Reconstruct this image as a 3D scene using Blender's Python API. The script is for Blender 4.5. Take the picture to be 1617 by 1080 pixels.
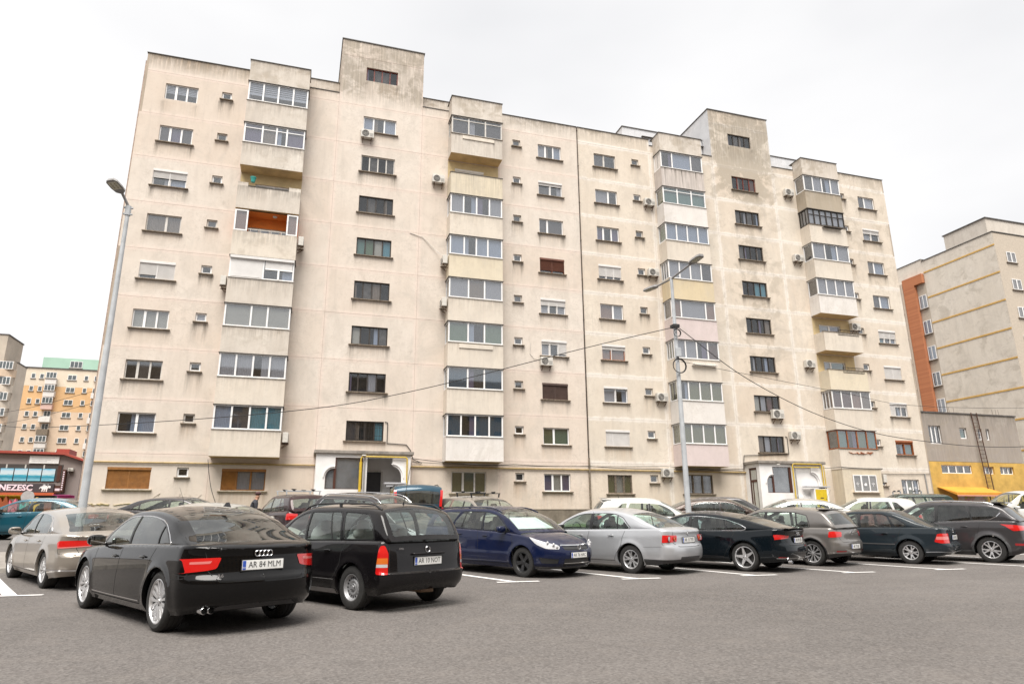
import bpy, bmesh, math, random
import numpy as np
from mathutils import Vector, Matrix
from mathutils.geometry import delaunay_2d_cdt
random.seed(7)
rad = math.radians
SC = bpy.context.scene
COL = SC.collection
for o_ in list(bpy.data.objects): bpy.data.objects.remove(o_)

# ------------------------------------------------------------------ camera
CAM_H = 1.20
YAW, PITCH, ROLL = 1.26832400, 0.26575261, -0.00785572
cam_data = bpy.data.cameras.new('camera')
cam_data.sensor_width = 36.0
cam_data.lens = 1070.96 / 1617 * 36.0
cam_data.clip_start = 0.05
cam_data.clip_end = 3000
camera = bpy.data.objects.new('camera', cam_data)
COL.objects.link(camera)
_f = Vector((math.cos(YAW) * math.cos(PITCH), math.sin(YAW) * math.cos(PITCH), math.sin(PITCH)))
_r = Vector((math.sin(YAW), -math.cos(YAW), 0.0))
_u = _r.cross(_f)
_r2 = math.cos(ROLL) * _r + math.sin(ROLL) * _u
_u2 = -math.sin(ROLL) * _r + math.cos(ROLL) * _u
M_ = Matrix(((_r2.x, _u2.x, -_f.x, 0), (_r2.y, _u2.y, -_f.y, 0), (_r2.z, _u2.z, -_f.z, CAM_H), (0, 0, 0, 1)))
camera.matrix_world = M_
SC.camera = camera

# ------------------------------------------------------------------ sky, sun, exposure
SUN_EL, SUN_AZ = rad(62), rad(204)      # azimuth measured from +Y clockwise
world = bpy.data.worlds.new('World'); SC.world = world
world.use_nodes = True
wn, wl = world.node_tree.nodes, world.node_tree.links
wn.clear()
w_out = wn.new('ShaderNodeOutputWorld'); w_bg = wn.new('ShaderNodeBackground')
sky = wn.new('ShaderNodeTexSky'); sky.sky_type = 'NISHITA'; sky.sun_disc = False
sky.sun_elevation = SUN_EL; sky.sun_rotation = SUN_AZ; sky.dust_density = 3.0; sky.air_density = 1.0
hsv = wn.new('ShaderNodeHueSaturation'); hsv.inputs['Saturation'].default_value = 0.12
tc = wn.new('ShaderNodeTexCoord')
mp = wn.new('ShaderNodeMapping'); mp.inputs['Scale'].default_value = (1, 1, 2.6)
nz = wn.new('ShaderNodeTexNoise'); nz.inputs['Scale'].default_value = 1.6; nz.inputs['Detail'].default_value = 4; nz.inputs['Roughness'].default_value = 0.45
cr = wn.new('ShaderNodeValToRGB')
cr.color_ramp.elements[0].position = 0.32; cr.color_ramp.elements[0].color = (6.0, 6.02, 6.15, 1)
cr.color_ramp.elements[1].position = 0.62; cr.color_ramp.elements[1].color = (7.4, 7.35, 7.35, 1)
mx = wn.new('ShaderNodeMix'); mx.data_type = 'RGBA'; mx.inputs[0].default_value = 0.9
wl.new(sky.outputs[0], hsv.inputs['Color'])
wl.new(tc.outputs['Generated'], mp.inputs[0]); wl.new(mp.outputs[0], nz.inputs['Vector'])
wl.new(nz.outputs['Fac'], cr.inputs[0])
wl.new(hsv.outputs[0], mx.inputs[6]); wl.new(cr.outputs[0], mx.inputs[7])
wl.new(mx.outputs[2], w_bg.inputs['Color'])
w_bg.inputs['Strength'].default_value = 0.08
wl.new(w_bg.outputs[0], w_out.inputs['Surface'])
sun_d = bpy.data.lights.new('sun', 'SUN'); sun_d.energy = 3.2; sun_d.angle = rad(40); sun_d.color = (1.0, 0.96, 0.9)
sun = bpy.data.objects.new('sun', sun_d); COL.objects.link(sun)
sdir = Vector((math.sin(SUN_AZ) * math.cos(SUN_EL), math.cos(SUN_AZ) * math.cos(SUN_EL), math.sin(SUN_EL)))
sun.rotation_euler = sdir.to_track_quat('Z', 'Y').to_euler()
SC.view_settings.view_transform = 'Standard'
SC.view_settings.look = 'None'
SC.view_settings.exposure = 0.95
SC.view_settings.gamma = 1.0
SC.view_settings.use_curve_mapping = False
SC.render.engine = 'CYCLES'
SC.cycles.max_bounces = 8
SC.cycles.transparent_max_bounces = 12
SC.cycles.caustics_reflective = False
SC.cycles.caustics_refractive = False

# ------------------------------------------------------------------ node helpers
class NT:
    def __init__(s, name):
        s.m = bpy.data.materials.new(name); s.m.use_nodes = True
        s.n, s.l = s.m.node_tree.nodes, s.m.node_tree.links
        s.n.clear()
        s.out = s.n.new('ShaderNodeOutputMaterial')
    def new(s, t, **kw):
        n = s.n.new(t)
        for k, v in kw.items():
            if k.startswith('i_'):
                key = k[2:].replace('_', ' ')
                n.inputs[key].default_value = v
            else: setattr(n, k, v)
        return n
    def link(s, a, b): s.l.new(a, b)
    def coord(s, kind='Object'):
        return s.new('ShaderNodeTexCoord').outputs[kind]
    def pos(s):
        return s.new('ShaderNodeNewGeometry').outputs['Position']
    def mapping(s, vec, scale=(1, 1, 1), loc=(0, 0, 0), rot=(0, 0, 0)):
        n = s.new('ShaderNodeMapping'); s.link(vec, n.inputs[0])
        n.inputs['Scale'].default_value = scale; n.inputs['Location'].default_value = loc; n.inputs['Rotation'].default_value = rot
        return n.outputs[0]
    def noise(s, vec, scale, detail=4, rough=0.55, dist=0.0):
        n = s.new('ShaderNodeTexNoise'); s.link(vec, n.inputs['Vector'])
        n.inputs['Scale'].default_value = scale; n.inputs['Detail'].default_value = detail
        n.inputs['Roughness'].default_value = rough; n.inputs['Distortion'].default_value = dist
        return n.outputs['Fac']
    def ramp(s, fac, a, b, ca=(0, 0, 0, 1), cb=(1, 1, 1, 1)):
        n = s.new('ShaderNodeValToRGB'); s.link(fac, n.inputs[0])
        e = n.color_ramp.elements; e[0].position = a; e[1].position = b; e[0].color = ca; e[1].color = cb
        return n.outputs[0]
    def mix(s, fac, a, b, mode='MIX'):
        n = s.new('ShaderNodeMix', data_type='RGBA', blend_type=mode)
        for i, v in ((0, fac), (6, a), (7, b)):
            if hasattr(v, 'is_linked') or isinstance(v, bpy.types.NodeSocket): s.link(v, n.inputs[i])
            else: n.inputs[i].default_value = v if i == 0 else (tuple(v) + (1,))[:4]
        return n.outputs[2]
    def math(s, op, a, b=None, c=None, clamp=False):
        n = s.new('ShaderNodeMath', operation=op, use_clamp=clamp)
        for i, v in enumerate((a, b, c)):
            if v is None: continue
            if isinstance(v, bpy.types.NodeSocket): s.link(v, n.inputs[i])
            else: n.inputs[i].default_value = v
        return n.outputs[0]
    def bsdf(s, color=None, rough=0.6, metallic=0.0, spec=0.5, coat=0.0, coat_rough=0.03, normal=None):
        b = s.new('ShaderNodeBsdfPrincipled')
        for key, v in (('Base Color', color), ('Roughness', rough), ('Metallic', metallic), ('Specular IOR Level', spec), ('Coat Weight', coat), ('Coat Roughness', coat_rough)):
            if v is None: continue
            if isinstance(v, bpy.types.NodeSocket): s.link(v, b.inputs[key])
            else: b.inputs[key].default_value = (tuple(v) + (1,))[:4] if key == 'Base Color' else v
        if normal is not None: s.link(normal, b.inputs['Normal'])
        s.link(b.outputs[0], s.out.inputs['Surface'])
        return b
    def bump(s, height, strength=0.3, dist=0.01):
        n = s.new('ShaderNodeBump'); n.inputs['Strength'].default_value = strength; n.inputs['Distance'].default_value = dist
        s.link(height, n.inputs['Height'])
        return n.outputs[0]

MATS = {}
def simple_mat(name, color, rough=0.6, metallic=0.0, var=0.06, scale=6.0, spec=0.5, bump=0.0):
    """small procedural material: base colour with soft uneven noise"""
    if name in MATS: return MATS[name]
    t = NT(name); p = t.coord('Object')
    n = t.noise(p, scale, 5, 0.6)
    dark = tuple(c * (1 - var * 2.2) for c in color); lite = tuple(min(1, c * (1 + var)) for c in color)
    c = t.mix(t.ramp(n, 0.3, 0.7), dark, lite)
    nr = t.bump(t.noise(p, scale * 9, 3), bump, 0.01) if bump else None
    t.bsdf(c, rough, metallic, spec, normal=nr)
    MATS[name] = t.m
    return t.m

# ------------------------------------------------------------------ object helpers
def link_mesh(name, verts, faces, mat=None, parent=None, smooth=False, autosmooth=None, mats=None, midx=None):
    me = bpy.data.meshes.new(name)
    me.from_pydata([tuple(v) for v in verts], [], [tuple(f) for f in faces])
    if mats:
        for m in mats: me.materials.append(m)
        if midx is not None: me.polygons.foreach_set('material_index', midx)
    elif mat: me.materials.append(mat)
    if smooth:
        me.polygons.foreach_set('use_smooth', [True] * len(me.polygons))
        if autosmooth is not None:
            try: me.set_sharp_from_angle(angle=rad(autosmooth))
            except Exception: pass
    me.update()
    o = bpy.data.objects.new(name, me); COL.objects.link(o)
    if parent is not None: o.parent = parent
    return o

def tag(o, label=None, cat=None, group=None, kind=None):
    if label: o['label'] = label
    if cat: o['category'] = cat
    if group: o['group'] = group
    if kind: o['kind'] = kind
    return o

def empty(name, loc=(0, 0, 0), rz=0.0, label=None, cat=None, group=None):
    o = bpy.data.objects.new(name, None); COL.objects.link(o)
    o.location = loc; o.rotation_euler = (0, 0, rz); o.empty_display_size = 0.2
    tag(o, label, cat, group)
    return o

def copy_tree(o, parent=None):
    c = o.copy(); COL.objects.link(c); c.parent = parent
    for ch in o.children: copy_tree(ch, c)
    return c

class MB:
    """collects simple solids into one mesh"""
    def __init__(s): s.v = []; s.f = []
    def add(s, vs, fs):
        b = len(s.v); s.v += [tuple(v) for v in vs]; s.f += [tuple(i + b for i in f) for f in fs]; return s
    def box(s, x0, x1, y0, y1, z0, z1):
        vs = [(x, y, z) for x in (x0, x1) for y in (y0, y1) for z in (z0, z1)]
        return s.add(vs, [(0, 1, 3, 2), (4, 6, 7, 5), (0, 4, 5, 1), (2, 3, 7, 6), (0, 2, 6, 4), (1, 5, 7, 3)])
    def obox(s, c, ax, ay, az):
        """oriented box, centre + half axis vectors"""
        c = Vector(c); ax, ay, az = Vector(ax), Vector(ay), Vector(az)
        vs = [c + i * ax + j * ay + k * az for i in (-1, 1) for j in (-1, 1) for k in (-1, 1)]
        return s.add(vs, [(0, 1, 3, 2), (4, 6, 7, 5), (0, 4, 5, 1), (2, 3, 7, 6), (0, 2, 6, 4), (1, 5, 7, 3)])
    def bar(s, a, b, w, h, up=(0, 0, 1)):
        a, b = Vector(a), Vector(b); d = (b - a); L = d.length
        if L < 1e-6: return s
        d /= L; up = Vector(up)
        sd = d.cross(up)
        if sd.length < 1e-4: sd = d.cross(Vector((1, 0, 0)))
        sd.normalize(); u2 = sd.cross(d)
        return s.obox((a + b) / 2, d * L / 2, sd * w / 2, u2 * h / 2)
    def tube(s, pts, r, n=8, caps=True, r2=None):
        pts = [Vector(p) for p in pts]
        rings = []
        prev = None
        for i, p in enumerate(pts):
            if i == 0: d = pts[1] - pts[0]
            elif i == len(pts) - 1: d = pts[-1] - pts[-2]
            else: d = (pts[i + 1] - p).normalized() + (p - pts[i - 1]).normalized()
            d.normalize()
            if prev is None:
                a = Vector((0, 0, 1)) if abs(d.z) < 0.9 else Vector((1, 0, 0))
                e1 = d.cross(a).normalized()
            else:
                e1 = (prev - d * prev.dot(d))
                e1 = e1.normalized() if e1.length > 1e-6 else d.orthogonal().normalized()
            prev = e1; e2 = d.cross(e1)
            rr = r if r2 is None else r + (r2 - r) * i / (len(pts) - 1)
            rings.append([p + (e1 * math.cos(2 * math.pi * k / n) + e2 * math.sin(2 * math.pi * k / n)) * rr for k in range(n)])
        vs = [v for rg in rings for v in rg]; fs = []
        for i in range(len(rings) - 1):
            for k in range(n):
                a = i * n + k; b = i * n + (k + 1) % n
                fs.append((a, b, b + n, a + n))
        if caps: fs += [tuple(range(n - 1, -1, -1)), tuple((len(rings) - 1) * n + k for k in range(n))]
        return s.add(vs, fs)
    def lathe(s, prof, n=24, axis='y', c=(0, 0, 0), closed=False):
        """prof: list of (radius, along)"""
        vs = []; fs = []; m = len(prof)
        for k in range(n):
            a = 2 * math.pi * k / n; ca, sa = math.cos(a), math.sin(a)
            for r, t in prof:
                if axis == 'y': vs.append((c[0] + r * ca, c[1] + t, c[2] + r * sa))
                elif axis == 'z': vs.append((c[0] + r * ca, c[1] + r * sa, c[2] + t))
                else: vs.append((c[0] + t, c[1] + r * ca, c[2] + r * sa))
        for k in range(n):
            k2 = (k + 1) % n
            for j in range(m - 1 if not closed else m):
                j2 = (j + 1) % m
                fs.append((k * m + j, k2 * m + j, k2 * m + j2, k * m + j2))
        return s.add(vs, fs)
    def prism(s, poly, a, b, axis='y'):
        """poly 2D extruded from a to b along axis"""
        n = len(poly); vs = []
        for t in (a, b):
            for p, q in poly:
                vs.append((p, t, q) if axis == 'y' else ((p, q, t) if axis == 'z' else (t, p, q)))
        fs = [tuple(range(n)), tuple(range(2 * n - 1, n - 1, -1))]
        for i in range(n): fs.append((i, (i + 1) % n, n + (i + 1) % n, n + i))
        return s.add(vs, fs)
    def build(s, name, mat, parent=None, smooth=False, autosmooth=35, bevel=0.0):
        o = link_mesh(name, s.v, s.f, mat, parent)
        bm = bmesh.new(); bm.from_mesh(o.data)
        bmesh.ops.recalc_face_normals(bm, faces=bm.faces)
        if bevel: bmesh.ops.bevel(bm, geom=bm.edges[:], offset=bevel, segments=1 if bevel < 0.012 else 2, affect='EDGES', profile=0.6)
        bm.to_mesh(o.data); bm.free()
        if smooth or (bevel and smooth is not None and smooth):
            o.data.polygons.foreach_set('use_smooth', [True] * len(o.data.polygons))
            try: o.data.set_sharp_from_angle(angle=rad(autosmooth))
            except Exception: pass
        return o

FONT_CACHE = {}
def text_mesh(name, body, size, mat, parent, matrix, extrude=0.002, sx=1.0, bold=0.0, align='CENTER'):
    key = (body, size, extrude, sx, bold, align)
    if key not in FONT_CACHE:
        cu = bpy.data.curves.new('txt', 'FONT'); cu.body = body; cu.size = size; cu.extrude = extrude; cu.offset = bold
        cu.align_x = align; cu.align_y = 'CENTER'; cu.resolution_u = 2
        ob = bpy.data.objects.new('txt', cu); COL.objects.link(ob)
        dg = bpy.context.evaluated_depsgraph_get()
        me = bpy.data.meshes.new_from_object(ob.evaluated_get(dg))
        bpy.data.objects.remove(ob); 
        me.transform(Matrix.Diagonal((sx, 1, 1, 1)))
        FONT_CACHE[key] = me
    me = FONT_CACHE[key].copy(); me.name = name; me.materials.clear(); me.materials.append(mat)
    me.transform(matrix)
    o = bpy.data.objects.new(name, me); COL.objects.link(o)
    if parent is not None: o.parent = parent
    return o
# ------------------------------------------------------------------ shared materials
def paint_mat(name, color, metallic=0.0, rough=0.35, dust=0.15, flake=0.0):
    if name in MATS: return MATS[name]
    t = NT(name); p = t.coord('Object')
    n = t.noise(p, 1.7, 5, 0.6)
    base = t.mix(t.ramp(n, 0.35, 0.75), color, tuple(c * 0.9 for c in color))
    # dust: road film low on the flanks and settled on upward faces
    geo = t.new('ShaderNodeNewGeometry'); sep = t.new('ShaderNodeSeparateXYZ'); t.link(geo.outputs['Normal'], sep.inputs[0])
    up = t.math('MULTIPLY', t.math('MAXIMUM', sep.outputs[2], 0.0), t.ramp(t.noise(p, 3.5, 6, 0.7), 0.25, 0.75))
    sp = t.new('ShaderNodeSeparateXYZ'); t.link(p, sp.inputs[0])
    low = t.math('SUBTRACT', 1.0, t.math('MULTIPLY', sp.outputs[2], 1.9), clamp=True)
    low = t.math('MULTIPLY', low, t.ramp(t.noise(p, 7, 5, 0.7), 0.3, 0.7))
    d = t.math('MULTIPLY', t.math('ADD', t.math('MULTIPLY', up, 0.9), t.math('MULTIPLY', low, 0.8)), dust, clamp=True)
    c = t.mix(d, base, (0.34, 0.30, 0.25))
    r = t.math('ADD', t.math('MULTIPLY', d, 0.6), rough, clamp=True)
    b = t.bsdf(c, r, metallic, 0.25 if max(color) > 0.1 else 0.02, coat=1.0)
    cw = t.math('SUBTRACT', 1.0, t.math('MULTIPLY', d, 1.4), clamp=True)
    t.link(cw, b.inputs['Coat Weight'])
    b.inputs['Coat Roughness'].default_value = 0.02
    b.inputs['Coat IOR'].default_value = 1.5 if max(color) > 0.1 else 1.38
    MATS[name] = t.m
    return t.m

def thin_glass(name, tint=(0.62, 0.72, 0.68), refl_rough=0.02, ior=1.5, dirt=0.06, base=0.075):
    if name in MATS: return MATS[name]
    t = NT(name)
    tr = t.new('ShaderNodeBsdfTransparent'); tr.inputs[0].default_value = tint + (1,)
    gl = t.new('ShaderNodeBsdfGlossy'); gl.inputs['Roughness'].default_value = refl_rough; gl.inputs[0].default_value = (0.95, 0.97, 0.97, 1)
    lw = t.new('ShaderNodeLayerWeight'); lw.inputs[0].default_value = 0.5
    f = t.math('MULTIPLY', t.math('POWER', lw.outputs['Facing'], 4.0), 0.9)
    f = t.math('ADD', f, base, clamp=True)
    ms = t.new('ShaderNodeMixShader'); t.link(f, ms.inputs[0]); t.link(tr.outputs[0], ms.inputs[1]); t.link(gl.outputs[0], ms.inputs[2])
    df = t.new('ShaderNodeBsdfDiffuse'); df.inputs[0].default_value = (0.45, 0.44, 0.4, 1)
    dn = t.ramp(t.noise(t.coord('Object'), 5, 5, 0.7), 0.35, 0.8, (0, 0, 0, 1), (dirt * 2,) * 3 + (1,))
    m2 = t.new('ShaderNodeMixShader'); t.link(dn, m2.inputs[0]); t.link(ms.outputs[0], m2.inputs[1]); t.link(df.outputs[0], m2.inputs[2])
    t.link(m2.outputs[0], t.out.inputs['Surface'])
    MATS[name] = t.m
    return t.m

def lens_mat(name, color, rough=0.12):
    if name in MATS: return MATS[name]
    t = NT(name); p = t.coord('Object')
    w = t.new('ShaderNodeTexWave'); t.link(p, w.inputs['Vector']); w.inputs['Scale'].default_value = 22; w.bands_direction = 'DIAGONAL'
    c = t.mix(t.math('MULTIPLY', w.outputs['Fac'], 0.35), color, tuple(min(1, k * 1.9 + 0.01) for k in color))
    b = t.bsdf(c, rough, 0, 0.5, coat=1.0)
    MATS[name] = t.m
    return t.m

GLASS = thin_glass('car_glass', (0.78, 0.88, 0.84))
GLASS_DARK = thin_glass('privacy_glass', (0.10, 0.105, 0.11), dirt=0.04)
GLASS_MID = thin_glass('tinted_glass', (0.46, 0.51, 0.50))
TYRE = simple_mat('tyre_rubber', (0.028, 0.027, 0.026), 0.8, var=0.15, scale=14)
ALLOY = simple_mat('alloy', (0.72, 0.72, 0.73), 0.30, 0.7, var=0.06)
ALLOY_DK = simple_mat('black_alloy', (0.03, 0.03, 0.032), 0.4, 0.3)
STEEL_RIM = simple_mat('steel_wheel', (0.36, 0.36, 0.37), 0.5, 0.5)
TRIM = simple_mat('black_trim', (0.02, 0.02, 0.021), 0.45)
PLASTIC = simple_mat('grey_plastic', (0.06, 0.06, 0.062), 0.65, scale=20)
CHROME = simple_mat('chrome', (0.75, 0.75, 0.76), 0.15, 1.0, var=0.03)
SEAM = simple_mat('panel_gap', (0.008, 0.008, 0.008), 0.8)
UNDER = simple_mat('underbody', (0.012, 0.012, 0.012), 0.9)
INTERIOR = simple_mat('dark_interior', (0.05, 0.048, 0.046), 0.85)
INTERIOR_LT = simple_mat('light_interior', (0.50, 0.50, 0.48), 0.85)
RED_LENS = lens_mat('red_lens', (0.46, 0.008, 0.007))
RED_DARK = lens_mat('dark_red_lens', (0.22, 0.006, 0.008))
AMBER_LENS = lens_mat('amber_lens', (0.52, 0.12, 0.015))
CLEAR_LENS = lens_mat('clear_lens', (0.40, 0.40, 0.41), 0.15)
PLATE_W = simple_mat('plate_white', (0.78, 0.78, 0.76), 0.4, var=0.03)
PLATE_B = simple_mat('plate_blue', (0.03, 0.09, 0.45), 0.4)
PLATE_K = simple_mat('plate_black', (0.01, 0.01, 0.01), 0.5)
MIRROR = simple_mat('mirror_glass', (0.8, 0.82, 0.83), 0.03, 1.0, var=0.01)
PAPER = simple_mat('sunshade_foil', (0.75, 0.76, 0.78), 0.5)
# ------------------------------------------------------------------ car builder
class Crv:
    """monotone-friendly smooth curve y(x) through points"""
    def __init__(s, pts, lin=False):
        pts = sorted(pts); x = np.array([p[0] for p in pts], float); y = np.array([p[1] for p in pts], float)
        if lin or len(x) < 3: s.x, s.y = x, y; return
        h = np.diff(x); d = np.diff(y) / h; m = np.zeros_like(y)
        m[0], m[-1] = d[0], d[-1]
        for i in range(1, len(x) - 1):
            if d[i - 1] * d[i] <= 0: m[i] = 0
            else:
                w1 = 2 * h[i] + h[i - 1]; w2 = h[i] + 2 * h[i - 1]
                m[i] = (w1 + w2) / (w1 / d[i - 1] + w2 / d[i])
        X = []; Y = []
        for i in range(len(h)):
            t = np.linspace(0, 1, 17)[:-1]
            X.append(x[i] + t * h[i])
            Y.append((2*t**3-3*t**2+1)*y[i] + (t**3-2*t**2+t)*h[i]*m[i] + (-2*t**3+3*t**2)*y[i+1] + (t**3-t**2)*h[i]*m[i+1])
        s.x = np.append(np.concatenate(X), x[-1]); s.y = np.append(np.concatenate(Y), y[-1])
    def __call__(s, x): return np.interp(x, s.x, s.y)

def smooth01(a): a = np.clip(a, 0, 1); return a * a * (3 - 2 * a)

def round_poly(pts, r, n=4):
    """round the corners of a closed polygon; r number or list"""
    out = []; N = len(pts)
    for i, p in enumerate(pts):
        rr = r[i] if isinstance(r, (list, tuple)) else r
        a = Vector(pts[i - 1][:2]); b = Vector(p[:2]); c = Vector(pts[(i + 1) % N][:2])
        d1 = a - b; d2 = c - b
        q = min(rr, d1.length * 0.45, d2.length * 0.45)
        if q < 1e-4: out.append(tuple(b)); continue
        p1 = b + d1.normalized() * q; p2 = b + d2.normalized() * q
        for k in range(n + 1):
            t = k / n
            v = p1 * (1 - t) ** 2 + b * 2 * t * (1 - t) + p2 * t * t
            out.append(tuple(v))
    return out

def subdiv_poly(pts, step, closed=True):
    out = []; N = len(pts)
    for i in range(N if closed else N - 1):
        a = Vector(pts[i]); b = Vector(pts[(i + 1) % N]); n = max(1, int(math.ceil((b - a).length / step)))
        for k in range(n): out.append(tuple(a + (b - a) * k / n))
    if not closed: out.append(tuple(pts[-1]))
    return out

def in_poly(P, poly):
    """vectorised point in polygon; P (n,2)"""
    x, y = P[:, 0], P[:, 1]; inside = np.zeros(len(P), bool); n = len(poly)
    for i in range(n):
        x1, y1 = poly[i]; x2, y2 = poly[(i + 1) % n]
        c = ((y1 > y) != (y2 > y))
        if not c.any(): continue
        xi = (x2 - x1) * (y - y1) / ((y2 - y1) if y2 != y1 else 1e-12) + x1
        inside ^= c & (x < xi)
    return inside

def cdt(outline, regions, grid):
    """triangulate outline with region polygons as constraints. returns pts(n,2), tris(m,3), region id per tri (-1 body, -2 outside)"""
    V = []; E = []; key = {}
    def vid(p):
        k = (round(p[0], 5), round(p[1], 5))
        if k not in key: key[k] = len(V); V.append(Vector((float(p[0]), float(p[1]))))
        return key[k]
    for poly in [outline] + regions:
        ids = [vid(p) for p in poly]
        for i in range(len(ids)):
            if ids[i] != ids[(i + 1) % len(ids)]: E.append((ids[i], ids[(i + 1) % len(ids)]))
    for p in grid: vid(p)
    r = delaunay_2d_cdt(V, E, [], 0, 1e-6, False)
    pts = np.array([(v.x, v.y) for v in r[0]]); tris = np.array([f for f in r[2] if len(f) == 3])
    cen = pts[tris].mean(1)
    rid = np.where(in_poly(cen, outline), -1, -2)
    for i, poly in enumerate(regions):
        rid[in_poly(cen, poly) & (rid > -2)] = i
    return pts, tris, rid

class Car:
    def __init__(c, s):
        c.s = s
        g = s.get
        c.L = s['L']; c.W = s['W']; c.wb = s['wb']; c.R = g('R', 0.32)
        c.XF = c.wb / 2 + s['fo']; c.XR = -(c.L - c.XF)
        c.wx = (c.wb / 2, -c.wb / 2)
        c.cf, c.cr = g('cf', 0.62), g('cr', 0.40)
        c.nf, c.nr = g('nf', 2.3), g('nr', 2.8)
        c.wid = Crv([(c.XR, 0.955), (-c.wb / 2, 0.99), (0, 1.0), (c.wb / 2, 0.985), (c.XF, 0.94)])
        c.zb = Crv([(c.XR, g('zbr', 0.27)), (-c.wb / 2 - 0.45, 0.22), (-c.wb / 2 + .4, 0.19), (c.wb / 2 - .4, 0.19), (c.wb / 2 + 0.45, 0.2), (c.XF, 0.2)])
        c.zt = Crv(s['belt'])
        c.of = Crv(s['nose']); c.orr = Crv(s['tail'])
        c.crown = Crv([(c.XR, g('tcrown', 0.035)), (0, 0.05), (s['ws0'], 0.07), (c.XF - 0.25, 0.06), (c.XF, 0.03)])
        # superellipse arc tables
        def table(n, a, b):
            ph = np.linspace(0, math.pi / 2, 200)
            x = a * np.abs(np.cos(ph)) ** (2 / n); y = b * np.abs(np.sin(ph)) ** (2 / n)
            u = np.concatenate([[0], np.cumsum(np.hypot(np.diff(x), np.diff(y)))])
            return ph, u
        c.phf, c.uf = table(c.nf, c.cf, c.W / 2 * 0.96); c.Lf = c.uf[-1]
        c.phr, c.ur = table(c.nr, c.cr, c.W / 2 * 0.96); c.Lr = c.ur[-1]
        c.xs0 = c.XF - c.cf; c.xs1 = c.XR + c.cr; c.Ls = c.xs0 - c.xs1
        c.U = c.Lf + c.Ls + c.Lr
        c.zc = g('crease', 0.16)      # shoulder crease below the belt
        c.zcr = Crv(g('lowcrease', [(c.XR, 0.42), (0, 0.33), (c.XF, 0.42)]))
    def xref(c, u):
        u = np.asarray(u, float)
        phf = np.interp(u, c.uf, c.phf); phr = np.interp(c.U - u, c.ur, c.phr)
        xf = c.xs0 + c.cf * np.abs(np.cos(phf)) ** (2 / c.nf)
        xr = c.xs1 - c.cr * np.abs(np.cos(phr)) ** (2 / c.nr)
        return np.where(u < c.Lf, xf, np.where(u > c.Lf + c.Ls, xr, c.xs0 - (u - c.Lf)))
    def P(c, u, z, off=0.0):
        u = np.asarray(u, float); z = np.asarray(z, float)
        X = c.xref(u); zb = c.zb(X); zt = c.zt(X)
        # section inset
        h = z - zb
        ins = 0.055 * smooth01(1 - h / 0.13) ** 1.5
        ins = ins + 0.012 * smooth01((c.zcr(X) - z + 0.05) / 0.1)
        k = zt - z
        ins = ins + 0.030 * np.clip(1 - k / c.zc, 0, 1) ** 1.2 + c.s.get('tuck', 0.018) * np.clip(1 - k / 0.035, 0, 1) ** 2
        ins = ins + 0.010 * np.clip(1 - np.abs((z - 0.5) - 0.0) / 0.35, 0, 1) * -1
        # arch flare
        for wx in c.wx:
            r = np.hypot(X - wx, z - c.R)
            ins = ins - c.s.get('flare', 0.014) * np.exp(-((r - c.R - 0.05) / 0.055) ** 2) * (u > 0.6 * c.Lf)
        # rub strip / bumper line
        for (za, zb_, am, xa, xb) in c.s.get('strips', []):
            ins = ins - am * smooth01((z - za) / 0.012) * smooth01((zb_ - z) / 0.012) * ((X > xa) & (X < xb))
        phf = np.interp(u, c.uf, c.phf); phr = np.interp(c.U - u, c.ur, c.phr)
        w = c.W / 2
        rear = u > c.Lf + c.Ls; front = u < c.Lf
        wd = np.where(front, c.wid(c.xs0), np.where(rear, c.wid(c.xs1), c.wid(X))) * w - ins
        xf = c.xs0 + (c.cf - c.of(z) - ins) * np.abs(np.cos(phf)) ** (2 / c.nf)
        yf = wd * np.abs(np.sin(phf)) ** (2 / c.nf)
        xr = c.xs1 - (c.cr - c.orr(z) - ins) * np.abs(np.cos(phr)) ** (2 / c.nr)
        yr = wd * np.abs(np.sin(phr)) ** (2 / c.nr)
        x = np.where(front, xf, np.where(rear, xr, X)); y = np.where(front, yf, np.where(rear, yr, wd))
        out = np.stack([x, y, z + 0 * x], -1)
        if np.any(off):
            e = 2e-3
            a = c.P(np.minimum(u + e, c.U), z) - c.P(np.maximum(u - e, 0), z); b = c.P(u, z + e) - c.P(u, z - e)
            n = np.cross(b, a); n /= np.maximum(np.linalg.norm(n, axis=-1, keepdims=True), 1e-9)
            # orient outward
            sgn = np.sign((n * np.stack([x - np.clip(x, c.xs1, c.xs0), y, 0 * y], -1)).sum(-1, keepdims=True)); sgn[sgn == 0] = 1
            out = out + n * sgn * np.asarray(off)[..., None]
        return out
    # feature coordinates -> domain (u,z)
    def S(c, x, z): return (c.Lf + (c.xs0 - x), z) if c.xs1 <= x <= c.xs0 else (c._ux(x), z)
    def _ux(c, x):
        us = np.linspace(0, c.U, 600); X = c.xref(us); return float(np.interp(-x, -X, us))
    def Rr(c, y, z):
        q = min(1, abs(y) / (c.W / 2 * 0.955)); ph = math.asin(q ** (c.nr / 2)); return (float(c.U - np.interp(ph, c.phr, c.ur)), z)
    def Fr(c, y, z):
        q = min(1, abs(y) / (c.W / 2 * 0.945)); ph = math.asin(q ** (c.nf / 2)); return (float(np.interp(ph, c.phf, c.uf)), z)
    def dom(c, pts, step=0.03, closed=True):
        conv = [{'s': c.S, 'r': c.Rr, 'f': c.Fr}[p[0]](p[1], p[2]) for p in pts]
        return conv

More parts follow.
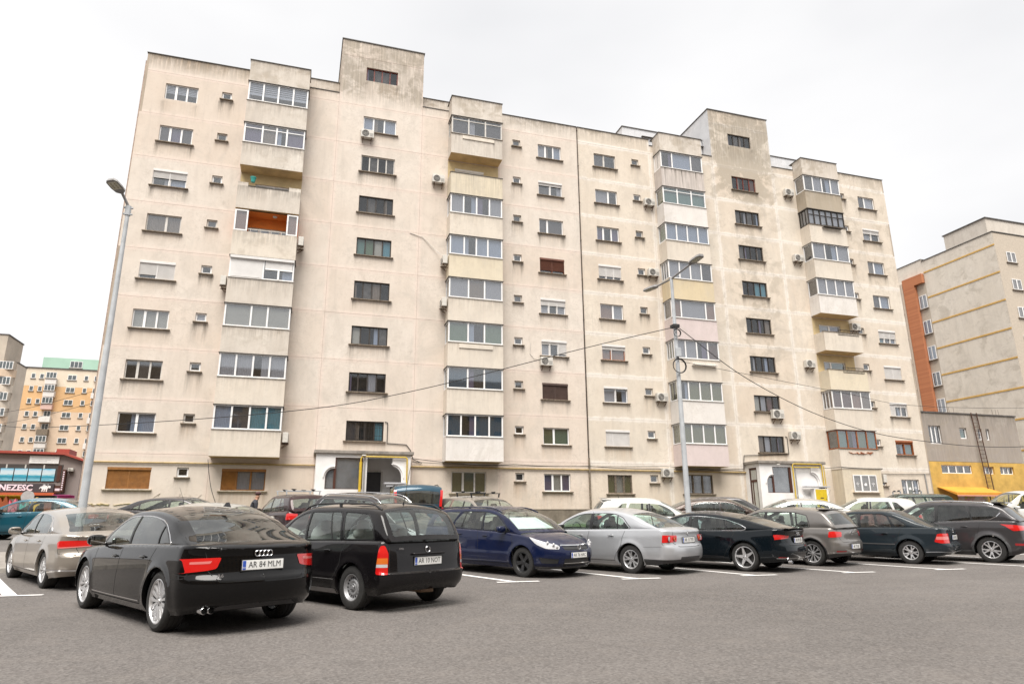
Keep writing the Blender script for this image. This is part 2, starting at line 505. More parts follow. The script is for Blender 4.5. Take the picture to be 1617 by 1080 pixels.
    def ribbon(c, pts, w=0.007, off=0.0012, closed=False):
        """strip following a polyline on the lower body"""
        pts = subdiv_poly(pts, 0.035, closed); n = len(pts); vs = []; fs = []
        P2 = np.array(pts)
        if closed: T = np.roll(P2, -1, 0) - np.roll(P2, 1, 0)
        else: T = np.gradient(P2, axis=0)
        T /= np.maximum(np.linalg.norm(T, axis=1, keepdims=True), 1e-9); N = np.stack([-T[:, 1], T[:, 0]], -1)
        A = P2 + N * w / 2; B = P2 - N * w / 2
        A[:, 0] = np.clip(A[:, 0], 0, c.U); B[:, 0] = np.clip(B[:, 0], 0, c.U)
        pa = c.P(A[:, 0], A[:, 1], np.full(n, off)); pb = c.P(B[:, 0], B[:, 1], np.full(n, off))
        vs = list(pa) + list(pb)
        for i in range(n if closed else n - 1):
            j = (i + 1) % n; fs.append((i, j, n + j, n + i))
        return vs, fs

    def build(c, root, grid=0.055):
        s = c.s; paint = s['paint']
        # ---------------- lower body
        us = np.linspace(0, c.U, 160); X = c.xref(us)
        top = [(float(u), float(z)) for u, z in zip(us, c.zt(X))]
        bot = []
        Ra = c.R + s.get('archgap', 0.04)
        for u, x, z in zip(us, X, c.zb(X)):
            if all(abs(x - wx) > math.sqrt(max(Ra ** 2 - (c.R - z) ** 2, 0)) + 0.01 for wx in c.wx) or u < c.Lf * 0.5 or u > c.U - c.Lr * .5:
                bot.append((float(u), float(z)))
        arcs = []
        for wx in c.wx:
            a0 = math.asin(min(1, (c.R - 0.2) / Ra)); pts = []
            for k in range(41):
                a = math.pi + a0 - (math.pi + 2 * a0) * (k / 40)   # from rear-bottom? goes over the top
                x = wx - Ra * math.cos(a) * -1; 
                pts.append((wx + Ra * math.cos(a), c.R + Ra * math.sin(a)))
            pts = [c.S(px, pz) for px, pz in pts]
            pts.sort(key=lambda p: 0)  # keep order
            arcs.append(pts)
        # assemble bottom boundary from u=0 to U
        seq = []
        for u, z in bot: seq.append((u, z, None))
        full = []
        inserted = [False, False]
        for (u, z, _) in seq:
            for i in (0, 1):
                cu = c.S(c.wx[i], 0.3)[0]
                if not inserted[i] and u > cu:
                    a = arcs[i]
                    if a[0][0] > a[-1][0]: a = a[::-1]
                    full += a; inserted[i] = True
            full.append((u, z))
        outline = subdiv_poly(top + full[::-1], 0.04)
        regs = []; names = []
        for r in s.get('regions', []):
            poly = c.dom(r['pts'])
            poly = round_poly(poly, r.get('round', 0.02), 3) if r.get('round', 0.02) else poly
            poly = subdiv_poly(poly, 0.04)
            regs.append(poly); names.append(r)
        gu = np.arange(grid * 0.6, c.U, grid); gz = np.arange(0.2, 1.2, grid * 0.62)
        G = []
        for i, u in enumerate(gu):
            x = float(c.xref(u)); zt = float(c.zt(x)); zb = float(c.zb(x))
            for z in gz:
                if zb + 0.015 < z < zt - 0.02: G.append((u, z))
            for d in (0.006, 0.014, 0.026, 0.045): G.append((u, zt - d))
        G = np.array(G)
        keep = in_poly(G, outline)
        for wx in c.wx:
            pass
        G = G[keep]
        pts, tris, rid = cdt(outline, regs, [tuple(p) for p in G])
        pos = c.P(pts[:, 0], pts[:, 1])
        cen = pts[:, 0] < 1e-4; pos[cen, 1] = 0; cen = pts[:, 0] > c.U - 1e-4; pos[cen, 1] = 0
        # arch boundary pushed: add returns
        def emit(sel, off=0.0, bulge=0.0):
            t = tris[sel]
            if len(t) == 0: return [], []
            idx, inv = np.unique(t.ravel(), return_inverse=True)
            p = c.P(pts[idx, 0], pts[idx, 1], np.full(len(idx), off)) if off else pos[idx].copy()
            t = inv.reshape(-1, 3)
            n = len(idx)
            m = p.copy(); m[:, 1] *= -1
            vs = [tuple(v) for v in p] + [tuple(v) for v in m]
            fs = [tuple(f) for f in t] + [tuple(n + k for k in f[::-1]) for f in t]
            return vs, fs
        vs, fs = emit(rid == -1)
        # deck (bonnet, boot) appended to the body
        dn = 14
        du = us; X = c.xref(du); zt = c.zt(X)
        edge = c.P(du, zt); cr_ = c.crown(X)
        base = len(vs); rows = []
        ylim = np.maximum(np.abs(edge[:, 1]), 1e-4)
        lam = [0.0, 0.015, 0.04, 0.08, 0.15, 0.25, 0.37, 0.5, 0.63, 0.76, 0.88, 1.0, 1.12, 1.24, 1.37, 1.5, 1.63, 1.75, 1.85, 1.92, 1.96, 1.985, 2.0]
        wmax = c.W / 2
        mats_f = [0] * len(fs)
        for li in lam:
            yy = ylim * (1 - li); fr = 1 - np.abs(1 - li)
            zc_ = cr_ * np.minimum(1, ylim / wmax / 0.9)
            zz = zt + zc_ * (1 - np.abs(1 - li) ** 2.4)
            pw = s.get('bulge')
            if pw: zz = zz + pw * smooth01((0.62 - np.abs(yy) / wmax) / 0.12) * smooth01((edge[:, 0] - s['ws0'] + .1) / 0.1) * smooth01((c.XF - 0.22 - edge[:, 0]) / 0.25)
            rows.append(len(vs)); vs += [(float(edge[i, 0]), float(yy[i]), float(zz[i])) for i in range(len(du))]
        for a in range(len(lam) - 1):
            for i in range(len(du) - 1):
                xm = (edge[i, 0] + edge[i + 1, 0]) / 2
                inside = s['rg0'] + 0.12 < xm < s['ws0'] - 0.12
                if inside and 0.06 < lam[a] < 1.9: continue
                fs.append((rows[a] + i, rows[a] + i + 1, rows[a + 1] + i + 1, rows[a + 1] + i))
        body = link_mesh('body', vs, fs, paint, root)
        bm = bmesh.new(); bm.from_mesh(body.data)
        bmesh.ops.remove_doubles(bm, verts=bm.verts, dist=0.0008)
        bmesh.ops.dissolve_degenerate(bm, edges=bm.edges, dist=0.0002)
        bmesh.ops.recalc_face_normals(bm, faces=bm.faces)
        # lip returns at the wheel arches and the bottom edge
        be = [e for e in bm.edges if e.is_boundary and all(v.co.z < c.R + Ra + 0.03 for v in e.verts) and all(abs(v.co.y) > 0.3 for v in e.verts) and
              any(abs(math.hypot(e.verts[0].co.x - wx, e.verts[0].co.z - c.R) - Ra) < 0.012 for wx in c.wx)]
        r = bmesh.ops.extrude_edge_only(bm, edges=be)
        for v in [g_ for g_ in r['geom'] if isinstance(g_, bmesh.types.BMVert)]:
            v.co.y -= math.copysign(0.05, v.co.y)
        bm.to_mesh(body.data); bm.free()
        body.data.polygons.foreach_set('use_smooth', [True] * len(body.data.polygons))
        body.data.set_sharp_from_angle(angle=rad(42))
        for i, r in enumerate(names):
            v2, f2 = emit(rid == i, r.get('off', 0.0))
            if not v2: continue
            if r.get('split'):   # left / right separate parts
                half = len(v2) // 2; hf = len(f2) // 2
                link_mesh(r['name'], v2[:half], f2[:hf], r['mat'], root, smooth=True, autosmooth=40)
                link_mesh(r['name'], v2[half:], [tuple(k - half for k in f) for f in f2[hf:]], r['mat'], root, smooth=True, autosmooth=40)
            else:
                link_mesh(r['name'], v2, f2, r['mat'], root, smooth=True, autosmooth=40)
        # ribbons
        groups = {}
        for rb in s.get('ribbons', []):
            P = c.dom(rb['pts'])
            if rb.get('round'):
                P = round_poly(P, rb['round'], 3) if rb.get('closed') else P
            v2, f2 = c.ribbon(P, rb.get('w', 0.009), rb.get('off', 0.0012), rb.get('closed', False))
            g_ = groups.setdefault((rb.get('name', 'panel_gap'), rb.get('mat', SEAM).name), (MB(), rb.get('mat', SEAM)))
            g_[0].add(v2, f2); g_[0].add([(x, -y, z) for x, y, z in v2], [f[::-1] for f in f2])
        for (nm, _), (mb, mt) in groups.items(): link_mesh(nm, mb.v, mb.f, mt, root, smooth=True)
        c.greenhouse(root)
        # underbody: dark floor + wheel houses
        mb = MB()
        mb.box(c.XR + 0.42, c.XF - 0.4, -c.W / 2 + 0.38, c.W / 2 - 0.38, 0.235, 0.50)
        mb.box(-c.wb / 2 + c.R + .1, c.wb / 2 - c.R - .1, -c.W / 2 + 0.1, c.W / 2 - 0.1, 0.205, 0.42)
        for wx in c.wx:
            n = 14; prev = None
            for sg in (-1, 1):
                vs = []; 
                for k in range(n + 1):
                    a = math.pi * k / n
                    for y in (c.W / 2 - 0.06, c.W / 2 - 0.36): vs.append((wx + (Ra + 0.012) * math.cos(a), sg * y, c.R - 0.06 + (Ra + 0.07) * math.sin(a)))
                mb.add(vs, [(2 * k, 2 * k + 1, 2 * k + 3, 2 * k + 2) for k in range(n)])
        mb.build('underbody', UNDER, root)

    # ---------------- greenhouse
    def greenhouse(c, root):
        s = c.s; prof = s['roof']           # list (x, z) rear to front: the cant-rail profile
        xs = np.array([p[0] for p in prof], float); zs = np.array([p[1] for p in prof], float)
        # smooth param curve (centripetal-ish catmull)
        PX = []; PZ = []
        pr = [prof[0]] + list(prof) + [prof[-1]]
        for i in range(1, len(pr) - 2):
            p0, p1, p2, p3 = [np.array(q, float) for q in pr[i - 1:i + 3]]
            l = np.linalg.norm(p2 - p1)
            t1 = (p2 - p0) / max(np.linalg.norm(p1 - p0) + l, 1e-6) * l; t2 = (p3 - p1) / max(np.linalg.norm(p3 - p2) + l, 1e-6) * l
            for t in np.linspace(0, 1, 13)[:-1]:
                q = (2*t**3-3*t**2+1)*p1 + (t**3-2*t**2+t)*t1 + (-2*t**3+3*t**2)*p2 + (t**3-t**2)*t2
                PX.append(q[0]); PZ.append(q[1])
        PX.append(prof[-1][0]); PZ.append(prof[-1][1])
        PX = np.maximum.accumulate(np.array(PX) + np.arange(len(PX)) * 1e-5); PZ = np.array(PZ)
        Rr = np.concatenate([[0], np.cumsum(np.hypot(np.diff(PX), np.diff(PZ)))]); RL = Rr[-1]
        c.PX, c.PZ, c.RA = PX, PZ, Rr
        wr = Crv(s.get('roofw', [(prof[0][0], 0.86), (prof[0][0] + 0.5, 0.80), (0, 0.775), (prof[-1][0] - 0.7, 0.79), (prof[-1][0], 0.90)]))
        bowf, bowr = s.get('bowf', 0.16), s.get('bowr', 0.10)
        xmid = 0.5 * (prof[0][0] + prof[-1][0])
        rc = s.get('rcrown', 0.065)
        w = c.W / 2
        def beltw(x):
            u = np.array([c.S(float(t), 0.9)[0] for t in np.atleast_1d(x)])
            zt = c.zt(np.atleast_1d(x))
            return c.P(u, zt)[:, 1] - 0.028
        bx = np.linspace(prof[0][0], prof[-1][0], 60); bw = beltw(bx)
        VS, VC = 0.42, 0.75        # metric scale for v side and v centre
        def G(r, v, off=0.0):
            r = np.asarray(r, float); v = np.asarray(v, float)
            x = np.interp(r, Rr, PX); z = np.interp(r, Rr, PZ)
            zt = c.zt(x) - 0.012; wb_ = np.interp(x, bx, bw); wt = np.minimum(wr(x) * w, wb_)
            z = np.maximum(z, zt + 0.002)
            H = z - zt
            # the cant rail moves outward to the belt as the pillar comes down
            k = np.clip(H / (c.zmax - float(c.zt(0))), 0, 1)
            wt = wb_ + (wt - wb_) * k
            fl = np.minimum(0.07, H * 0.45)
            yB = wb_ + (wt - wb_) * np.clip((H - fl) / np.maximum(H, 1e-4), 0, 1); zB = z - fl
            yC = wt - np.minimum(0.085, H * 0.6 + 0.01); zC = z + 0.004
            zD = z + rc * np.clip(0.3 + 0.7 * k, 0, 1) + 0 * z
            vs_ = np.clip(v / VS, 0, 1); a = np.clip((v - VS) / 0.10, 0, 1); b = np.clip((v - VS - 0.10) / (VC - 0.10), 0, 1)
            y1 = wb_ + (yB - wb_) * vs_ + 0.022 * np.sin(math.pi * vs_) * np.minimum(1, H / 0.3); z1 = zt + (zB - zt) * vs_
            y2 = yB * (1 - a) ** 2 + 2 * a * (1 - a) * (wt + 0.004) + yC * a * a; z2 = zB * (1 - a) ** 2 + 2 * a * (1 - a) * (z) + zC * a * a
            y3 = yC * (1 - b); z3 = zC + (zD - zC) * (1 - (1 - b) ** 2)
            y = np.where(v <= VS, y1, np.where(v <= VS + 0.10, y2, y3)); zz = np.where(v <= VS, z1, np.where(v <= VS + 0.10, z2, z3))
            bow = np.where(x > xmid, bowf, -bowr) * smooth01(np.abs(x - xmid) / (0.5 * (prof[-1][0] - prof[0][0])))
            xx = x + bow * (1 - np.clip(y / np.maximum(wb_, 0.1), 0, 1) ** 2)
            out = np.stack([xx, y, zz], -1)
            if np.any(off):
                e = 3e-3
                A = G(np.minimum(r + e, RL), v) - G(np.maximum(r - e, 0), v); B = G(r, np.minimum(v + e, VS + VC)) - G(r, np.maximum(v - e, 0))
                n = np.cross(A, B); n /= np.maximum(np.linalg.norm(n, axis=-1, keepdims=True), 1e-9)
                cc = out - np.array([0, 0, 0.9]); cc[:, 0] = (xx - np.clip(xx, -0.6, 0.2)) * 1.0
                sg = np.sign((n * cc).sum(-1, keepdims=True)); sg[sg == 0] = 1
                out = out + n * sg * np.asarray(off)[..., None]
            return out
        c.zmax = float(PZ.max())
        c.G = G; c.VS, c.VC, c.RL = VS, VC, RL
        def SG(x, z):
            r = float(np.interp(x, PX, Rr)); zt = float(c.zt(x)) - 0.012; zr = max(float(np.interp(x, PX, PZ)), zt + 0.002)
            H = zr - zt; fl = min(0.07, H * 0.45)
            return (r, float(np.clip((z - zt) / max(H - fl, 1e-3), 0, 1)) * VS)
        c.SG = SG
        outline = subdiv_poly([(0, 0), (RL, 0), (RL, VS + VC), (0, VS + VC)], 0.05)
        regs = []; info = []
        allw = s['windows']
        for wdw in allw:
            if wdw['t'] == 's': poly = [SG(*p) for p in subdiv_poly(round_poly(wdw['pts'], wdw.get('round', 0.03), 3), 0.04)]
            else:
                ra, rb = wdw['r']
                ra = np.interp(ra, PX, Rr) if not wdw.get('abs') else ra; rb = np.interp(rb, PX, Rr) if not wdw.get('abs') else rb
                v0 = VS + wdw.get('v0', 0.06); v0b = VS + wdw.get('v0b', wdw.get('v0', 0.06))
                poly = [(ra, v0), (rb, v0b), (rb, VS + VC), (ra, VS + VC)]
                poly = round_poly(poly, [0.06, 0.06, 0.0, 0.0], 4); poly = subdiv_poly(poly, 0.05)
            regs.append(poly); info.append(wdw)
        gr = np.arange(0.03, RL, 0.05)
        G_ = [(r, v) for r in gr for v in list(np.arange(0.03, VS, 0.055)) + [VS, VS + .03, VS + 0.06, VS + 0.1] + list(np.arange(VS + 0.16, VS + VC, 0.08))]
        pts, tris, rid = cdt(outline, regs, G_)
        pos = G(pts[:, 0], pts[:, 1])
        pos[pts[:, 1] > VS + VC - 1e-4, 1] = 0
        def emit(sel, off=0.0):
            t = tris[sel]
            if len(t) == 0: return [], []
            idx, inv = np.unique(t.ravel(), return_inverse=True); t = inv.reshape(-1, 3); n = len(idx)
            p = G(pts[idx, 0], pts[idx, 1], np.full(n, off)) if off else pos[idx].copy()
            p[pts[idx, 1] > VS + VC - 1e-4, 1] = 0
            m = p.copy(); m[:, 1] *= -1
            return [tuple(v) for v in p] + [tuple(v) for v in m], [tuple(f) for f in t] + [tuple(n + k for k in f[::-1]) for f in t]
        vs, fs = emit(rid == -1)
        o = link_mesh('roof', vs, fs, s.get('roofpaint', s['paint']), root)
        bm = bmesh.new(); bm.from_mesh(o.data); bmesh.ops.remove_doubles(bm, verts=bm.verts, dist=0.0008); bmesh.ops.dissolve_degenerate(bm, edges=bm.edges, dist=0.0002)
        bmesh.ops.recalc_face_normals(bm, faces=bm.faces); bm.to_mesh(o.data); bm.free()
        o.data.polygons.foreach_set('use_smooth', [True] * len(o.data.polygons)); o.data.set_sharp_from_angle(angle=rad(50))
        for i, wdw in enumerate(info):
            v2, f2 = emit(rid == i, wdw.get('off', -0.002))
            if not v2: continue
            m = wdw.get('mat', GLASS)
            if wdw['t'] == 's':
                h2 = len(v2) // 2; hf = len(f2) // 2
                link_mesh(wdw['name'], v2[:h2], f2[:hf], m, root, smooth=True)
                link_mesh(wdw['name'], v2[h2:], [tuple(k - h2 for k in f) for f in f2[hf:]], m, root, smooth=True)
            else:
                o = link_mesh(wdw['name'], v2, f2, m, root)
                bm = bmesh.new(); bm.from_mesh(o.data); bmesh.ops.remove_doubles(bm, verts=bm.verts, dist=0.0008); bm.to_mesh(o.data); bm.free()
                o.data.polygons.foreach_set('use_smooth', [True] * len(o.data.polygons))
        # trims around windows
        for sg in (1, -1):
            tb = MB(); tc_ = MB()
            for tr in s.get('trims', []):
                P2 = [SG(*p) for p in subdiv_poly(round_poly(tr['pts'], tr.get('round', 0.03), 4) if tr.get('closed', True) else tr['pts'], 0.04, tr.get('closed', True))]
                q = G(np.array([p[0] for p in P2]), np.array([p[1] for p in P2]), np.full(len(P2), 0.002)); q[:, 1] *= sg
                n = len(q); wdt = tr.get('w', 0.012)
                for i in range(n if tr.get('closed', True) else n - 1):
                    (tc_ if tr.get('chrome') else tb).bar(q[i], q[(i + 1) % n], 0.008, wdt, up=(0, 0, 1) if abs(q[(i + 1) % n][2] - q[i][2]) < abs(q[(i + 1) % n][0] - q[i][0]) else (1, 0, 0))
            if tb.v: tb.build('window_seal', TRIM, root)
            if tc_.v: tc_.build('chrome_trim', CHROME, root)

# ------------------------------------------------------------------ wheels
def wheel_meshes(R, w, style, rimR):
    mb = MB()
    prof = [(rimR, -w / 2 + 0.012), (rimR + 0.012, -w / 2), (rimR + (R - rimR) * 0.5, -w / 2 - 0.006), (R - 0.018, -w / 2 + 0.008), (R - 0.004, -w / 2 + 0.028),
            (R, -w / 4), (R - 0.006, -w / 4 + .002), (R - 0.006, -w / 4 + 0.008), (R, -w / 4 + 0.01), (R, -0.006), (R - 0.006, -0.004), (R - 0.006, 0.004), (R, 0.006), (R, w / 4 - .01), (R - .006, w / 4 - .008), (R - .006, w / 4 - .002), (R, w / 4), (R - 0.004, w / 2 - 0.028), (R - 0.018, w / 2 - 0.008), (rimR + (R - rimR) * 0.5, w / 2 + 0.006), (rimR + 0.012, w / 2), (rimR, w / 2 - 0.012)]
    mb.lathe(prof, 44)
    tyre = mb
    rim = MB(); dark = MB()
    y0 = w / 2 - 0.014       # outer face +y
    rim.lathe([(rimR + 0.004, y0 + 0.006), (rimR - 0.006, y0 + 0.008), (rimR - 0.016, y0 - 0.004), (rimR - 0.022, y0 - 0.04), (rimR - 0.03, -w / 2 + 0.03)], 44)
    dark.lathe([(0.001, y0 - 0.085), (0.13, y0 - 0.085), (0.135, y0 - 0.075), (rimR - 0.03, y0 - 0.10)], 30)
    def spoke(a, wi, wo, r0=0.045, r1=None, yi=-0.022, yo=-0.004, th=0.022, skew=0.0):
        r1 = r1 or rimR - 0.012
        P = []
        for (r, ww, y) in ((r0, wi, yi), ((r0 + r1) / 2, (wi + wo) / 2 * 0.92, (yi + yo) / 2 + 0.004), (r1, wo, yo)):
            aa = a + skew * (r - r0) / (r1 - r0)
            cx, cz = math.cos(aa), math.sin(aa); tx, tz = -cz, cx
            for sgn in (-1, 1):
                P.append((r * cx + sgn * ww / 2 * tx, y0 + y, r * cz + sgn * ww / 2 * tz))
                P.append((r * cx + sgn * (ww / 2 + 0.004) * tx, y0 + y - th, r * cz + sgn * (ww / 2 + 0.004) * tz))
        fs = []
        for k in (0, 1):
            b = 4 * k; q = b + 4
            fs += [(b, b + 2, q + 2, q), (b, q, q + 1, b + 1), (b + 2, b + 3, q + 3, q + 2)]
        rim.add(P, fs)
    rim.lathe([(0.0005, y0 - 0.008), (0.028, y0 - 0.009), (0.032, y0 - 0.016), (0.055, y0 - 0.02), (0.062, y0 - 0.04)], 20)
    if style == 'multi':      # ten slim spokes in pairs
        for k in range(5):
            a = 2 * math.pi * k / 5 + 0.3
            spoke(a - 0.13, 0.030, 0.030, skew=-0.12); spoke(a + 0.13, 0.030, 0.030, skew=0.12)
            spoke(a + 0.628, 0.026, 0.034)
    elif style == 'five':
        for k in range(5): spoke(2 * math.pi * k / 5 + math.pi / 2, 0.085, 0.035, r0=0.03)
    elif style == 'fivetwin':
        for k in range(5):
            a = 2 * math.pi * k / 5 + math.pi / 2
            spoke(a - 0.10, 0.035, 0.028, skew=-0.16); spoke(a + 0.10, 0.035, 0.028, skew=0.16)
    elif style == 'fivefat':
        for k in range(5): spoke(2 * math.pi * k / 5 + math.pi / 2, 0.06, 0.095, r0=0.04)
    elif style == 'fan':
        for k in range(10):
            a = 2 * math.pi * k / 10
            spoke(a, 0.014, 0.016, skew=0.16); spoke(a + 0.1, 0.014, 0.016, skew=-0.16)
    elif style == 'cover':
        for k in range(9): spoke(2 * math.pi * k / 9, 0.035, 0.075)
    elif style == 'steel':
        rim.lathe([(0.06, y0 - 0.03), (0.085, y0 - 0.022), (0.10, y0 - 0.022), (0.118, y0 - 0.035)], 40)
        n = 16; r1, r2, r3 = 0.118, 0.150, rimR - 0.016
        for k in range(n):
            a0 = 2 * math.pi * k / n; a1 = a0 + 2 * math.pi / n * 0.55; a2 = a0 + 2 * math.pi / n
            def pt(r, a, y): return (r * math.cos(a), y0 + y, r * math.sin(a))
            rim.add([pt(r1, a0, -0.035), pt(r1, a1, -0.035), pt(r1, a2, -0.035), pt(r2, a0, -0.03), pt(r2, a1, -0.03), pt(r2, a2, -0.03)], [(0, 1, 4, 3)])
            rim.add([pt(r1, a, -0.035) for a in (a0, a1, a2)] + [pt(r1 - 0.002, a, -0.036) for a in (a0, a1, a2)], [(0, 1, 4, 3), (1, 2, 5, 4)])
        rim.lathe([(r2, y0 - 0.03), (r3, y0 - 0.008), (rimR - 0.01, y0 - 0.004)], 44)
    if style != 'cover':
        for k in range(5):
            a = 2 * math.pi * k / 5 + 0.1
            dark.lathe([(0.0005, y0 - 0.012), (0.008, y0 - 0.012), (0.008, y0 - 0.03)], 6, 'y', (0.045 * math.cos(a), 0, 0.045 * math.sin(a)))
    return tyre, rim, dark

WHEEL_CACHE = {}
def add_wheel(root, x, y, R, w, style, rimR, rmat, steer=0.0, ntw=0.0):
    key = (R, w, style, rimR, rmat.name)
    if key not in WHEEL_CACHE:
        tyre, rim, dark = wheel_meshes(R, w, style, rimR)
        t = tyre.build('tyre', TYRE, None, smooth=True, autosmooth=30)
        r = rim.build('rim', rmat, None, smooth=True, autosmooth=35)
        d = dark.build('brake_disc', simple_mat('dark_disc', (0.06, 0.058, 0.055), 0.6, 0.3) if style != 'steel' else UNDER, None, smooth=True, autosmooth=35)
        WHEEL_CACHE[key] = (t.data, r.data, d.data)
        for o in (t, r, d): bpy.data.objects.remove(o)
    md = WHEEL_CACHE[key]
    wo = bpy.data.objects.new('wheel', md[0]); COL.objects.link(wo); wo.parent = root
    wo.location = (x, y, R - 0.004)
    wo.rotation_euler = (0, random.uniform(0, 1.2), (0 if y > 0 else math.pi) + steer)
    for nm, m in (('rim', md[1]), ('brake_disc', md[2])):
        o = bpy.data.objects.new(nm, m); COL.objects.link(o); o.parent = wo
    return wo

def ellipsoid(mb, c, r, n=12, m=8, e=0.7):
    vs = []; fs = []
    sp = lambda a, p: math.copysign(abs(a) ** p, a)
    for i in range(m + 1):
        th = -math.pi / 2 + math.pi * i / m
        for k in range(n):
            ph = 2 * math.pi * k / n
            vs.append((c[0] + r[0] * sp(math.cos(th), e) * sp(math.cos(ph), e), c[1] + r[1] * sp(math.cos(th), e) * sp(math.sin(ph), e), c[2] + r[2] * sp(math.sin(th), e)))
    for i in range(m):
        for k in range(n): fs.append((i * n + k, i * n + (k + 1) % n, (i + 1) * n + (k + 1) % n, (i + 1) * n + k))
    mb.add(vs, fs)

def plate(root, x, z, facing, text, back=True, tilt=0.0, w=0.52, h=0.11, frame=TRIM):
    """number plate; facing +1 = front, -1 = rear"""
    mb = MB(); mb.box(-0.006, 0.0, -w / 2, w / 2, -h / 2, h / 2)
    Mx = Matrix.Translation((x, 0, z)) @ (Matrix.Rotation(0 if facing > 0 else math.pi, 4, 'Z')) @ Matrix.Rotation(-tilt, 4, 'Y')
    p = mb.build('number_plate', PLATE_W, root, bevel=0.002); p.matrix_local = Mx
    f = MB(); f.box(-0.012, -0.003, -w / 2 - 0.012, w / 2 + 0.012, -h / 2 - 0.012, h / 2 + 0.012); f.build('plate_frame', frame, p)
    b = MB(); b.box(0.0, 0.0008, -w / 2 + 0.004, -w / 2 + 0.045, -h / 2 + 0.004, h / 2 - 0.004); b.build('blue_band', PLATE_B, p)
    T = Matrix(((0, 0, 1, 0.0010), (1, 0, 0, 0.022), (0, 1, 0, 0), (0, 0, 0, 1)))
    text_mesh('plate_text', text, 0.098, PLATE_K, p, T, 0.0006, sx=0.86 if len(text) > 8 else 0.92)
    T2 = Matrix(((0, 0, 1, 0.0012), (1, 0, 0, -w / 2 + 0.0245), (0, 1, 0, -0.028), (0, 0, 0, 1)))
    text_mesh('plate_text', 'RO', 0.026, PLATE_W, p, T2, 0.0004)
    return p

def seats(root, c, mat, headrests=True, rear=True):
    mb = MB(); zt = float(c.zt(0))
    for sy in (-1, 1):
        y = sy * 0.37
        ellipsoid(mb, (0.12, y, zt - 0.12), (0.09, 0.24, 0.36), 12, 8, 0.6)
        ellipsoid(mb, (0.06, y, zt + 0.23), (0.05, 0.125, 0.085), 10, 6, 0.7)
    if rear:
        ellipsoid(mb, (-0.85, 0, zt - 0.14), (0.10, 0.60, 0.30), 14, 8, 0.5)
        for y in (-0.42, 0, 0.42): ellipsoid(mb, (-0.92, y, zt + 0.12), (0.05, 0.11, 0.07), 10, 6, 0.7)
    mb.build('seats', mat, root, smooth=True, autosmooth=60)
    d = MB(); d.box(-1.15, 1.0, -c.W / 2 + 0.16, c.W / 2 - 0.16, zt - 0.42, zt - 0.38)
    ellipsoid(d, (0.95, 0, zt - 0.09), (0.28, c.W / 2 - 0.17, 0.10), 12, 6, 0.6)
    d.build('dashboard', INTERIOR, root, smooth=True)
    sw = MB(); sw.lathe([(0.18, 0), (0.192, 0.012), (0.18, 0.024), (0.168, 0.012)], 18, 'x', (0.62, 0.37, zt - 0.02), closed=True)
    sw.build('steering_wheel', TRIM, root, smooth=True)

def mirrors(root, c, mat, x=0.62, z=None, size=(0.075, 0.115, 0.075), glassy=True):
    z = z if z is not None else float(c.zt(x)) + 0.06
    yb = float(c.P(np.array([c.S(x, 0.9)[0]]), np.array([float(c.zt(x)) - 0.02]))[0, 1])
    for sg in (1, -1):
        mb = MB(); ellipsoid(mb, (x, sg * (yb + 0.115), z + 0.015), size, 14, 9, 0.72)
        o = mb.build('wing_mirror', mat, root, smooth=True, autosmooth=60)
        st = MB(); st.bar((x + 0.02, sg * (yb - 0.06), z - 0.06), (x + 0.01, sg * (yb + 0.06), z - 0.02), 0.05, 0.03); st.build('mirror_arm', TRIM, o)
        g = MB(); g.box(x - size[0] - 0.001, x - size[0] * 0.9, sg * (yb + 0.115) - size[1] * 0.8, sg * (yb + 0.115) + size[1] * 0.8, z + 0.015 - size[2] * 0.72, z + 0.015 + size[2] * 0.72)
        g.build('mirror_glass', MIRROR, o, bevel=0.0005)

def handles(root, c, spots, mat):
    for x, z in spots:
        u, zz = c.S(x, z); p = c.P(np.array([u]), np.array([z]), np.array([0.018]))[0]
        for sg in (1, -1):
            mb = MB(); ellipsoid(mb, (p[0], sg * p[1], z), (0.085, 0.012, 0.013), 12, 6, 0.6)
            mb.build('door_handle', mat, root, smooth=True, autosmooth=60)
            mb = MB(); ellipsoid(mb, (p[0] + 0.0, sg * (p[1] - 0.016), z - 0.004), (0.05, 0.004, 0.022), 12, 6, 0.8)
            mb.build('handle_recess', SEAM, root, smooth=True)

def rails(root, c, mat, x0, x1, lift=0.045, y=None, r=0.014):
    for sg in (1, -1):
        mb = MB(); pts = []
        for k in range(13):
            t = k / 12; x = x0 + (x1 - x0) * t
            rr = np.interp(x, c.PX, c.RA)
            p = c.G(np.array([rr]), np.array([c.VS + 0.105]))[0]
            e = min(1, min(t, 1 - t) / 0.10); e = e * e * (3 - 2 * e)
            pts.append((p[0], sg * p[1], p[2] + 0.002 + lift * e))
        mb.tube(pts, r, 8)
        for k in (6,):
            mb.bar((pts[k][0] - .03, pts[k][1], pts[k][2] - lift / 2), (pts[k][0] + .03, pts[k][1], pts[k][2] - lift / 2), 0.02, lift)
        mb.build('roof_rail', mat, root, smooth=True, autosmooth=50)
CARS = 'cars parked in the bays before the apartment block'
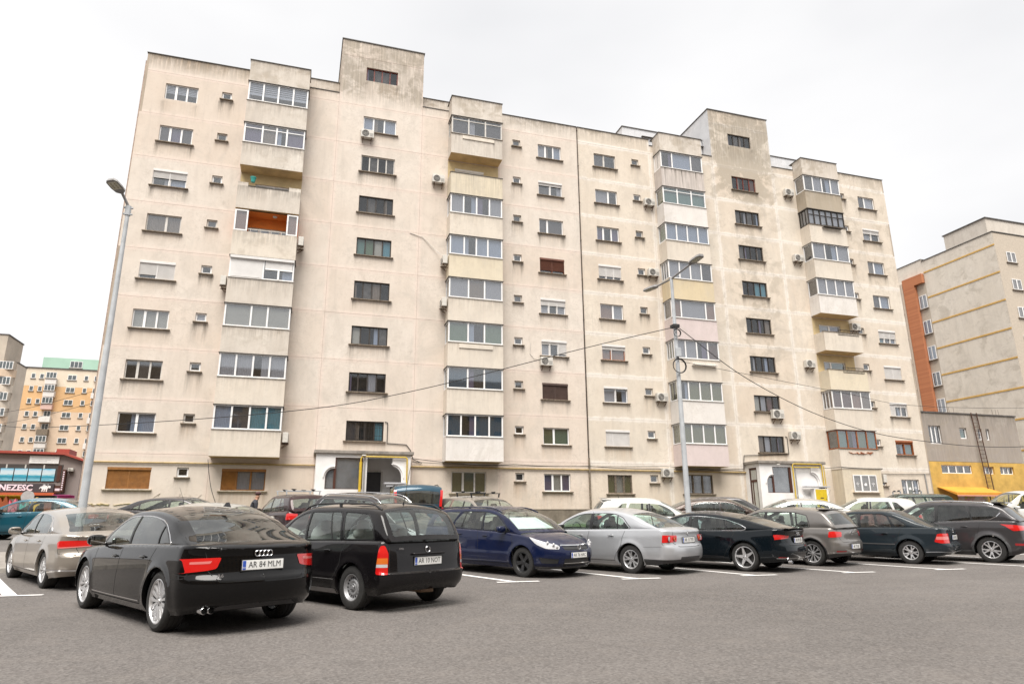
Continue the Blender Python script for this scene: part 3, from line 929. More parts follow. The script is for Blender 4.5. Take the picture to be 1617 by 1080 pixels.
# ------------------------------------------------------------------ paints
P_BLACK = paint_mat('black_paint', (0.0030, 0.0028, 0.0030), 0.0, 0.3, dust=0.02)
P_BLACKG = paint_mat('worn_black_paint', (0.007, 0.0062, 0.0072), 0.0, 0.35, dust=0.09)
P_BLUEBLACK = paint_mat('blue_black_paint', (0.004, 0.007, 0.010), 0.0, 0.3, dust=0.07)
P_NAVY = paint_mat('navy_paint', (0.005, 0.010, 0.040), 0.1, 0.32, dust=0.16)
P_SILVER = paint_mat('silver_paint', (0.50, 0.51, 0.53), 0.55, 0.38, dust=0.12)
P_CHAMP = paint_mat('champagne_paint', (0.36, 0.32, 0.275), 0.6, 0.34, dust=0.12)
P_BROWNGREY = paint_mat('brown_grey_paint', (0.20, 0.185, 0.172), 0.55, 0.34, dust=0.12)
P_DARKTEAL = paint_mat('petrol_grey_paint', (0.018, 0.026, 0.033), 0.1, 0.32, dust=0.14)
P_GREY = paint_mat('dark_grey_paint', (0.065, 0.062, 0.065), 0.5, 0.32, dust=0.10)
P_TEAL = paint_mat('teal_paint', (0.008, 0.085, 0.125), 0.3, 0.32, dust=0.1)
P_BLUE = paint_mat('mid_blue_paint', (0.022, 0.062, 0.095), 0.2, 0.35, dust=0.1)
P_WHITE = paint_mat('white_paint', (0.62, 0.62, 0.60), 0.0, 0.35, dust=0.12)
P_IVORY = paint_mat('pearl_paint', (0.46, 0.45, 0.42), 0.3, 0.35, dust=0.12)
P_BROWN = paint_mat('brown_paint', (0.055, 0.036, 0.028), 0.4, 0.32, dust=0.12)
P_DKRED = paint_mat('dark_red_paint', (0.030, 0.012, 0.014), 0.3, 0.35, dust=0.14)
P_GREEN = paint_mat('dark_green_paint', (0.018, 0.035, 0.028), 0.2, 0.35, dust=0.12)

def rx(c, z):
    return min(float(c.P(np.array([c.U]), np.array([z + d]))[0, 0]) for d in (-.05, 0, .05)) - 0.010
def S_(pts): return [('s', x, z) for x, z in pts]
def R_(pts): return [('r', y, z) for y, z in pts]

def sedan_spec(paint, L=4.93, W=1.87, wb=2.91, fo=0.93, R=0.345, H=1.455, rear=None, **kw):
    XF = wb / 2 + fo; XR = XF - L; k = (H - 0.065)
    s = dict(L=L, W=W, wb=wb, fo=fo, R=R, paint=paint,
        belt=[(XR, 0.955), (XR + 0.25, 1.0), (-1.5, 0.985), (0, 0.94), (0.9, 0.905), (wb / 2, 0.86), (XF - 0.35, 0.74), (XF, 0.63)],
        nose=[(0.15, 0.08), (0.4, 0.0), (0.58, 0.01), (0.66, 0.05), (0.8, 0.1)],
        tail=[(0.2, 0.16), (0.30, 0.10), (0.345, 0.03), (0.42, 0.012), (0.55, 0.0), (0.61, 0.0), (0.63, 0.012), (0.648, 0.062), (0.74, 0.088), (0.86, 0.095), (0.92, 0.075), (0.955, 0.035), (0.975, 0.03), (1.02, 0.07)],
        roof=[(XR + 0.38, 0.995), (XR + 0.75, 1.12), (XR + 1.15, 1.28), (-0.75, k - 0.015), (-0.2, k), (0.25, k - 0.035), (0.70, 1.17), (1.22, 0.90)],
        ws0=1.22, rg0=XR + 0.38)
    s.update(kw); return s

def glass_set(front, rearw, quarter=None, mat=GLASS, ws=(0.32, 1.19), rg=None, rgmat=None, rgv=0.08, sep=None, round_=0.03, wsm=None, rmat=None):
    W = [dict(t='s', name='side_window', pts=front, mat=mat, round=round_), dict(t='s', name='side_window', pts=rearw, mat=rmat or mat, round=round_)]
    if quarter: W.append(dict(t='s', name='quarter_window', pts=quarter, mat=rmat or mat, round=round_))
    W.append(dict(t='c', name='windscreen', r=ws, v0=0.075, v0b=0.055, mat=wsm or GLASS))
    if rg: W.append(dict(t='c', name='rear_window', r=rg, v0=rgv, mat=rgmat or mat))
    return W

def common(root, c, s, spec_w, hand=None, hx=((0.02, 0.80), (-1.0, 0.83)), mirror=None, seatm=INTERIOR, fsteer=0.0, ymul=0.5, mx_=0.72, handle_mat=None):
    style, rimR, tw, rmat = spec_w
    for i, x in enumerate(c.wx):
        for sg in (1, -1):
            add_wheel(root, x, sg * (c.W / 2 - tw / 2 - 0.030), c.R, tw, style, rimR, rmat, steer=fsteer if i == 0 else 0.0)
    seats(root, c, seatm)
    mirrors(root, c, mirror or s['paint'], x=mx_)
    handles(root, c, hx, handle_mat or s['paint'])

def make_black_saloon(label, loc, rz):
    root = empty('parked_car', loc, rz, label, 'car', CARS)
    XR = -2.455
    s = sedan_spec(P_BLACK, L=4.84, W=1.75, rear=1, cr=0.50, nr=2.2)
    s['roofw'] = [(XR + .38, 0.84), (XR + .9, 0.755), (0, 0.755), (0.6, 0.78), (1.22, 0.90)]
    s['regions'] = [
        dict(name='rear_bumper', pts=[('r', 0, 0.34)] + [('r', 0.45, 0.325), ('r', .62, 0.25), ('r', .62, 0.0), ('r', 0, 0.0)], mat=PLASTIC, off=-0.004),
        dict(name='tail_light', pts=[('r', 0.47, 0.86), ('r', 0.70, 0.855), ('r', 0.83, 0.845), ('s', XR + 0.36, 0.83), ('s', XR + .30, 0.70), ('r', 0.83, 0.685), ('r', .60, 0.72), ('r', 0.51, 0.74)], mat=RED_LENS, off=0.006, split=True, round=0.025),
        dict(name='reverse_light', pts=[('r', 0.56, 0.825), ('r', .76, 0.815), ('r', .76, 0.79), ('r', .58, 0.795)], mat=lens_mat('pink_lens', (0.55, 0.16, 0.15)), off=0.007, split=True, round=0.01),
        dict(name='headlight', pts=[('f', 0.50, 0.62), ('f', .78, 0.70), ('s', 1.95, 0.73), ('s', 2.05, 0.66), ('f', 0.75, 0.58)], mat=CLEAR_LENS, off=0.004, split=True),
        dict(name='grille', pts=[('f', 0, 0.60), ('f', 0.40, 0.60), ('f', 0.33, 0.32), ('f', 0, 0.32)], mat=TRIM, off=-0.01)]
    s['ribbons'] = [
        dict(pts=S_([(1.05, 0.33), (1.03, 0.6), (0.98, 0.90)])), dict(pts=S_([(0.0, 0.27), (-0.02, 0.6), (-0.10, 0.935)])),
        dict(pts=S_([(-0.92, 0.27), (-1.02, 0.45), (-1.12, 0.60), (-1.12, 0.75), (-1.28, 0.965)])), dict(pts=S_([(1.0, 0.27), (0, 0.27), (-0.92, 0.27)])),
        dict(pts=[('r', 0.66, 0.955), ('r', 0.62, 0.87), ('r', .60, 0.72), ('r', .50, 0.60), ('r', 0.4, 0.595), ('r', 0, 0.595)]),
        dict(pts=[('s', -1.86, 0.62), ('s', -2.1, 0.63), ('s', XR + 0.27, 0.66), ('r', 0.86, 0.675), ('r', 0.6, 0.64)], w=0.006),
        dict(pts=S_([(0.98, 0.30), (0.3, 0.30), (-0.9, 0.305)]), name='chrome_strip', mat=CHROME, w=0.014, off=0.003)]
    fr = [(0.86, 0.93), (0.62, 1.13), (0.36, 1.30), (-0.13, 1.335), (-0.09, 0.955)]
    rw = [(-0.17, 0.955), (-0.21, 1.335), (-0.75, 1.315), (-1.15, 1.21), (-1.14, 0.99)]
    q = [(-1.18, 0.995), (-1.19, 1.19), (-1.40, 1.09), (-1.50, 1.005)]
    s['windows'] = glass_set(fr, rw, q, ws=(0.30, 1.16), rg=(XR + 0.42, XR + 1.32), rgmat=GLASS_DARK, rgv=0.17, mat=GLASS_MID, rmat=GLASS_DARK)
    s['trims'] = [dict(pts=[(0.92, 0.925), (0.62, 1.155), (0.34, 1.325), (-0.3, 1.355), (-0.8, 1.33), (-1.18, 1.225), (-1.46, 1.09), (-1.58, 0.99), (-1.1, 0.975)], chrome=True, w=0.014, round=0.05),
                  dict(pts=[(-0.15, 0.96), (-0.17, 1.33)], closed=False, w=0.05), dict(pts=[(-1.16, 0.99), (-1.17, 1.2)], closed=False, w=0.025)]
    c = Car(s); c.build(root, 0.05)
    common(root, c, s, ('multi', 0.252, 0.235, ALLOY), hx=((0.12, 0.80), (-0.92, 0.83)), mx_=0.74)
    zr = XR + 0.078
    plate(root, rx(c, 0.765), 0.765, -1, 'AR 84 MLM', tilt=0.03)
    for i, k in enumerate((-1.5, -.5, .5, 1.5)):
        mb = MB(); mb.lathe([(0.033, 0), (0.038, 0.004), (0.033, 0.008), (0.028, 0.004)], 22, 'x', (rx(c, .895), k * 0.051, 0.895), closed=True); mb.build('ring_emblem', CHROME, root, smooth=True)
    T = Matrix(((0, 0, -1, XR + 0.052), (-1, 0, 0, 0.52), (0, 1, 0, 0.665), (0, 0, 0, 1)))
    text_mesh('badge_lettering', 'A6', 0.055, CHROME, root, T, 0.002, sx=1.25)
    for y in (0.53, 0.61):
        mb = MB(); mb.lathe([(0.040, 0.14), (0.041, -0.01), (0.036, -0.014), (0.034, 0.0), (0.033, 0.14)], 24, 'x', (XR + 0.19, y, 0.285)); o_ = mb.build('exhaust_pipe', CHROME, root, smooth=True, autosmooth=60); mb = MB(); mb.lathe([(0.0005, 0.03), (0.034, 0.03)], 20, 'x', (XR + 0.19, y, 0.285)); mb.build('pipe_inside', SEAM, o_)
    mb = MB(); mb.add([(-1.35, -.005, 1.435), (-1.18, -.03, 1.447), (-1.18, .03, 1.447), (-1.30, 0, 1.50), (-1.22, -.006, 1.50), (-1.22, .006, 1.50), (-1.36, .005, 1.435)], [(0, 1, 4, 3), (6, 3, 5, 2), (3, 4, 5), (0, 3, 6), (1, 2, 5, 4)]); mb.build('antenna_fin', P_BLACK, root)
    return root, c

def ring(root, x, y, z, r, mat=CHROME, t=0.006, face='x', n=22):
    mb = MB(); mb.lathe([(r - t, 0), (r, t), (r + t, 0), (r, -t)], n, face, (x, y, z), closed=True)
    return mb.build('ring_emblem', mat, root, smooth=True)

def emblem_bolt(root, x, z, face):
    """ring with a flat lightning stroke"""
    ring(root, x, 0, z, 0.042, t=0.006)
    mb = MB(); mb.prism([(-0.055, 0.012), (0.02, 0.012), (-0.005, 0.0), (0.055, -0.012), (-0.02, -0.012), (0.005, 0.0)], x - 0.003, x + 0.003, 'x'); mb.build('bolt_emblem', CHROME, root)

def emblem_vw(root, x, z):
    ring(root, x, 0, z, 0.045, t=0.005)
    mb = MB()
    V = [(-0.024, 0.034), (0, 0.002), (0.024, 0.034)]; Wp = [(-0.038, 0.018), (-0.02, -0.034), (0, -0.004), (0.02, -0.034), (0.038, 0.018)]
    for P in (V, Wp):
        for a, b in zip(P, P[1:]): mb.bar((x, a[0], z + a[1]), (x, b[0], z + b[1]), 0.005, 0.008, up=(1, 0, 0))
    mb.build('letter_emblem', CHROME, root)

def aerial(root, x, z, h=0.5, lean=-0.12, mat=TRIM, y=0):
    mb = MB(); mb.tube([(x, y, z - 0.02), (x + lean * 0.1, y, z + 0.04), (x + lean, y, z + h)], 0.006, 6, r2=0.003)
    mb.tube([(x, y, z - 0.03), (x + lean * 0.06, y, z + 0.03)], 0.018, 8, r2=0.008); return mb.build('roof_aerial', mat, root, smooth=True)

def wiper(root, c, z, y0, y1, dz, x):
    mb = MB(); mb.bar((x, y0, z), (x - 0.0, y1, z + dz), 0.02, 0.016); mb.tube([(x + .05, y0, z), (x - 0.01, y0, z)], 0.022, 8); mb.build('rear_wiper', TRIM, root, smooth=True)

def stdribs(x1, x2, x3, zb=0.27, zt=0.92, arch=True):
    r = [dict(pts=S_([(x1 + 0.04, 0.30), (x1 + 0.03, 0.6), (x1 - 0.03, zt - 0.02)])), dict(pts=S_([(x2, zb), (x2 - 0.02, 0.6), (x2 - 0.07, zt)])),
         dict(pts=S_([(x3 + 0.02, zb), (x3 - 0.06, 0.42), (x3 - 0.20, 0.62), (x3 - 0.22, 0.76), (x3 - 0.30, zt + 0.02)])), dict(pts=S_([(x1, zb), (x2, zb), (x3, zb)]))]
    return r

def make_champagne_saloon(label, loc, rz):
    root = empty('parked_car', loc, rz, label, 'car', CARS)
    s = sedan_spec(P_CHAMP, L=4.77, W=1.80, wb=2.71, fo=0.93, R=0.335, H=1.47)
    XR = 2.285 - 4.77
    s['cr'] = 0.45
    s['regions'] = [
        dict(name='tail_light', pts=[('r', 0.33, 0.885), ('r', 0.70, 0.885), ('r', 0.84, 0.88), ('s', XR + 0.36, 0.845), ('s', XR + 0.30, 0.745), ('r', 0.84, 0.745), ('r', .40, 0.775), ('r', 0.35, 0.80)], mat=RED_LENS, off=0.005, split=True, round=0.03),
        dict(name='reverse_light', pts=[('r', 0.38, 0.795), ('r', .80, 0.772), ('s', XR + .3, 0.768), ('s', XR + .3, 0.752), ('r', .8, 0.75), ('r', .40, 0.777)], mat=lens_mat('pink_lens', (0.55, 0.16, 0.15)), off=0.0065, split=True, round=0.005)]
    s['ribbons'] = stdribs(1.0, -0.05, -0.92) + [
        dict(pts=[('s', -1.72, 0.36), ('s', XR + 0.3, 0.37), ('r', .8, .37), ('r', 0, 0.375)], name='chrome_strip', mat=CHROME, w=0.026, off=0.005),
        dict(pts=[('r', 0.60, 0.955), ('r', 0.60, 0.88), ('r', .60, 0.74), ('r', .52, 0.62), ('r', 0, 0.61)]), dict(pts=[('s', XR + .3, 0.74), ('r', .84, .66), ('r', 0.6, .64)])]
    fr = [(0.88, 0.94), (0.62, 1.15), (0.36, 1.32), (-0.10, 1.35), (-0.06, 0.965)]
    rw = [(-0.14, 0.965), (-0.18, 1.35), (-0.75, 1.325), (-1.10, 1.22), (-1.18, 1.12), (-1.10, 0.99)]
    q = [(-1.16, 1.0), (-1.21, 1.11), (-1.32, 1.06), (-1.36, 1.02)]
    s['windows'] = glass_set(fr, rw, q, ws=(0.30, 1.16), rg=(XR + 0.46, XR + 1.30), rgmat=GLASS_MID, rgv=0.16, mat=GLASS_MID)
    s['trims'] = [dict(pts=[(0.92, 0.93), (0.62, 1.17), (0.34, 1.345), (-0.3, 1.37), (-0.8, 1.345), (-1.16, 1.24), (-1.38, 1.08), (-1.42, 1.0), (-1.0, 0.98)], chrome=True, w=0.012, round=0.05),
                  dict(pts=[(-0.12, 0.965), (-0.14, 1.34)], closed=False, w=0.05)]
    c = Car(s); c.build(root, 0.055)
    common(root, c, s, ('multi', 0.225, 0.225, ALLOY), hx=((0.12, 0.815), (-0.90, 0.84)), mx_=0.76)
    emblem_vw(root, rx(c, 0.86) + 0.006, 0.86)
    return root, c

def wagon_roof(XR, k, zb=0.96, slope=0.30, x0=0.08, ws=(0.70, 1.18, 1.22, 0.90)):
    return [(XR + x0, zb), (XR + x0 + slope * 0.35, zb + (k - zb) * 0.42), (XR + x0 + slope * 0.8, zb + (k - zb) * 0.82), (XR + x0 + slope * 1.25, k - 0.035), (XR + x0 + slope * 1.25 + 0.45, k - 0.008), (-0.35, k), (0.20, k - 0.03), (ws[0], ws[1]), (ws[2], ws[3])]

def make_black_estate(label, loc, rz):
    root = empty('parked_car', loc, rz, label, 'car', CARS)
    L, W, wb, fo, H = 4.29, 1.66, 2.61, 0.87, 1.50
    XF = wb / 2 + fo; XR = XF - L; k = H - 0.055
    s = dict(L=L, W=W, wb=wb, fo=fo, R=0.31, paint=P_BLACKG, cr=0.26, nr=3.2, cf=0.5,
        belt=[(XR, 0.965), (-1.3, 0.955), (0, 0.925), (0.8, 0.90), (wb / 2, 0.84), (XF - 0.3, 0.74), (XF, 0.62)],
        nose=[(0.15, 0.05), (0.4, 0.0), (0.58, 0.01), (0.8, 0.12)],
        tail=[(0.2, 0.10), (0.30, 0.03), (0.42, 0.0), (0.515, 0.0), (0.53, 0.045), (0.75, 0.06), (0.97, 0.085)],
        roof=wagon_roof(XR, k, 0.955, 0.36, 0.09, ws=(0.72, 1.20, 1.18, 0.90)), ws0=1.18, rg0=XR + 0.09, bowr=0.05, bowf=0.14,
        roofw=[(XR, 0.84), (XR + 0.5, 0.80), (0, 0.79), (0.6, 0.80), (1.2, 0.9)],
        strips=[(0.40, 0.46, 0.012, -1.0, 1.0)], flare=0.012)
    s['regions'] = [
        dict(name='rear_bumper', pts=[('s', -1.68, 0.50), ('s', XR + .2, 0.515), ('r', .7, 0.515), ('r', 0, 0.515), ('r', 0, 0.30), ('r', .7, 0.30), ('s', XR + 0.2, 0.3), ('s', -1.66, 0.34)], mat=P_BLACKG, off=0.004, round=0.01),
        dict(name='tail_light', pts=[('r', 0.685, 0.515), ('r', .68, 0.80), ('r', .73, 0.905), ('r', .775, 0.90), ('s', XR + .175, 0.86), ('s', XR + .20, 0.70), ('s', XR + .22, 0.515)], mat=RED_LENS, off=0.008, split=True, round=0.03),
        dict(name='indicator_light', pts=[('r', 0.69, 0.655), ('r', .69, 0.735), ('s', XR + .19, 0.735), ('s', XR + .205, 0.655)], mat=AMBER_LENS, off=0.0095, split=True, round=0.008),
        dict(name='reverse_light', pts=[('r', 0.69, 0.61), ('r', .69, 0.652), ('s', XR + .205, 0.652), ('s', XR + .21, 0.61)], mat=CLEAR_LENS, off=0.0095, split=True, round=0.004)]
    s['ribbons'] = stdribs(1.0, 0.0, -0.82, zt=0.94) + [
        dict(pts=[('r', 0.665, 0.95), ('r', 0.665, 0.53), ('r', 0, 0.53)], w=0.008),
        dict(pts=S_([(1.0, 0.43), (-0.90, 0.43)]), name='rub_strip', mat=simple_mat('strip_grey', (0.30, 0.29, 0.29), .5), w=0.052, off=0.006),
        dict(pts=S_([(0.92, 0.235), (-0.92, 0.235)]), name='sill_trim', mat=simple_mat('strip_grey', (0.30, 0.29, 0.29), .5), w=0.07, off=0.005)]
    fr = [(0.86, 0.93), (0.66, 1.10), (0.36, 1.325), (0.06, 1.36), (0.07, 0.95)]
    rw = [(0.0, 0.95), (-0.01, 1.36), (-0.78, 1.365), (-0.84, 1.30), (-0.90, 0.97)]
    q = [(-0.98, 0.98), (-0.93, 1.36), (-1.50, 1.33), (-1.66, 1.18), (-1.72, 0.985)]
    gl = thin_glass('pale_glass', (0.84, 0.92, 0.90), dirt=0.05)
    s['windows'] = glass_set(fr, rw, q, ws=(0.34, 1.10), mat=gl) + [dict(t='c', name='rear_window', r=(0.07, 0.50), abs=True, v0=0.125, v0b=0.10, mat=gl)]
    blk = dict(round=0.05)
    s['trims'] = [dict(pts=[(0.90, 0.925), (0.66, 1.125), (0.35, 1.345), (0.0, 1.38), (0.02, 0.945)], w=0.012), dict(pts=[(0.02, 0.945), (0.0, 1.38), (-0.80, 1.385), (-0.88, 1.30), (-0.93, 0.96)], w=0.012),
                  dict(pts=[(-1.0, 0.975), (-0.91, 1.38), (-1.5, 1.345), (-1.68, 1.19), (-1.74, 0.975)], w=0.012), dict(pts=[(0.035, 0.95), (0.03, 1.37)], closed=False, w=0.05), dict(pts=[(-0.70, 0.95), (-0.55, 1.37)], closed=False, w=0.02)]
    c = Car(s); c.build(root, 0.05)
    common(root, c, s, ('steel', 0.185, 0.19, STEEL_RIM), hx=((0.16, 0.80), (-0.70, 0.81)), mx_=0.80, mirror=P_BLACKG, seatm=INTERIOR_LT)
    plate(root, rx(c, 0.675), 0.675, -1, 'AR 10 NOT')
    emblem_bolt(root, rx(c, 0.835) + 0.006, 0.835, -1)
    mb = MB(); mb.box(XR + 0.012, XR + 0.07, -0.30, 0.30, 0.765, 0.79); mb.build('boot_handle_strip', P_BLACKG, root, bevel=0.006)
    wiper(root, c, 0.985, 0.0, 0.33, 0.03, XR + 0.085)
    rails(root, c, TRIM, XR + 0.45, 0.45, 0.05)
    aerial(root, -1.45, k + 0.055, 0.62, -0.16)
    mb = MB(); mb.tube([(XR + 0.4, 0.1, 0.26), (XR + 0.16, 0.02, 0.25), (XR + 0.1, -0.15, 0.25)], 0.028, 10); mb.build('exhaust_pipe', simple_mat('rusty_pipe', (0.16, 0.10, 0.06), 0.8, var=.2), root, smooth=True)
    T = Matrix(((0, 0, -1, XR + 0.062), (-1, 0, 0, 0.50), (0, 1, 0, 0.855), (0, 0, 0, 1)))
    text_mesh('badge_lettering', 'OPEL', 0.035, CHROME, root, T, 0.002, sx=1.2)
    return root, c

def make_navy_estate(label, loc, rz):
    root = empty('parked_car', loc, rz, label, 'car', CARS)
    L, W, wb, fo, H = 4.51, 1.74, 2.70, 0.90, 1.50
    XF = wb / 2 + fo; XR = XF - L; k = H - 0.06
    s = dict(L=L, W=W, wb=wb, fo=fo, R=0.32, paint=P_NAVY, cr=0.28, nr=3.0, cf=0.62, nf=2.35, flare=0.022,
        belt=[(XR, 1.0), (-1.3, 0.985), (0, 0.95), (0.8, 0.92), (wb / 2, 0.87), (XF - 0.4, 0.78), (XF, 0.66)],
        nose=[(0.15, 0.10), (0.25, 0.03), (0.42, 0.0), (0.55, 0.01), (0.66, 0.05), (0.9, 0.16)],
        tail=[(0.2, 0.08), (0.42, 0.0), (0.53, 0.02), (0.75, 0.05), (0.97, 0.09)],
        roof=wagon_roof(XR, k, 0.985, 0.42, 0.10, ws=(0.78, 1.22, 1.26, 0.92)), ws0=1.26, rg0=XR + 0.1, bowr=0.05,
        strips=[(0.44, 0.50, 0.010, -0.95, 0.95)])
    s['regions'] = [
        dict(name='headlight', pts=[('s', 1.62, 0.845), ('s', 1.50, 0.86), ('s', 1.78, 0.70), ('f', 0.72, 0.615), ('f', 0.50, 0.60), ('f', 0.47, 0.66), ('f', 0.62, 0.75), ('f', 0.76, 0.80)], mat=CLEAR_LENS, off=0.006, split=True, round=0.04),
        dict(name='grille', pts=[('f', 0, 0.655), ('f', 0.42, 0.665), ('f', 0.38, 0.585), ('f', 0, 0.565)], mat=TRIM, off=-0.006),
        dict(name='lower_grille', pts=[('f', 0, 0.41), ('f', 0.40, 0.41), ('f', 0.42, 0.26), ('f', 0, 0.26)], mat=TRIM, off=-0.01),
        dict(name='fog_lamp_recess', pts=[('f', 0.52, 0.40), ('f', 0.80, 0.44), ('f', 0.78, 0.32), ('f', 0.54, 0.31)], mat=TRIM, off=-0.006, split=True, round=0.03),
        dict(name='front_lip', pts=[('f', 0, 0.245), ('f', .8, 0.245), ('s', 1.72, 0.26), ('s', 1.72, 0.15), ('f', .8, 0.1), ('f', 0, 0.1)], mat=PLASTIC, off=0.002)]
    s['ribbons'] = stdribs(1.05, -0.02, -0.86, zt=0.955) + [
        dict(pts=[('f', 0, 0.675), ('f', 0.45, 0.685), ('f', 0.44, 0.665)], name='chrome_strip', mat=CHROME, w=0.022, off=0.008),
        dict(pts=[('f', 0, 0.605), ('f', 0.38, 0.615)], name='grille_bar', mat=PLASTIC, w=0.010, off=0.002),
        dict(pts=[('f', 0, 0.315), ('f', 0.40, 0.318)], name='chrome_strip', mat=CHROME, w=0.012, off=0.004),
        dict(pts=S_([(1.40, 0.62), (1.62, 0.56), (1.70, 0.40)]), w=0.006)]
    fr = [(0.90, 0.965), (0.66, 1.14), (0.36, 1.33), (0.04, 1.37), (0.05, 0.975)]
    rw = [(-0.03, 0.975), (-0.03, 1.37), (-0.70, 1.375), (-0.95, 1.16), (-1.02, 1.01)]
    q = [(-1.12, 1.02), (-0.85, 1.37), (-1.45, 1.345), (-1.74, 1.20), (-1.82, 1.02)]
    s['windows'] = glass_set(fr, rw, q, ws=(0.32, 1.20), mat=GLASS, wsm=GLASS) + [dict(t='c', name='rear_window', r=(0.09, 0.48), abs=True, v0=0.15, mat=GLASS_MID)]
    s['trims'] = [dict(pts=[(0.94, 0.955), (0.66, 1.165), (0.35, 1.355), (0.0, 1.39), (0.01, 0.965)], w=0.012), dict(pts=[(0.0, 0.965), (-0.01, 1.39), (-0.73, 1.395), (-1.0, 1.16), (-1.06, 0.995)], w=0.012), dict(pts=[(0.01, 0.97), (0.0, 1.38)], closed=False, w=0.05),
                  dict(pts=[(-0.72, 1.0), (-0.60, 1.37)], closed=False, w=0.022)]
    c = Car(s); c.build(root, 0.05)
    common(root, c, s, ('fivefat', 0.205, 0.205, ALLOY_DK), hx=((0.18, 0.845), (-0.70, 0.86)), mx_=0.80, fsteer=0.0)
    plate(root, XF + 0.008, 0.475, 1, 'AR 76 HAC')
    mb = MB(); 
    for z, in ((0.638,),): pass
    o = ring(root, XF + 0.012, 0, 0.645, 0.05, t=0.008)
    mb = MB(); mb.prism([(-0.07, 0.012), (0.02, 0.012), (-0.005, 0.0), (0.07, -0.012), (-0.02, -0.012), (0.005, 0.0)], XF + 0.008, XF + 0.016, 'x'); mb.build('bolt_emblem', CHROME, root)
    for sg in (1, -1):
        for (y, x, z) in ((0.62, XF - 0.17, 0.70), (0.70, XF - 0.27, 0.735), (0.55, XF - 0.13, 0.655)):
            mb = MB(); ellipsoid(mb, (x - .012, sg * y, z), (0.022, 0.036, 0.036), 12, 8, 1.0); mb.build('lamp_bowl', CLEAR_LENS, root, smooth=True)
    mb = MB(); mb.add([(1.0, -.6, 1.0), (1.0, .6, 1.0), (0.55, .45, 1.24), (0.55, -.45, 1.24)], [(0, 1, 2, 3)]); mb.build('sunshade', PAPER, root)
    rails(root, c, P_NAVY, XR + 0.5, 0.45, 0.022, r=0.014)
    return root, c

def make_silver_saloon(label, loc, rz):
    root = empty('parked_car', loc, rz, label, 'car', CARS)
    L, W, wb, fo, H = 4.55, 1.72, 2.58, 0.87, 1.46
    XF = wb / 2 + fo; XR = XF - L
    s = sedan_spec(P_SILVER, L=L, W=W, wb=wb, fo=fo, R=0.32, H=H, cr=0.36, nr=2.7,
        belt=[(XR, 0.965), (XR + 0.25, 1.0), (-1.4, 0.985), (0, 0.945), (0.9, 0.915), (wb / 2, 0.87), (XF - 0.35, 0.74), (XF, 0.63)],
        tail=[(0.2, 0.10), (0.36, 0.0), (0.52, 0.0), (0.62, 0.02), (0.66, 0.06), (0.85, 0.07), (0.95, 0.05), (1.02, 0.08)])
    s['roof'] = [(XR + 0.36, 0.995), (XR + 0.72, 1.12), (XR + 1.08, 1.27), (-0.80, H - .075), (-0.3, H - .065), (0.2, H - 0.095), (0.68, 1.18), (1.16, 0.91)]
    s['rg0'] = XR + .36; s['ws0'] = 1.16
    s['regions'] = [
        dict(name='rear_bumper_skirt', pts=[('s', -1.66, 0.345), ('s', XR + .3, 0.34), ('r', .7, 0.34), ('r', .42, 0.345), ('r', .40, 0.40), ('r', 0, 0.40), ('r', 0, 0.1), ('s', XR + 0.2, 0.1), ('s', -1.70, 0.1)], mat=PLASTIC, off=0.002, round=0.0),
        dict(name='tail_light', pts=[('r', 0.45, 0.86), ('r', 0.80, 0.87), ('s', XR + 0.22, 0.87), ('s', XR + .24, 0.72), ('r', 0.80, 0.705), ('r', .47, 0.725)], mat=RED_LENS, off=0.006, split=True, round=0.025)]
    s['ribbons'] = stdribs(0.98, -0.05, -0.86) + [dict(pts=[('r', 0.58, 0.97), ('r', 0.58, 0.70), ('r', .42, 0.62), ('r', 0, 0.61)]), dict(pts=[('s', XR + .24, 0.70), ('r', .8, .65), ('r', 0.55, .64)]), dict(pts=S_([(-1.66, .60), (XR + .26, .62)]), w=.005)]
    fr = [(0.84, 0.95), (0.60, 1.15), (0.34, 1.31), (-0.12, 1.345), (-0.08, 0.965)]
    rw = [(-0.16, 0.965), (-0.20, 1.345), (-0.72, 1.325), (-1.02, 1.22), (-1.24, 1.02), (-1.22, 0.99)]
    gl = thin_glass('green_glass', (0.72, 0.86, 0.80), dirt=0.05)
    s['windows'] = glass_set(fr, rw, None, ws=(0.28, 1.10), rg=(XR + 0.42, XR + 1.18), rgmat=gl, rgv=0.10, mat=gl)
    s['trims'] = [dict(pts=[(0.88, 0.94), (0.60, 1.17), (0.33, 1.33), (-0.12, 1.365), (-0.10, 0.955)], w=0.012), dict(pts=[(-0.14, 0.955), (-0.17, 1.365), (-0.75, 1.345), (-1.06, 1.235), (-1.29, 1.02), (-1.24, 0.98)], w=0.012),
                  dict(pts=[(-0.13, 0.96), (-0.16, 1.36)], closed=False, w=0.085), dict(pts=[(-0.92, 0.98), (-0.90, 1.28)], closed=False, w=0.03)]
    c = Car(s); c.build(root, 0.05)
    common(root, c, s, ('fivetwin', 0.205, 0.205, ALLOY), hx=((0.14, 0.815), (-0.78, 0.835)), mx_=0.72)
    plate(root, rx(c, 0.755), 0.755, -1, 'AR 15 TPD')
    emblem_vw(root, rx(c, 0.905) + 0.006, 0.905)
    for sg in (1, -1):
        for y, r in ((0.54, 0.045), (0.68, 0.062)):
            u, z = c.Rr(y, 0.79); p = c.P(np.array([u]), np.array([0.79]), np.array([0.008]))[0]
            mb = MB(); ellipsoid(mb, (p[0], sg * p[1], 0.79), (0.012, r, r), 16, 8, 1.0); o = mb.build('round_lamp', CLEAR_LENS if r > .05 else AMBER_LENS, root, smooth=True)
            ring(root, p[0] - 0.006, sg * p[1], 0.79, r, RED_DARK, 0.008)
    return root, c

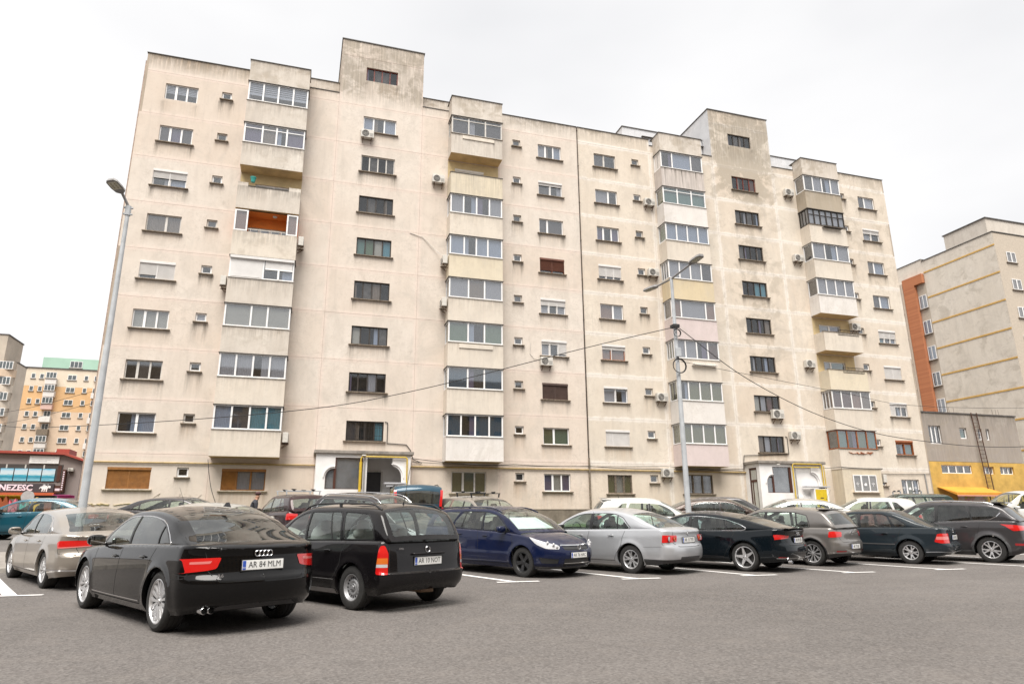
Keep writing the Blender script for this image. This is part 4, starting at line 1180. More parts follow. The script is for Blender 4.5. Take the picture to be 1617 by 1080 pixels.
def make_fastback(label, loc, rz):
    root = empty('parked_car', loc, rz, label, 'car', CARS)
    L, W, wb, fo, H = 4.73, 1.80, 2.82, 0.87, 1.386
    XF = wb / 2 + fo; XR = XF - L; k = H - 0.06
    s = sedan_spec(P_BLUEBLACK, L=L, W=W, wb=wb, fo=fo, R=0.335, H=H, cr=0.42, nr=2.6,
        belt=[(XR, 0.955), (XR + 0.2, 0.985), (-1.4, 0.93), (0, 0.90), (0.9, 0.875), (wb / 2, 0.83), (XF - 0.35, 0.72), (XF, 0.62)],
        tail=[(0.2, 0.12), (0.33, 0.02), (0.45, 0.0), (0.62, 0.03), (0.66, 0.07), (0.80, 0.10), (0.90, 0.05), (0.96, 0.02), (1.0, 0.05)])
    s['roof'] = [(XR + 0.22, 0.985), (XR + 0.62, 1.07), (XR + 1.05, 1.18), (-0.85, k - 0.055), (-0.35, k - 0.005), (0.10, k - 0.01), (0.42, k - 0.075), (0.82, 1.11), (1.28, 0.875)]
    s['rg0'] = XR + .22; s['ws0'] = 1.28
    s['regions'] = [
        dict(name='tail_light', pts=[('r', 0.42, 0.83), ('r', 0.80, 0.86), ('s', XR + 0.30, 0.85), ('s', XR + .26, 0.765), ('r', 0.84, 0.745), ('r', .60, 0.765), ('r', 0.46, 0.775)], mat=RED_LENS, off=0.005, split=True, round=0.02),
        dict(name='reflector', pts=[('r', 0.60, 0.36), ('r', .82, 0.37), ('r', .82, 0.34), ('r', .60, 0.335)], mat=RED_DARK, off=0.004, split=True, round=0.008)]
    s['ribbons'] = stdribs(1.08, 0.0, -0.90, zt=0.88) + [dict(pts=[('r', 0, 0.325), ('r', 0.84, 0.335)], name='chrome_strip', mat=CHROME, w=0.014, off=0.005), dict(pts=S_([(0.95, 0.31), (-0.9, 0.33)]), name='sill_crease', mat=P_GREY, w=0.014, off=0.003),
                   dict(pts=[('r', 0.62, 0.95), ('r', 0.60, 0.75), ('r', .5, 0.62), ('r', 0, 0.61)])]
    fr = [(0.92, 0.905), (0.70, 1.07), (0.44, 1.225), (0.02, 1.275), (0.05, 0.915)]
    rw = [(-0.03, 0.915), (-0.06, 1.275), (-0.45, 1.27), (-0.90, 1.175), (-0.96, 0.945)]
    q = [(-1.0, 0.945), (-0.95, 1.16), (-1.30, 1.06), (-1.42, 0.985), (-1.36, 0.96)]
    gl = thin_glass('blue_glass', (0.50, 0.60, 0.60), dirt=0.03)
    s['windows'] = glass_set(fr, rw, q, ws=(0.42, 1.20), rg=(XR + 0.32, XR + 1.35), rgmat=GLASS_DARK, rgv=0.10, mat=gl)
    s['trims'] = [dict(pts=[(0.98, 0.895), (0.70, 1.095), (0.42, 1.255), (-0.02, 1.30), (-0.5, 1.29), (-0.95, 1.19), (-1.34, 1.07), (-1.50, 0.98), (-1.38, 0.94), (-0.9, 0.925)], chrome=True, w=0.02, round=0.06),
                  dict(pts=[(0.0, 0.915), (-0.03, 1.28)], closed=False, w=0.07), dict(pts=[(-0.98, 0.945), (-0.94, 1.17)], closed=False, w=0.035)]
    c = Car(s); c.build(root, 0.055)
    common(root, c, s, ('five', 0.24, 0.225, ALLOY), hx=((0.14, 0.76), (-0.80, 0.79)), mx_=0.80)
    plate(root, rx(c, 0.72), 0.72, -1, 'AR 09 SFB')
    for i, kk in enumerate((-1.5, -.5, .5, 1.5)): ring(root, rx(c, .865) + .004, kk * 0.046, 0.865, 0.030, t=0.004)
    mb = MB(); mb.box(XR + 0.02, XR + 0.16, -0.70, 0.70, 0.985, 1.003); mb.build('boot_spoiler', P_BLUEBLACK, root, bevel=0.006)
    for y in (0.56, -0.56):
        mb = MB(); mb.lathe([(0.045, -0.02), (0.047, 0.06), (0.0005, 0.05)], 18, 'x', (XR + 0.06, y, 0.26)); mb.build('exhaust_pipe', CHROME, root, smooth=True)
    return root, c

def hatch_base(paint, L, W, wb, fo, R, H, slope=0.40, x0=0.14, zbelt=0.97, **kw):
    XF = wb / 2 + fo; XR = XF - L; k = H - 0.06
    s = dict(L=L, W=W, wb=wb, fo=fo, R=R, paint=paint, cr=0.34, nr=2.8, cf=0.6,
        belt=[(XR, zbelt), (-1.2, zbelt - 0.01), (0, zbelt - 0.04), (0.8, zbelt - 0.065), (wb / 2, zbelt - 0.11), (XF - 0.35, zbelt - 0.21), (XF, 0.64 + (zbelt - .97))],
        nose=[(0.15, 0.08), (0.42, 0.0), (0.6, 0.01), (0.75, 0.09), (0.95, 0.2)],
        tail=[(0.2, 0.12), (0.34, 0.02), (0.5, 0.0), (0.60, 0.01), (0.66, 0.06), (0.85, 0.08), (1.0, 0.12)],
        roof=wagon_roof(XR, k, zbelt - 0.01, slope, x0, ws=(0.72, 1.16 + (H - 1.48) * .6, 1.20, zbelt - 0.07)), ws0=1.20, rg0=XR + x0, bowr=0.08)
    s.update(kw); return s, XF, XR, k

def make_grey_hatch(label, loc, rz):
    root = empty('parked_car', loc, rz, label, 'car', CARS)
    s, XF, XR, k = hatch_base(P_BROWNGREY, 4.25, 1.77, 2.63, 0.86, 0.325, 1.48, slope=0.42, flare=0.018)
    s['regions'] = [
        dict(name='rear_bumper_skirt', pts=[('s', -1.70, 0.31), ('r', .8, 0.335), ('r', 0, 0.335), ('r', 0, 0.1), ('r', .8, 0.1), ('s', -1.7, .1)], mat=PLASTIC, off=0.001, round=0.0),
        dict(name='tail_light', pts=[('r', 0.50, 0.865), ('r', 0.78, 0.885), ('s', XR + 0.26, 0.875), ('s', XR + .30, 0.74), ('r', 0.84, 0.73), ('r', .54, 0.745)], mat=RED_LENS, off=0.005, split=True, round=0.025),
        dict(name='reflector', pts=[('r', 0.46, 0.405), ('r', .78, 0.41), ('r', .78, 0.375), ('r', .46, 0.375)], mat=RED_DARK, off=0.004, split=True, round=0.01),
        dict(name='arch_trim', pts=S_([(-0.98, 0.20), (-0.93, 0.46), (-1.10, 0.66), (-1.315, 0.735), (-1.53, 0.66), (-1.70, 0.46), (-1.72, 0.32), (-1.72, 0.1), (-1.0, 0.1)]), mat=TRIM, off=0.003, round=0.06)]
    s['ribbons'] = stdribs(1.0, -0.05, -0.80) + [dict(pts=[('r', 0.66, 0.95), ('r', 0.64, 0.74), ('r', .56, 0.62), ('r', 0, 0.61)]), dict(pts=[('s', -1.72, 0.345), ('r', .8, 0.36), ('r', 0, 0.36)], name='chrome_strip', mat=CHROME, w=0.009, off=0.005)]
    fr = [(0.86, 0.945), (0.62, 1.14), (0.36, 1.31), (-0.02, 1.35), (0.0, 0.955)]
    rw = [(-0.08, 0.955), (-0.10, 1.35), (-0.80, 1.34), (-1.18, 1.26), (-1.24, 1.10), (-1.26, 0.985)]
    s['windows'] = glass_set(fr, rw, None, ws=(0.30, 1.14), mat=GLASS) + [dict(t='c', name='rear_window', r=(0.09, 0.42), abs=True, v0=0.10, mat=GLASS_MID)]
    s['trims'] = [dict(pts=[(0.90, 0.935), (0.62, 1.16), (0.35, 1.33), (-0.04, 1.37), (-0.02, 0.95)], w=0.012), dict(pts=[(-0.05, 0.95), (-0.07, 1.37), (-0.82, 1.36), (-1.20, 1.275), (-1.27, 1.10), (-1.29, 0.975)], w=0.012), dict(pts=[(-0.04, 0.95), (-0.06, 1.36)], closed=False, w=0.08), dict(pts=[(-0.95, 0.96), (-0.90, 1.34)], closed=False, w=0.035)]
    c = Car(s); c.build(root, 0.055)
    common(root, c, s, ('fan', 0.225, 0.215, ALLOY), hx=((0.14, 0.805), (-0.72, 0.825)), mx_=0.76)
    plate(root, rx(c, 0.50), 0.50, -1, 'AR 72 BSI')
    emblem_vw(root, rx(c, 0.83) + 0.006, 0.83)
    mb = MB(); mb.box(XR + 0.44, XR + 0.66, -0.60, 0.60, k + 0.005, k + 0.025); mb.build('roof_spoiler', P_BROWNGREY, root, bevel=0.006)
    wiper(root, c, 1.0, 0.05, 0.35, 0.02, XR + 0.13)
    aerial(root, -1.15, k + 0.07, 0.06, -0.08)
    return root, c

def make_petrol_saloon(label, loc, rz):
    root = empty('parked_car', loc, rz, label, 'car', CARS)
    L, W, wb, fo, H = 4.5, 1.70, 2.64, 0.90, 1.43
    XF = wb / 2 + fo; XR = XF - L
    s = sedan_spec(P_DARKTEAL, L=L, W=W, wb=wb, fo=fo, R=0.31, H=H, cr=0.34, nr=2.7, flare=0.02,
        belt=[(XR, 0.92), (XR + 0.25, 0.955), (-1.4, 0.95), (0, 0.915), (0.9, 0.885), (wb / 2, 0.84), (XF - 0.35, 0.72), (XF, 0.62)],
        tail=[(0.2, 0.10), (0.36, 0.0), (0.52, 0.0), (0.56, 0.05), (0.85, 0.07), (0.92, 0.06), (0.98, 0.1)])
    s['roof'] = [(XR + 0.42, 0.95), (XR + 0.80, 1.09), (XR + 1.12, 1.23), (-0.80, H - .08), (-0.3, H - .065), (0.2, H - 0.095), (0.68, 1.15), (1.16, 0.885)]
    s['rg0'] = XR + .42; s['ws0'] = 1.16
    s['regions'] = [
        dict(name='tail_light', pts=[('r', 0.48, 0.81), ('r', 0.78, 0.81), ('s', XR + 0.26, 0.80), ('s', XR + .36, 0.60), ('r', 0.78, 0.565), ('r', .50, 0.565)], mat=RED_LENS, off=0.006, split=True, round=0.03),
        dict(name='indicator_light', pts=[('r', 0.50, 0.735), ('r', 0.78, 0.735), ('s', XR + 0.29, 0.735), ('s', XR + .31, 0.66), ('r', 0.78, 0.655), ('r', .50, 0.66)], mat=lens_mat('pink_lens', (0.55, 0.16, 0.15)), off=0.0075, split=True, round=0.01)]
    s['ribbons'] = stdribs(0.98, -0.05, -0.86, zt=0.90) + [dict(pts=S_([(1.0, 0.505), (-0.98, 0.505)]), name='rub_strip', mat=PLASTIC, w=0.03, off=0.005), dict(pts=[('s', -1.70, 0.33), ('s', XR + .3, 0.345), ('r', .7, 0.345), ('r', 0, 0.345)], name='chrome_strip', mat=simple_mat('dull_strip', (.25, .26, .28), .4), w=0.022, off=0.005)]
    fr = [(0.84, 0.92), (0.60, 1.12), (0.34, 1.28), (-0.05, 1.31), (-0.04, 0.93)]
    rw = [(-0.12, 0.93), (-0.13, 1.31), (-0.62, 1.30), (-0.80, 1.23), (-0.92, 0.96)]
    q = [(-1.0, 0.965), (-0.85, 1.23), (-1.0, 1.19), (-1.24, 1.03), (-1.25, 0.985)]
    rt = thin_glass('maroon_glass', (0.26, 0.14, 0.13), dirt=0.10)
    s['windows'] = glass_set(fr, rw, q, ws=(0.28, 1.10), rg=(XR + 0.48, XR + 1.20), rgmat=GLASS_DARK, rgv=0.10, mat=GLASS, rmat=rt)
    s['trims'] = [dict(pts=[(0.88, 0.91), (0.60, 1.14), (0.33, 1.30), (-0.06, 1.33), (-0.05, 0.92)], w=0.012), dict(pts=[(-0.10, 0.92), (-0.10, 1.33), (-0.64, 1.32), (-0.84, 1.23), (-0.96, 0.945)], w=0.016), dict(pts=[(-0.98, 0.955), (-0.84, 1.25), (-1.02, 1.205), (-1.28, 1.03), (-1.27, 0.97)], w=0.012), dict(pts=[(-0.08, 0.93), (-0.09, 1.32)], closed=False, w=0.06)]
    c = Car(s); c.build(root, 0.055)
    common(root, c, s, ('fivetwin', 0.19, 0.20, ALLOY), hx=((0.14, 0.775), (-0.74, 0.79)), mx_=0.72, seatm=INTERIOR_LT)
    plate(root, rx(c, 0.70), 0.70, -1, 'AR 03 VLC')
    emblem_bolt(root, rx(c, 0.86) + 0.006, 0.86, -1)
    return root, c

def make_grey_crossover(label, loc, rz):
    root = empty('parked_car', loc, rz, label, 'car', CARS)
    s, XF, XR, k = hatch_base(P_GREY, 4.52, 1.82, 2.69, 0.93, 0.352, 1.68, slope=0.50, x0=0.16, zbelt=1.10, flare=0.03, crease=0.22)
    s['roof'] = [(XR + 0.16, 1.10), (XR + 0.38, 1.30), (XR + 0.55, 1.46), (XR + 0.85, k - 0.055), (-0.85, k - 0.02), (-0.3, k), (0.2, k - 0.035), (0.75, 1.36), (1.28, 1.03)]
    s['belt'] = [(XR, 1.12), (-1.3, 1.12), (0, 1.045), (0.8, 1.02), (wb_(s) , 0.98), (XF - 0.35, 0.88), (XF, 0.74)]
    s['ws0'] = 1.28; s['zbr'] = 0.33
    s['regions'] = [
        dict(name='sill_cladding', pts=S_([(1.0, 0.335), (0, 0.33), (-1.0, 0.335), (-1.0, 0.1), (1.0, 0.1)]), mat=PLASTIC, off=0.003, round=0.0),
        dict(name='tail_light', pts=[('r', 0.38, 0.985), ('r', 0.80, 1.01), ('s', XR + 0.62, 1.035), ('s', XR + .50, 0.98), ('r', 0.87, 0.86), ('r', .42, 0.885)], mat=RED_LENS, off=0.005, split=True, round=0.02),
        dict(name='arch_trim', pts=S_([(-0.94, 0.20), (-0.88, 0.48), (-1.06, 0.70), (-1.345, 0.795), (-1.63, 0.70), (-1.80, 0.48), (-1.80, 0.1), (-1.0, 0.1)]), mat=PLASTIC, off=0.003, round=0.06),
        dict(name='reflector', pts=[('r', 0.60, 0.53), ('r', .87, 0.54), ('r', .87, 0.48), ('r', .62, 0.48)], mat=RED_DARK, off=0.004, split=True, round=0.01)]
    s['ribbons'] = stdribs(1.05, -0.05, -0.86, zt=1.03, zb=0.34)
    fr = [(0.90, 1.06), (0.66, 1.27), (0.40, 1.46), (-0.08, 1.535), (-0.05, 1.08)]
    rw = [(-0.13, 1.08), (-0.18, 1.54), (-0.85, 1.53), (-0.95, 1.13)]
    q = [(-1.0, 1.14), (-0.92, 1.52), (-1.50, 1.47), (-1.66, 1.40), (-1.50, 1.22), (-1.38, 1.17)]
    s['windows'] = glass_set(fr, rw, q, ws=(0.32, 1.20), mat=GLASS, rmat=GLASS_DARK) + [dict(t='c', name='rear_window', r=(0.1, 0.45), abs=True, v0=0.12, mat=GLASS_DARK)]
    s['trims'] = [dict(pts=[(0.94, 1.05), (-0.05, 1.065), (-0.95, 1.115), (-1.40, 1.15), (-1.56, 1.23), (-1.74, 1.42)], closed=False, chrome=True, w=0.016), dict(pts=[(-0.10, 1.07), (-0.14, 1.54)], closed=False, w=0.07), dict(pts=[(-0.98, 1.12), (-0.90, 1.53)], closed=False, w=0.045)]
    c = Car(s); c.build(root, 0.055)
    common(root, c, s, ('fivetwin', 0.225, 0.235, ALLOY), hx=((0.14, 0.93), (-0.78, 0.96)), mx_=0.80, handle_mat=P_GREY)
    rails(root, c, CHROME, XR + 0.75, 0.5, 0.03, r=0.016)
    mb = MB(); mb.box(XR + 0.46, XR + 0.78, -0.62, 0.62, k - 0.03, k + 0.01); mb.build('roof_spoiler', P_GREY, root, bevel=0.008)
    return root, c

def wb_(s): return s['wb'] / 2

def make_back_car(label, loc, rz, kind, paint, rail=None, rack=None, tint=None, H=None, wheel='cover', tall_lights=False, aer=None, spoiler=False):
    """cars of the second row, seen above the bonnets of the first"""
    root = empty('parked_car', loc, rz, label, 'car', CARS)
    g = tint or GLASS
    if kind == 'saloon':
        s = sedan_spec(paint, L=4.6, W=1.80, wb=2.72, fo=0.86, R=0.325, H=H or 1.44); XR = s['wb'] / 2 + s['fo'] - s['L']
        fr = [(0.88, 0.93), (0.62, 1.13), (0.36, 1.29), (-0.10, 1.32), (-0.06, 0.955)]; rw = [(-0.14, 0.955), (-0.18, 1.32), (-0.75, 1.30), (-1.08, 1.19), (-1.10, 0.99)]; q = [(-1.14, 0.995), (-1.13, 1.16), (-1.30, 1.07), (-1.34, 1.01)]
        s['windows'] = glass_set(fr, rw, q, ws=(0.30, 1.16), rg=(XR + 0.46, XR + 1.24), rgmat=g, mat=g)
        s['trims'] = [dict(pts=[(0.92, 0.925), (0.62, 1.155), (0.34, 1.315), (-0.3, 1.34), (-0.8, 1.315), (-1.12, 1.21), (-1.38, 1.07), (-1.42, 0.99), (-1.0, 0.97)], chrome=True, w=0.012, round=0.05), dict(pts=[(-0.12, 0.96), (-0.14, 1.32)], closed=False, w=0.06)]
        tl = [('r', 0.5, 0.86), ('r', 0.80, 0.86), ('s', XR + .28, 0.85), ('s', XR + .28, 0.72), ('r', .8, 0.72), ('r', .52, 0.74)]
    else:
        if kind == 'van': s, XF, XR, k = hatch_base(paint, 4.2, 1.80, 2.70, 0.88, 0.32, 1.83, slope=0.16, x0=0.08, zbelt=1.08)
        elif kind == 'suv': s, XF, XR, k = hatch_base(paint, 4.45, 1.82, 2.65, 0.88, 0.35, 1.70, slope=0.36, x0=0.12, zbelt=1.08, flare=0.025)
        elif kind == 'estate': s, XF, XR, k = hatch_base(paint, 4.6, 1.80, 2.72, 0.88, 0.325, H or 1.48, slope=0.50, x0=0.12, zbelt=0.98)
        else: s, XF, XR, k = hatch_base(paint, 4.0, 1.72, 2.5, 0.80, 0.31, H or 1.46, slope=0.38, x0=0.12, zbelt=0.96)
        zb = s['belt'][2][1]; dz = k - 1.42
        if kind == 'van':
            s['roof'] = [(XR + .08, 1.07), (XR + .12, 1.40), (XR + .20, 1.66), (XR + .42, k - .01), (-0.4, k), (0.2, k - 0.03), (0.75, 1.42), (1.30, 1.02)]; s['ws0'] = 1.30; s['nr'] = 4.0; s['cr'] = 0.25
            s['roofw'] = [(XR, 0.90), (0, 0.87), (1.3, 0.92)]
        zt = k - 0.09
        fr = [(0.86, zb + 0.01), (0.60, zb + 0.21), (0.36, zt - 0.04), (-0.04, zt), (-0.02, zb + 0.02)]; rw = [(-0.10, zb + 0.02), (-0.12, zt), (-0.72, zt), (-0.86, zb + 0.04)]
        x3 = XR + (0.75 if kind == 'hatch' else 0.62)
        q = [(-0.95, zb + 0.04), (-0.82, zt), (x3 + 0.1, zt - 0.03), (x3 - 0.1, zb + 0.2), (x3 - 0.12, zb + 0.05)] if kind != 'hatch' else [(-0.93, zb + .04), (-0.82, zt), (-0.98, zt - 0.02), (-1.22, zb + 0.18), (-1.25, zb + 0.06)]
        s['windows'] = glass_set(fr, rw, q, ws=(0.32, 1.14), mat=g) + [dict(t='c', name='rear_window', r=(0.09, 0.50 if kind == 'van' else 0.42), abs=True, v0=0.10, mat=g)]
        s['trims'] = [dict(pts=[(-0.06, zb + 0.01), (-0.08, zt)], closed=False, w=0.07), dict(pts=[(0.92, zb), (-0.86, zb + 0.02)], closed=False, w=0.012, chrome=(kind == 'estate'))]
        if kind == 'estate': s['trims'].append(dict(pts=[(0.92, zb), (0.60, zb + 0.24), (0.34, zt), (-0.1, zt + 0.025), (-0.8, zt + 0.02), (x3 + .1, zt - 0.01), (x3 - 0.14, zb + 0.19)], closed=False, chrome=True, w=0.02))
        tl = [('r', 0.52, 0.88), ('r', 0.78, 0.90), ('s', XR + .26, 0.88), ('s', XR + .28, 0.70), ('r', .8, 0.70), ('r', .55, 0.72)]
        if tall_lights: tl = [('r', 0.76, 0.62), ('r', 0.76, zb + 0.04), ('s', XR + .14, zb + 0.04), ('s', XR + .2, 0.62)]
    XF = s['wb'] / 2 + s['fo']
    s['regions'] = [dict(name='tail_light', pts=tl, mat=RED_LENS, off=0.005, split=True, round=0.03),
                    dict(name='headlight', pts=[('f', 0.48, 0.62), ('f', .74, 0.70), ('s', XF - .55, 0.74), ('s', XF - .45, 0.66), ('f', 0.72, 0.57)], mat=CLEAR_LENS, off=0.004, split=True)]
    s['ribbons'] = stdribs(1.0, -0.05, -0.84)
    c = Car(s); c.build(root, 0.075)
    common(root, c, s, (wheel, 0.21, 0.2, ALLOY), mx_=0.76, hx=((0.12, 0.80), (-0.8, 0.82)))
    zt = float(max(c.PZ)) + 0.065
    if kind == 'van' and tall_lights:
        for sg in (1, -1):      # lamp columns beside the tailgate
            mb = MB(); w_ = c.W / 2
            pts = []
            for kk in range(9):
                r = 0.03 + (0.60 - 0.03) * kk / 8; p = c.G(np.array([r]), np.array([c.VS + 0.03]), np.array([0.006]))[0]; pts.append((p[0] - 0.012, sg * (p[1] - 0.02), p[2]))
            for a, b in zip(pts, pts[1:]): mb.bar(a, b, 0.085, 0.05, up=(1, 0, 0))
            mb.build('tail_light_column', RED_LENS, root)
    if rail: rails(root, c, rail, XR + 0.55, 0.5, 0.045, r=0.015)
    if rack:
        for x in (-0.75, 0.10):
            mb = MB(); w = 0.60
            mb.box(x - 0.018, x + 0.018, -w, w, zt + 0.075, zt + 0.10)
            for sg in (1, -1): mb.bar((x, sg * (w - 0.06), zt - 0.04), (x, sg * (w - 0.04), zt + 0.08), 0.05, 0.03)
            o = mb.build('rack_bar', rack, root, bevel=0.003)
            for y in (-0.32, 0.32):
                mb = MB(); mb.box(x - 0.05, x + 0.05, y - 0.035, y + 0.035, zt + 0.10, zt + 0.135); mb.bar((x, y - .08, zt + .13), (x, y + .08, zt + .14), .03, .02); mb.build('rack_clamp', TRIM, o)
    if aer: aerial(root, aer, zt - 0.005, 0.35, -0.16)
    if spoiler:
        mb = MB(); mb.box(XR + 0.32, XR + 0.62, -0.58, 0.58, zt - 0.075, zt - 0.045); mb.build('roof_spoiler', paint, root, bevel=0.008)
    return root, c
# ------------------------------------------------------------------ terrain
GZ = Crv([(-80, 0.0), (7, 0.0), (12, 0.09), (17, 0.21), (18.6, 0.28), (21, 0.60), (23, 0.76), (26, 0.84), (30, 0.92), (36, 1.08), (60, 1.3), (120, 1.6), (400, 3.0)])
def gz(x, y): return float(GZ(y))

# ------------------------------------------------------------------ facade material
def facade_mat(name, base, lite, dirt_amt=1.0, seamc=(0.60, 0.50, 0.43), blotch=0.0, seamw=1.0):
    t = NT(name); p = t.pos()
    a1 = t.new('ShaderNodeVertexColor', layer_name='stain'); s1 = t.new('ShaderNodeSeparateColor'); t.link(a1.outputs['Color'], s1.inputs[0])
    a2 = t.new('ShaderNodeVertexColor', layer_name='wear'); s2 = t.new('ShaderNodeSeparateColor'); t.link(a2.outputs['Color'], s2.inputs[0])
    big = t.noise(t.mapping(p, (0.35, 0.35, 0.25)), 1.0, 5, 0.6)
    c = t.mix(t.ramp(big, 0.3, 0.72), base, lite)
    mid = t.noise(t.mapping(p, (1.3, 1.3, 0.9)), 1.0, 6, 0.65, 0.4)
    c = t.mix(t.math('MULTIPLY', t.ramp(mid, 0.42, 0.72), 0.42), c, tuple(k * 0.80 for k in base))
    c = t.mix(t.math('MULTIPLY', s2.outputs[1], 0.35), c, (0.60, 0.40, 0.26))        # warmer tone panels
    # smeared mortar along the joints
    sw = t.noise(t.mapping(p, (2.2, 2.2, 2.2)), 1.0, 4, 0.7)
    seam = t.math('MULTIPLY', s2.outputs[0], t.ramp(t.math('ADD', sw, t.math('MULTIPLY', s2.outputs[0], 0.25)), 0.50, 0.66))
    c = t.mix(t.math('MULTIPLY', seam, 0.75 * seamw), c, seamc)
    # patches of bare render / grey mottling
    pn = t.noise(t.mapping(p, (0.75, 0.75, 0.85)), 1.0, 6, 0.62, 0.8)
    pn = t.math('ADD', t.math('MULTIPLY', pn, 0.72), t.math('MULTIPLY', t.noise(t.mapping(p, (4.5, 4.5, 4.5)), 1.0, 6, 0.75, 0.5), 0.28))
    pm = t.math('MULTIPLY', t.ramp(t.math('ADD', pn, t.math('MULTIPLY', s1.outputs[2], 0.24)), 0.58, 0.67), t.math('MULTIPLY', s1.outputs[2], 1.6, clamp=True))
    c = t.mix(t.math('MULTIPLY', pm, 0.78), c, (0.36, 0.31, 0.245))
    # thin vertical streaks
    st = t.noise(t.mapping(p, (7.0, 7.0, 0.35)), 1.0, 5, 0.7)
    rust = t.math('MULTIPLY', t.math('MULTIPLY', s1.outputs[1], t.ramp(st, 0.25, 0.7)), 0.62)
    c = t.mix(rust, c, (0.40, 0.24, 0.11))
    st2 = t.noise(t.mapping(p, (9.0, 9.0, 0.55), (3, 1, 2)), 1.0, 5, 0.75)
    dr = t.math('MULTIPLY', s1.outputs[0], t.ramp(t.math('ADD', st2, t.math('MULTIPLY', s1.outputs[0], 0.12)), 0.44, 0.58))
    c = t.mix(t.math('MULTIPLY', dr, 0.80 * dirt_amt), c, (0.085, 0.075, 0.062))
    sp = t.noise(t.mapping(p, (6, 6, 6)), 1.0, 6, 0.75)
    c = t.mix(t.math('MULTIPLY', t.ramp(sp, 0.56, 0.76), 0.38), c, (0.33, 0.27, 0.21))
    ck = t.noise(t.mapping(p, (0.9, 0.9, 1.5), (5, 2, 9)), 1.0, 7, 0.7, 1.2)
    ck = t.math('SUBTRACT', 1.0, t.math('MULTIPLY', t.math('ABSOLUTE', t.math('SUBTRACT', ck, 0.5)), 70.0), clamp=True)
    c = t.mix(t.math('MULTIPLY', t.math('MULTIPLY', ck, t.ramp(big, 0.45, 0.6)), 0.35), c, (0.26, 0.21, 0.165))
    vs_ = t.noise(t.mapping(p, (2.6, 2.6, 0.16), (7, 7, 7)), 1.0, 6, 0.7)
    c = t.mix(t.math('MULTIPLY', t.ramp(vs_, 0.52, 0.74), 0.30), c, tuple(k * 0.66 for k in base))
    gc = t.noise(t.mapping(p, (0.55, 0.55, 0.38), (21, 3, 4)), 1.0, 8, 0.72, 0.9)
    c = t.mix(t.math('MULTIPLY', t.ramp(gc, 0.50, 0.66), 0.40), c, (0.47, 0.425, 0.37))
    gs = t.noise(t.mapping(p, (1.6, 1.6, 1.9), (3, 30, 4)), 1.0, 8, 0.78, 0.4)
    c = t.mix(t.math('MULTIPLY', t.ramp(gs, 0.62, 0.70), 0.45), c, (0.36, 0.31, 0.26))
    fine = t.noise(p, 38.0, 3, 0.6)
    c = t.mix(t.math('MULTIPLY', fine, 0.22), c, tuple(k * 0.72 for k in base))
    hb = t.math('ADD', t.math('MULTIPLY', fine, 0.5), t.math('ADD', t.math('MULTIPLY', seam, 0.9), t.math('MULTIPLY', pm, -0.6)))
    t.bsdf(c, 0.92, 0, 0.2, normal=t.bump(hb, 0.35, 0.012))
    MATS[name] = t.m
    return t.m

W1 = facade_mat('cream_render_pinkish', (0.635, 0.56, 0.485), (0.73, 0.665, 0.595), seamc=(0.74, 0.615, 0.54), seamw=0.9)
W2 = facade_mat('cream_render_yellowish', (0.62, 0.545, 0.455), (0.73, 0.665, 0.575), seamc=(0.80, 0.75, 0.69), seamw=1.15)
CONC = facade_mat('weathered_concrete', (0.57, 0.51, 0.445), (0.73, 0.68, 0.61), dirt_amt=1.15, seamc=(0.5, 0.44, 0.37))
def tone_mat(name, col, d=1.0): return facade_mat(name, tuple(c * 0.93 for c in col), col, d, seamc=col)
B_WHITE = tone_mat('white_render', (0.76, 0.72, 0.68)); B_PINK = tone_mat('pink_render', (0.68, 0.58, 0.56)); B_YEL = tone_mat('yellow_render', (0.68, 0.57, 0.39))
B_CREAM = tone_mat('cream_yellow_render', (0.71, 0.63, 0.49)); B_GREY = tone_mat('grey_brown_render', (0.43, 0.37, 0.29)); B_LIGHT = tone_mat('pale_render', (0.72, 0.65, 0.56)); B_STREAK = tone_mat('streaked_white_render', (0.62, 0.56, 0.52), 1.6)
SOFFIT = simple_mat('ochre_soffit', (0.48, 0.34, 0.17), 0.9, var=0.12, scale=1.5)
WARMWALL = simple_mat('ochre_wall', (0.55, 0.43, 0.24), 0.9, var=0.1, scale=1.5)
FLASH = simple_mat('dark_flashing', (0.10, 0.09, 0.082), 0.7, var=0.2, scale=3)
SILLM = simple_mat('grimy_sill', (0.22, 0.175, 0.13), 0.9, var=0.3, scale=9)
SILLL = simple_mat('pale_sill', (0.50, 0.42, 0.33), 0.85, var=0.15, scale=7)
PVC = simple_mat('white_pvc', (0.80, 0.79, 0.78), 0.45, var=0.04, scale=3)
PVCW = simple_mat('aged_white_frame', (0.58, 0.55, 0.51), 0.55, var=0.10, scale=6)
BLKF = simple_mat('black_steel_frame', (0.035, 0.026, 0.020), 0.6, var=0.25, scale=6)
REDF = simple_mat('rusty_red_frame', (0.16, 0.03, 0.018), 0.6, var=0.2, scale=6)
WOODF = simple_mat('orange_wood_frame', (0.30, 0.085, 0.022), 0.5, var=0.15, scale=6)
BROWNF = simple_mat('dark_brown_frame', (0.07, 0.022, 0.012), 0.5)
ROLLW = simple_mat('white_shutter', (0.66, 0.64, 0.62), 0.55, var=0.04, scale=2)
ROLLB = simple_mat('brown_shutter', (0.13, 0.045, 0.025), 0.6, var=0.12, scale=2)
ROLLD = simple_mat('dark_shutter', (0.085, 0.052, 0.042), 0.6, var=0.12, scale=2)
ROLLO = simple_mat('ochre_wood_shutter', (0.29, 0.125, 0.028), 0.6, var=0.12, scale=5)
ROLLT = simple_mat('terracotta_shade', (0.42, 0.17, 0.09), 0.8, var=0.1, scale=3)
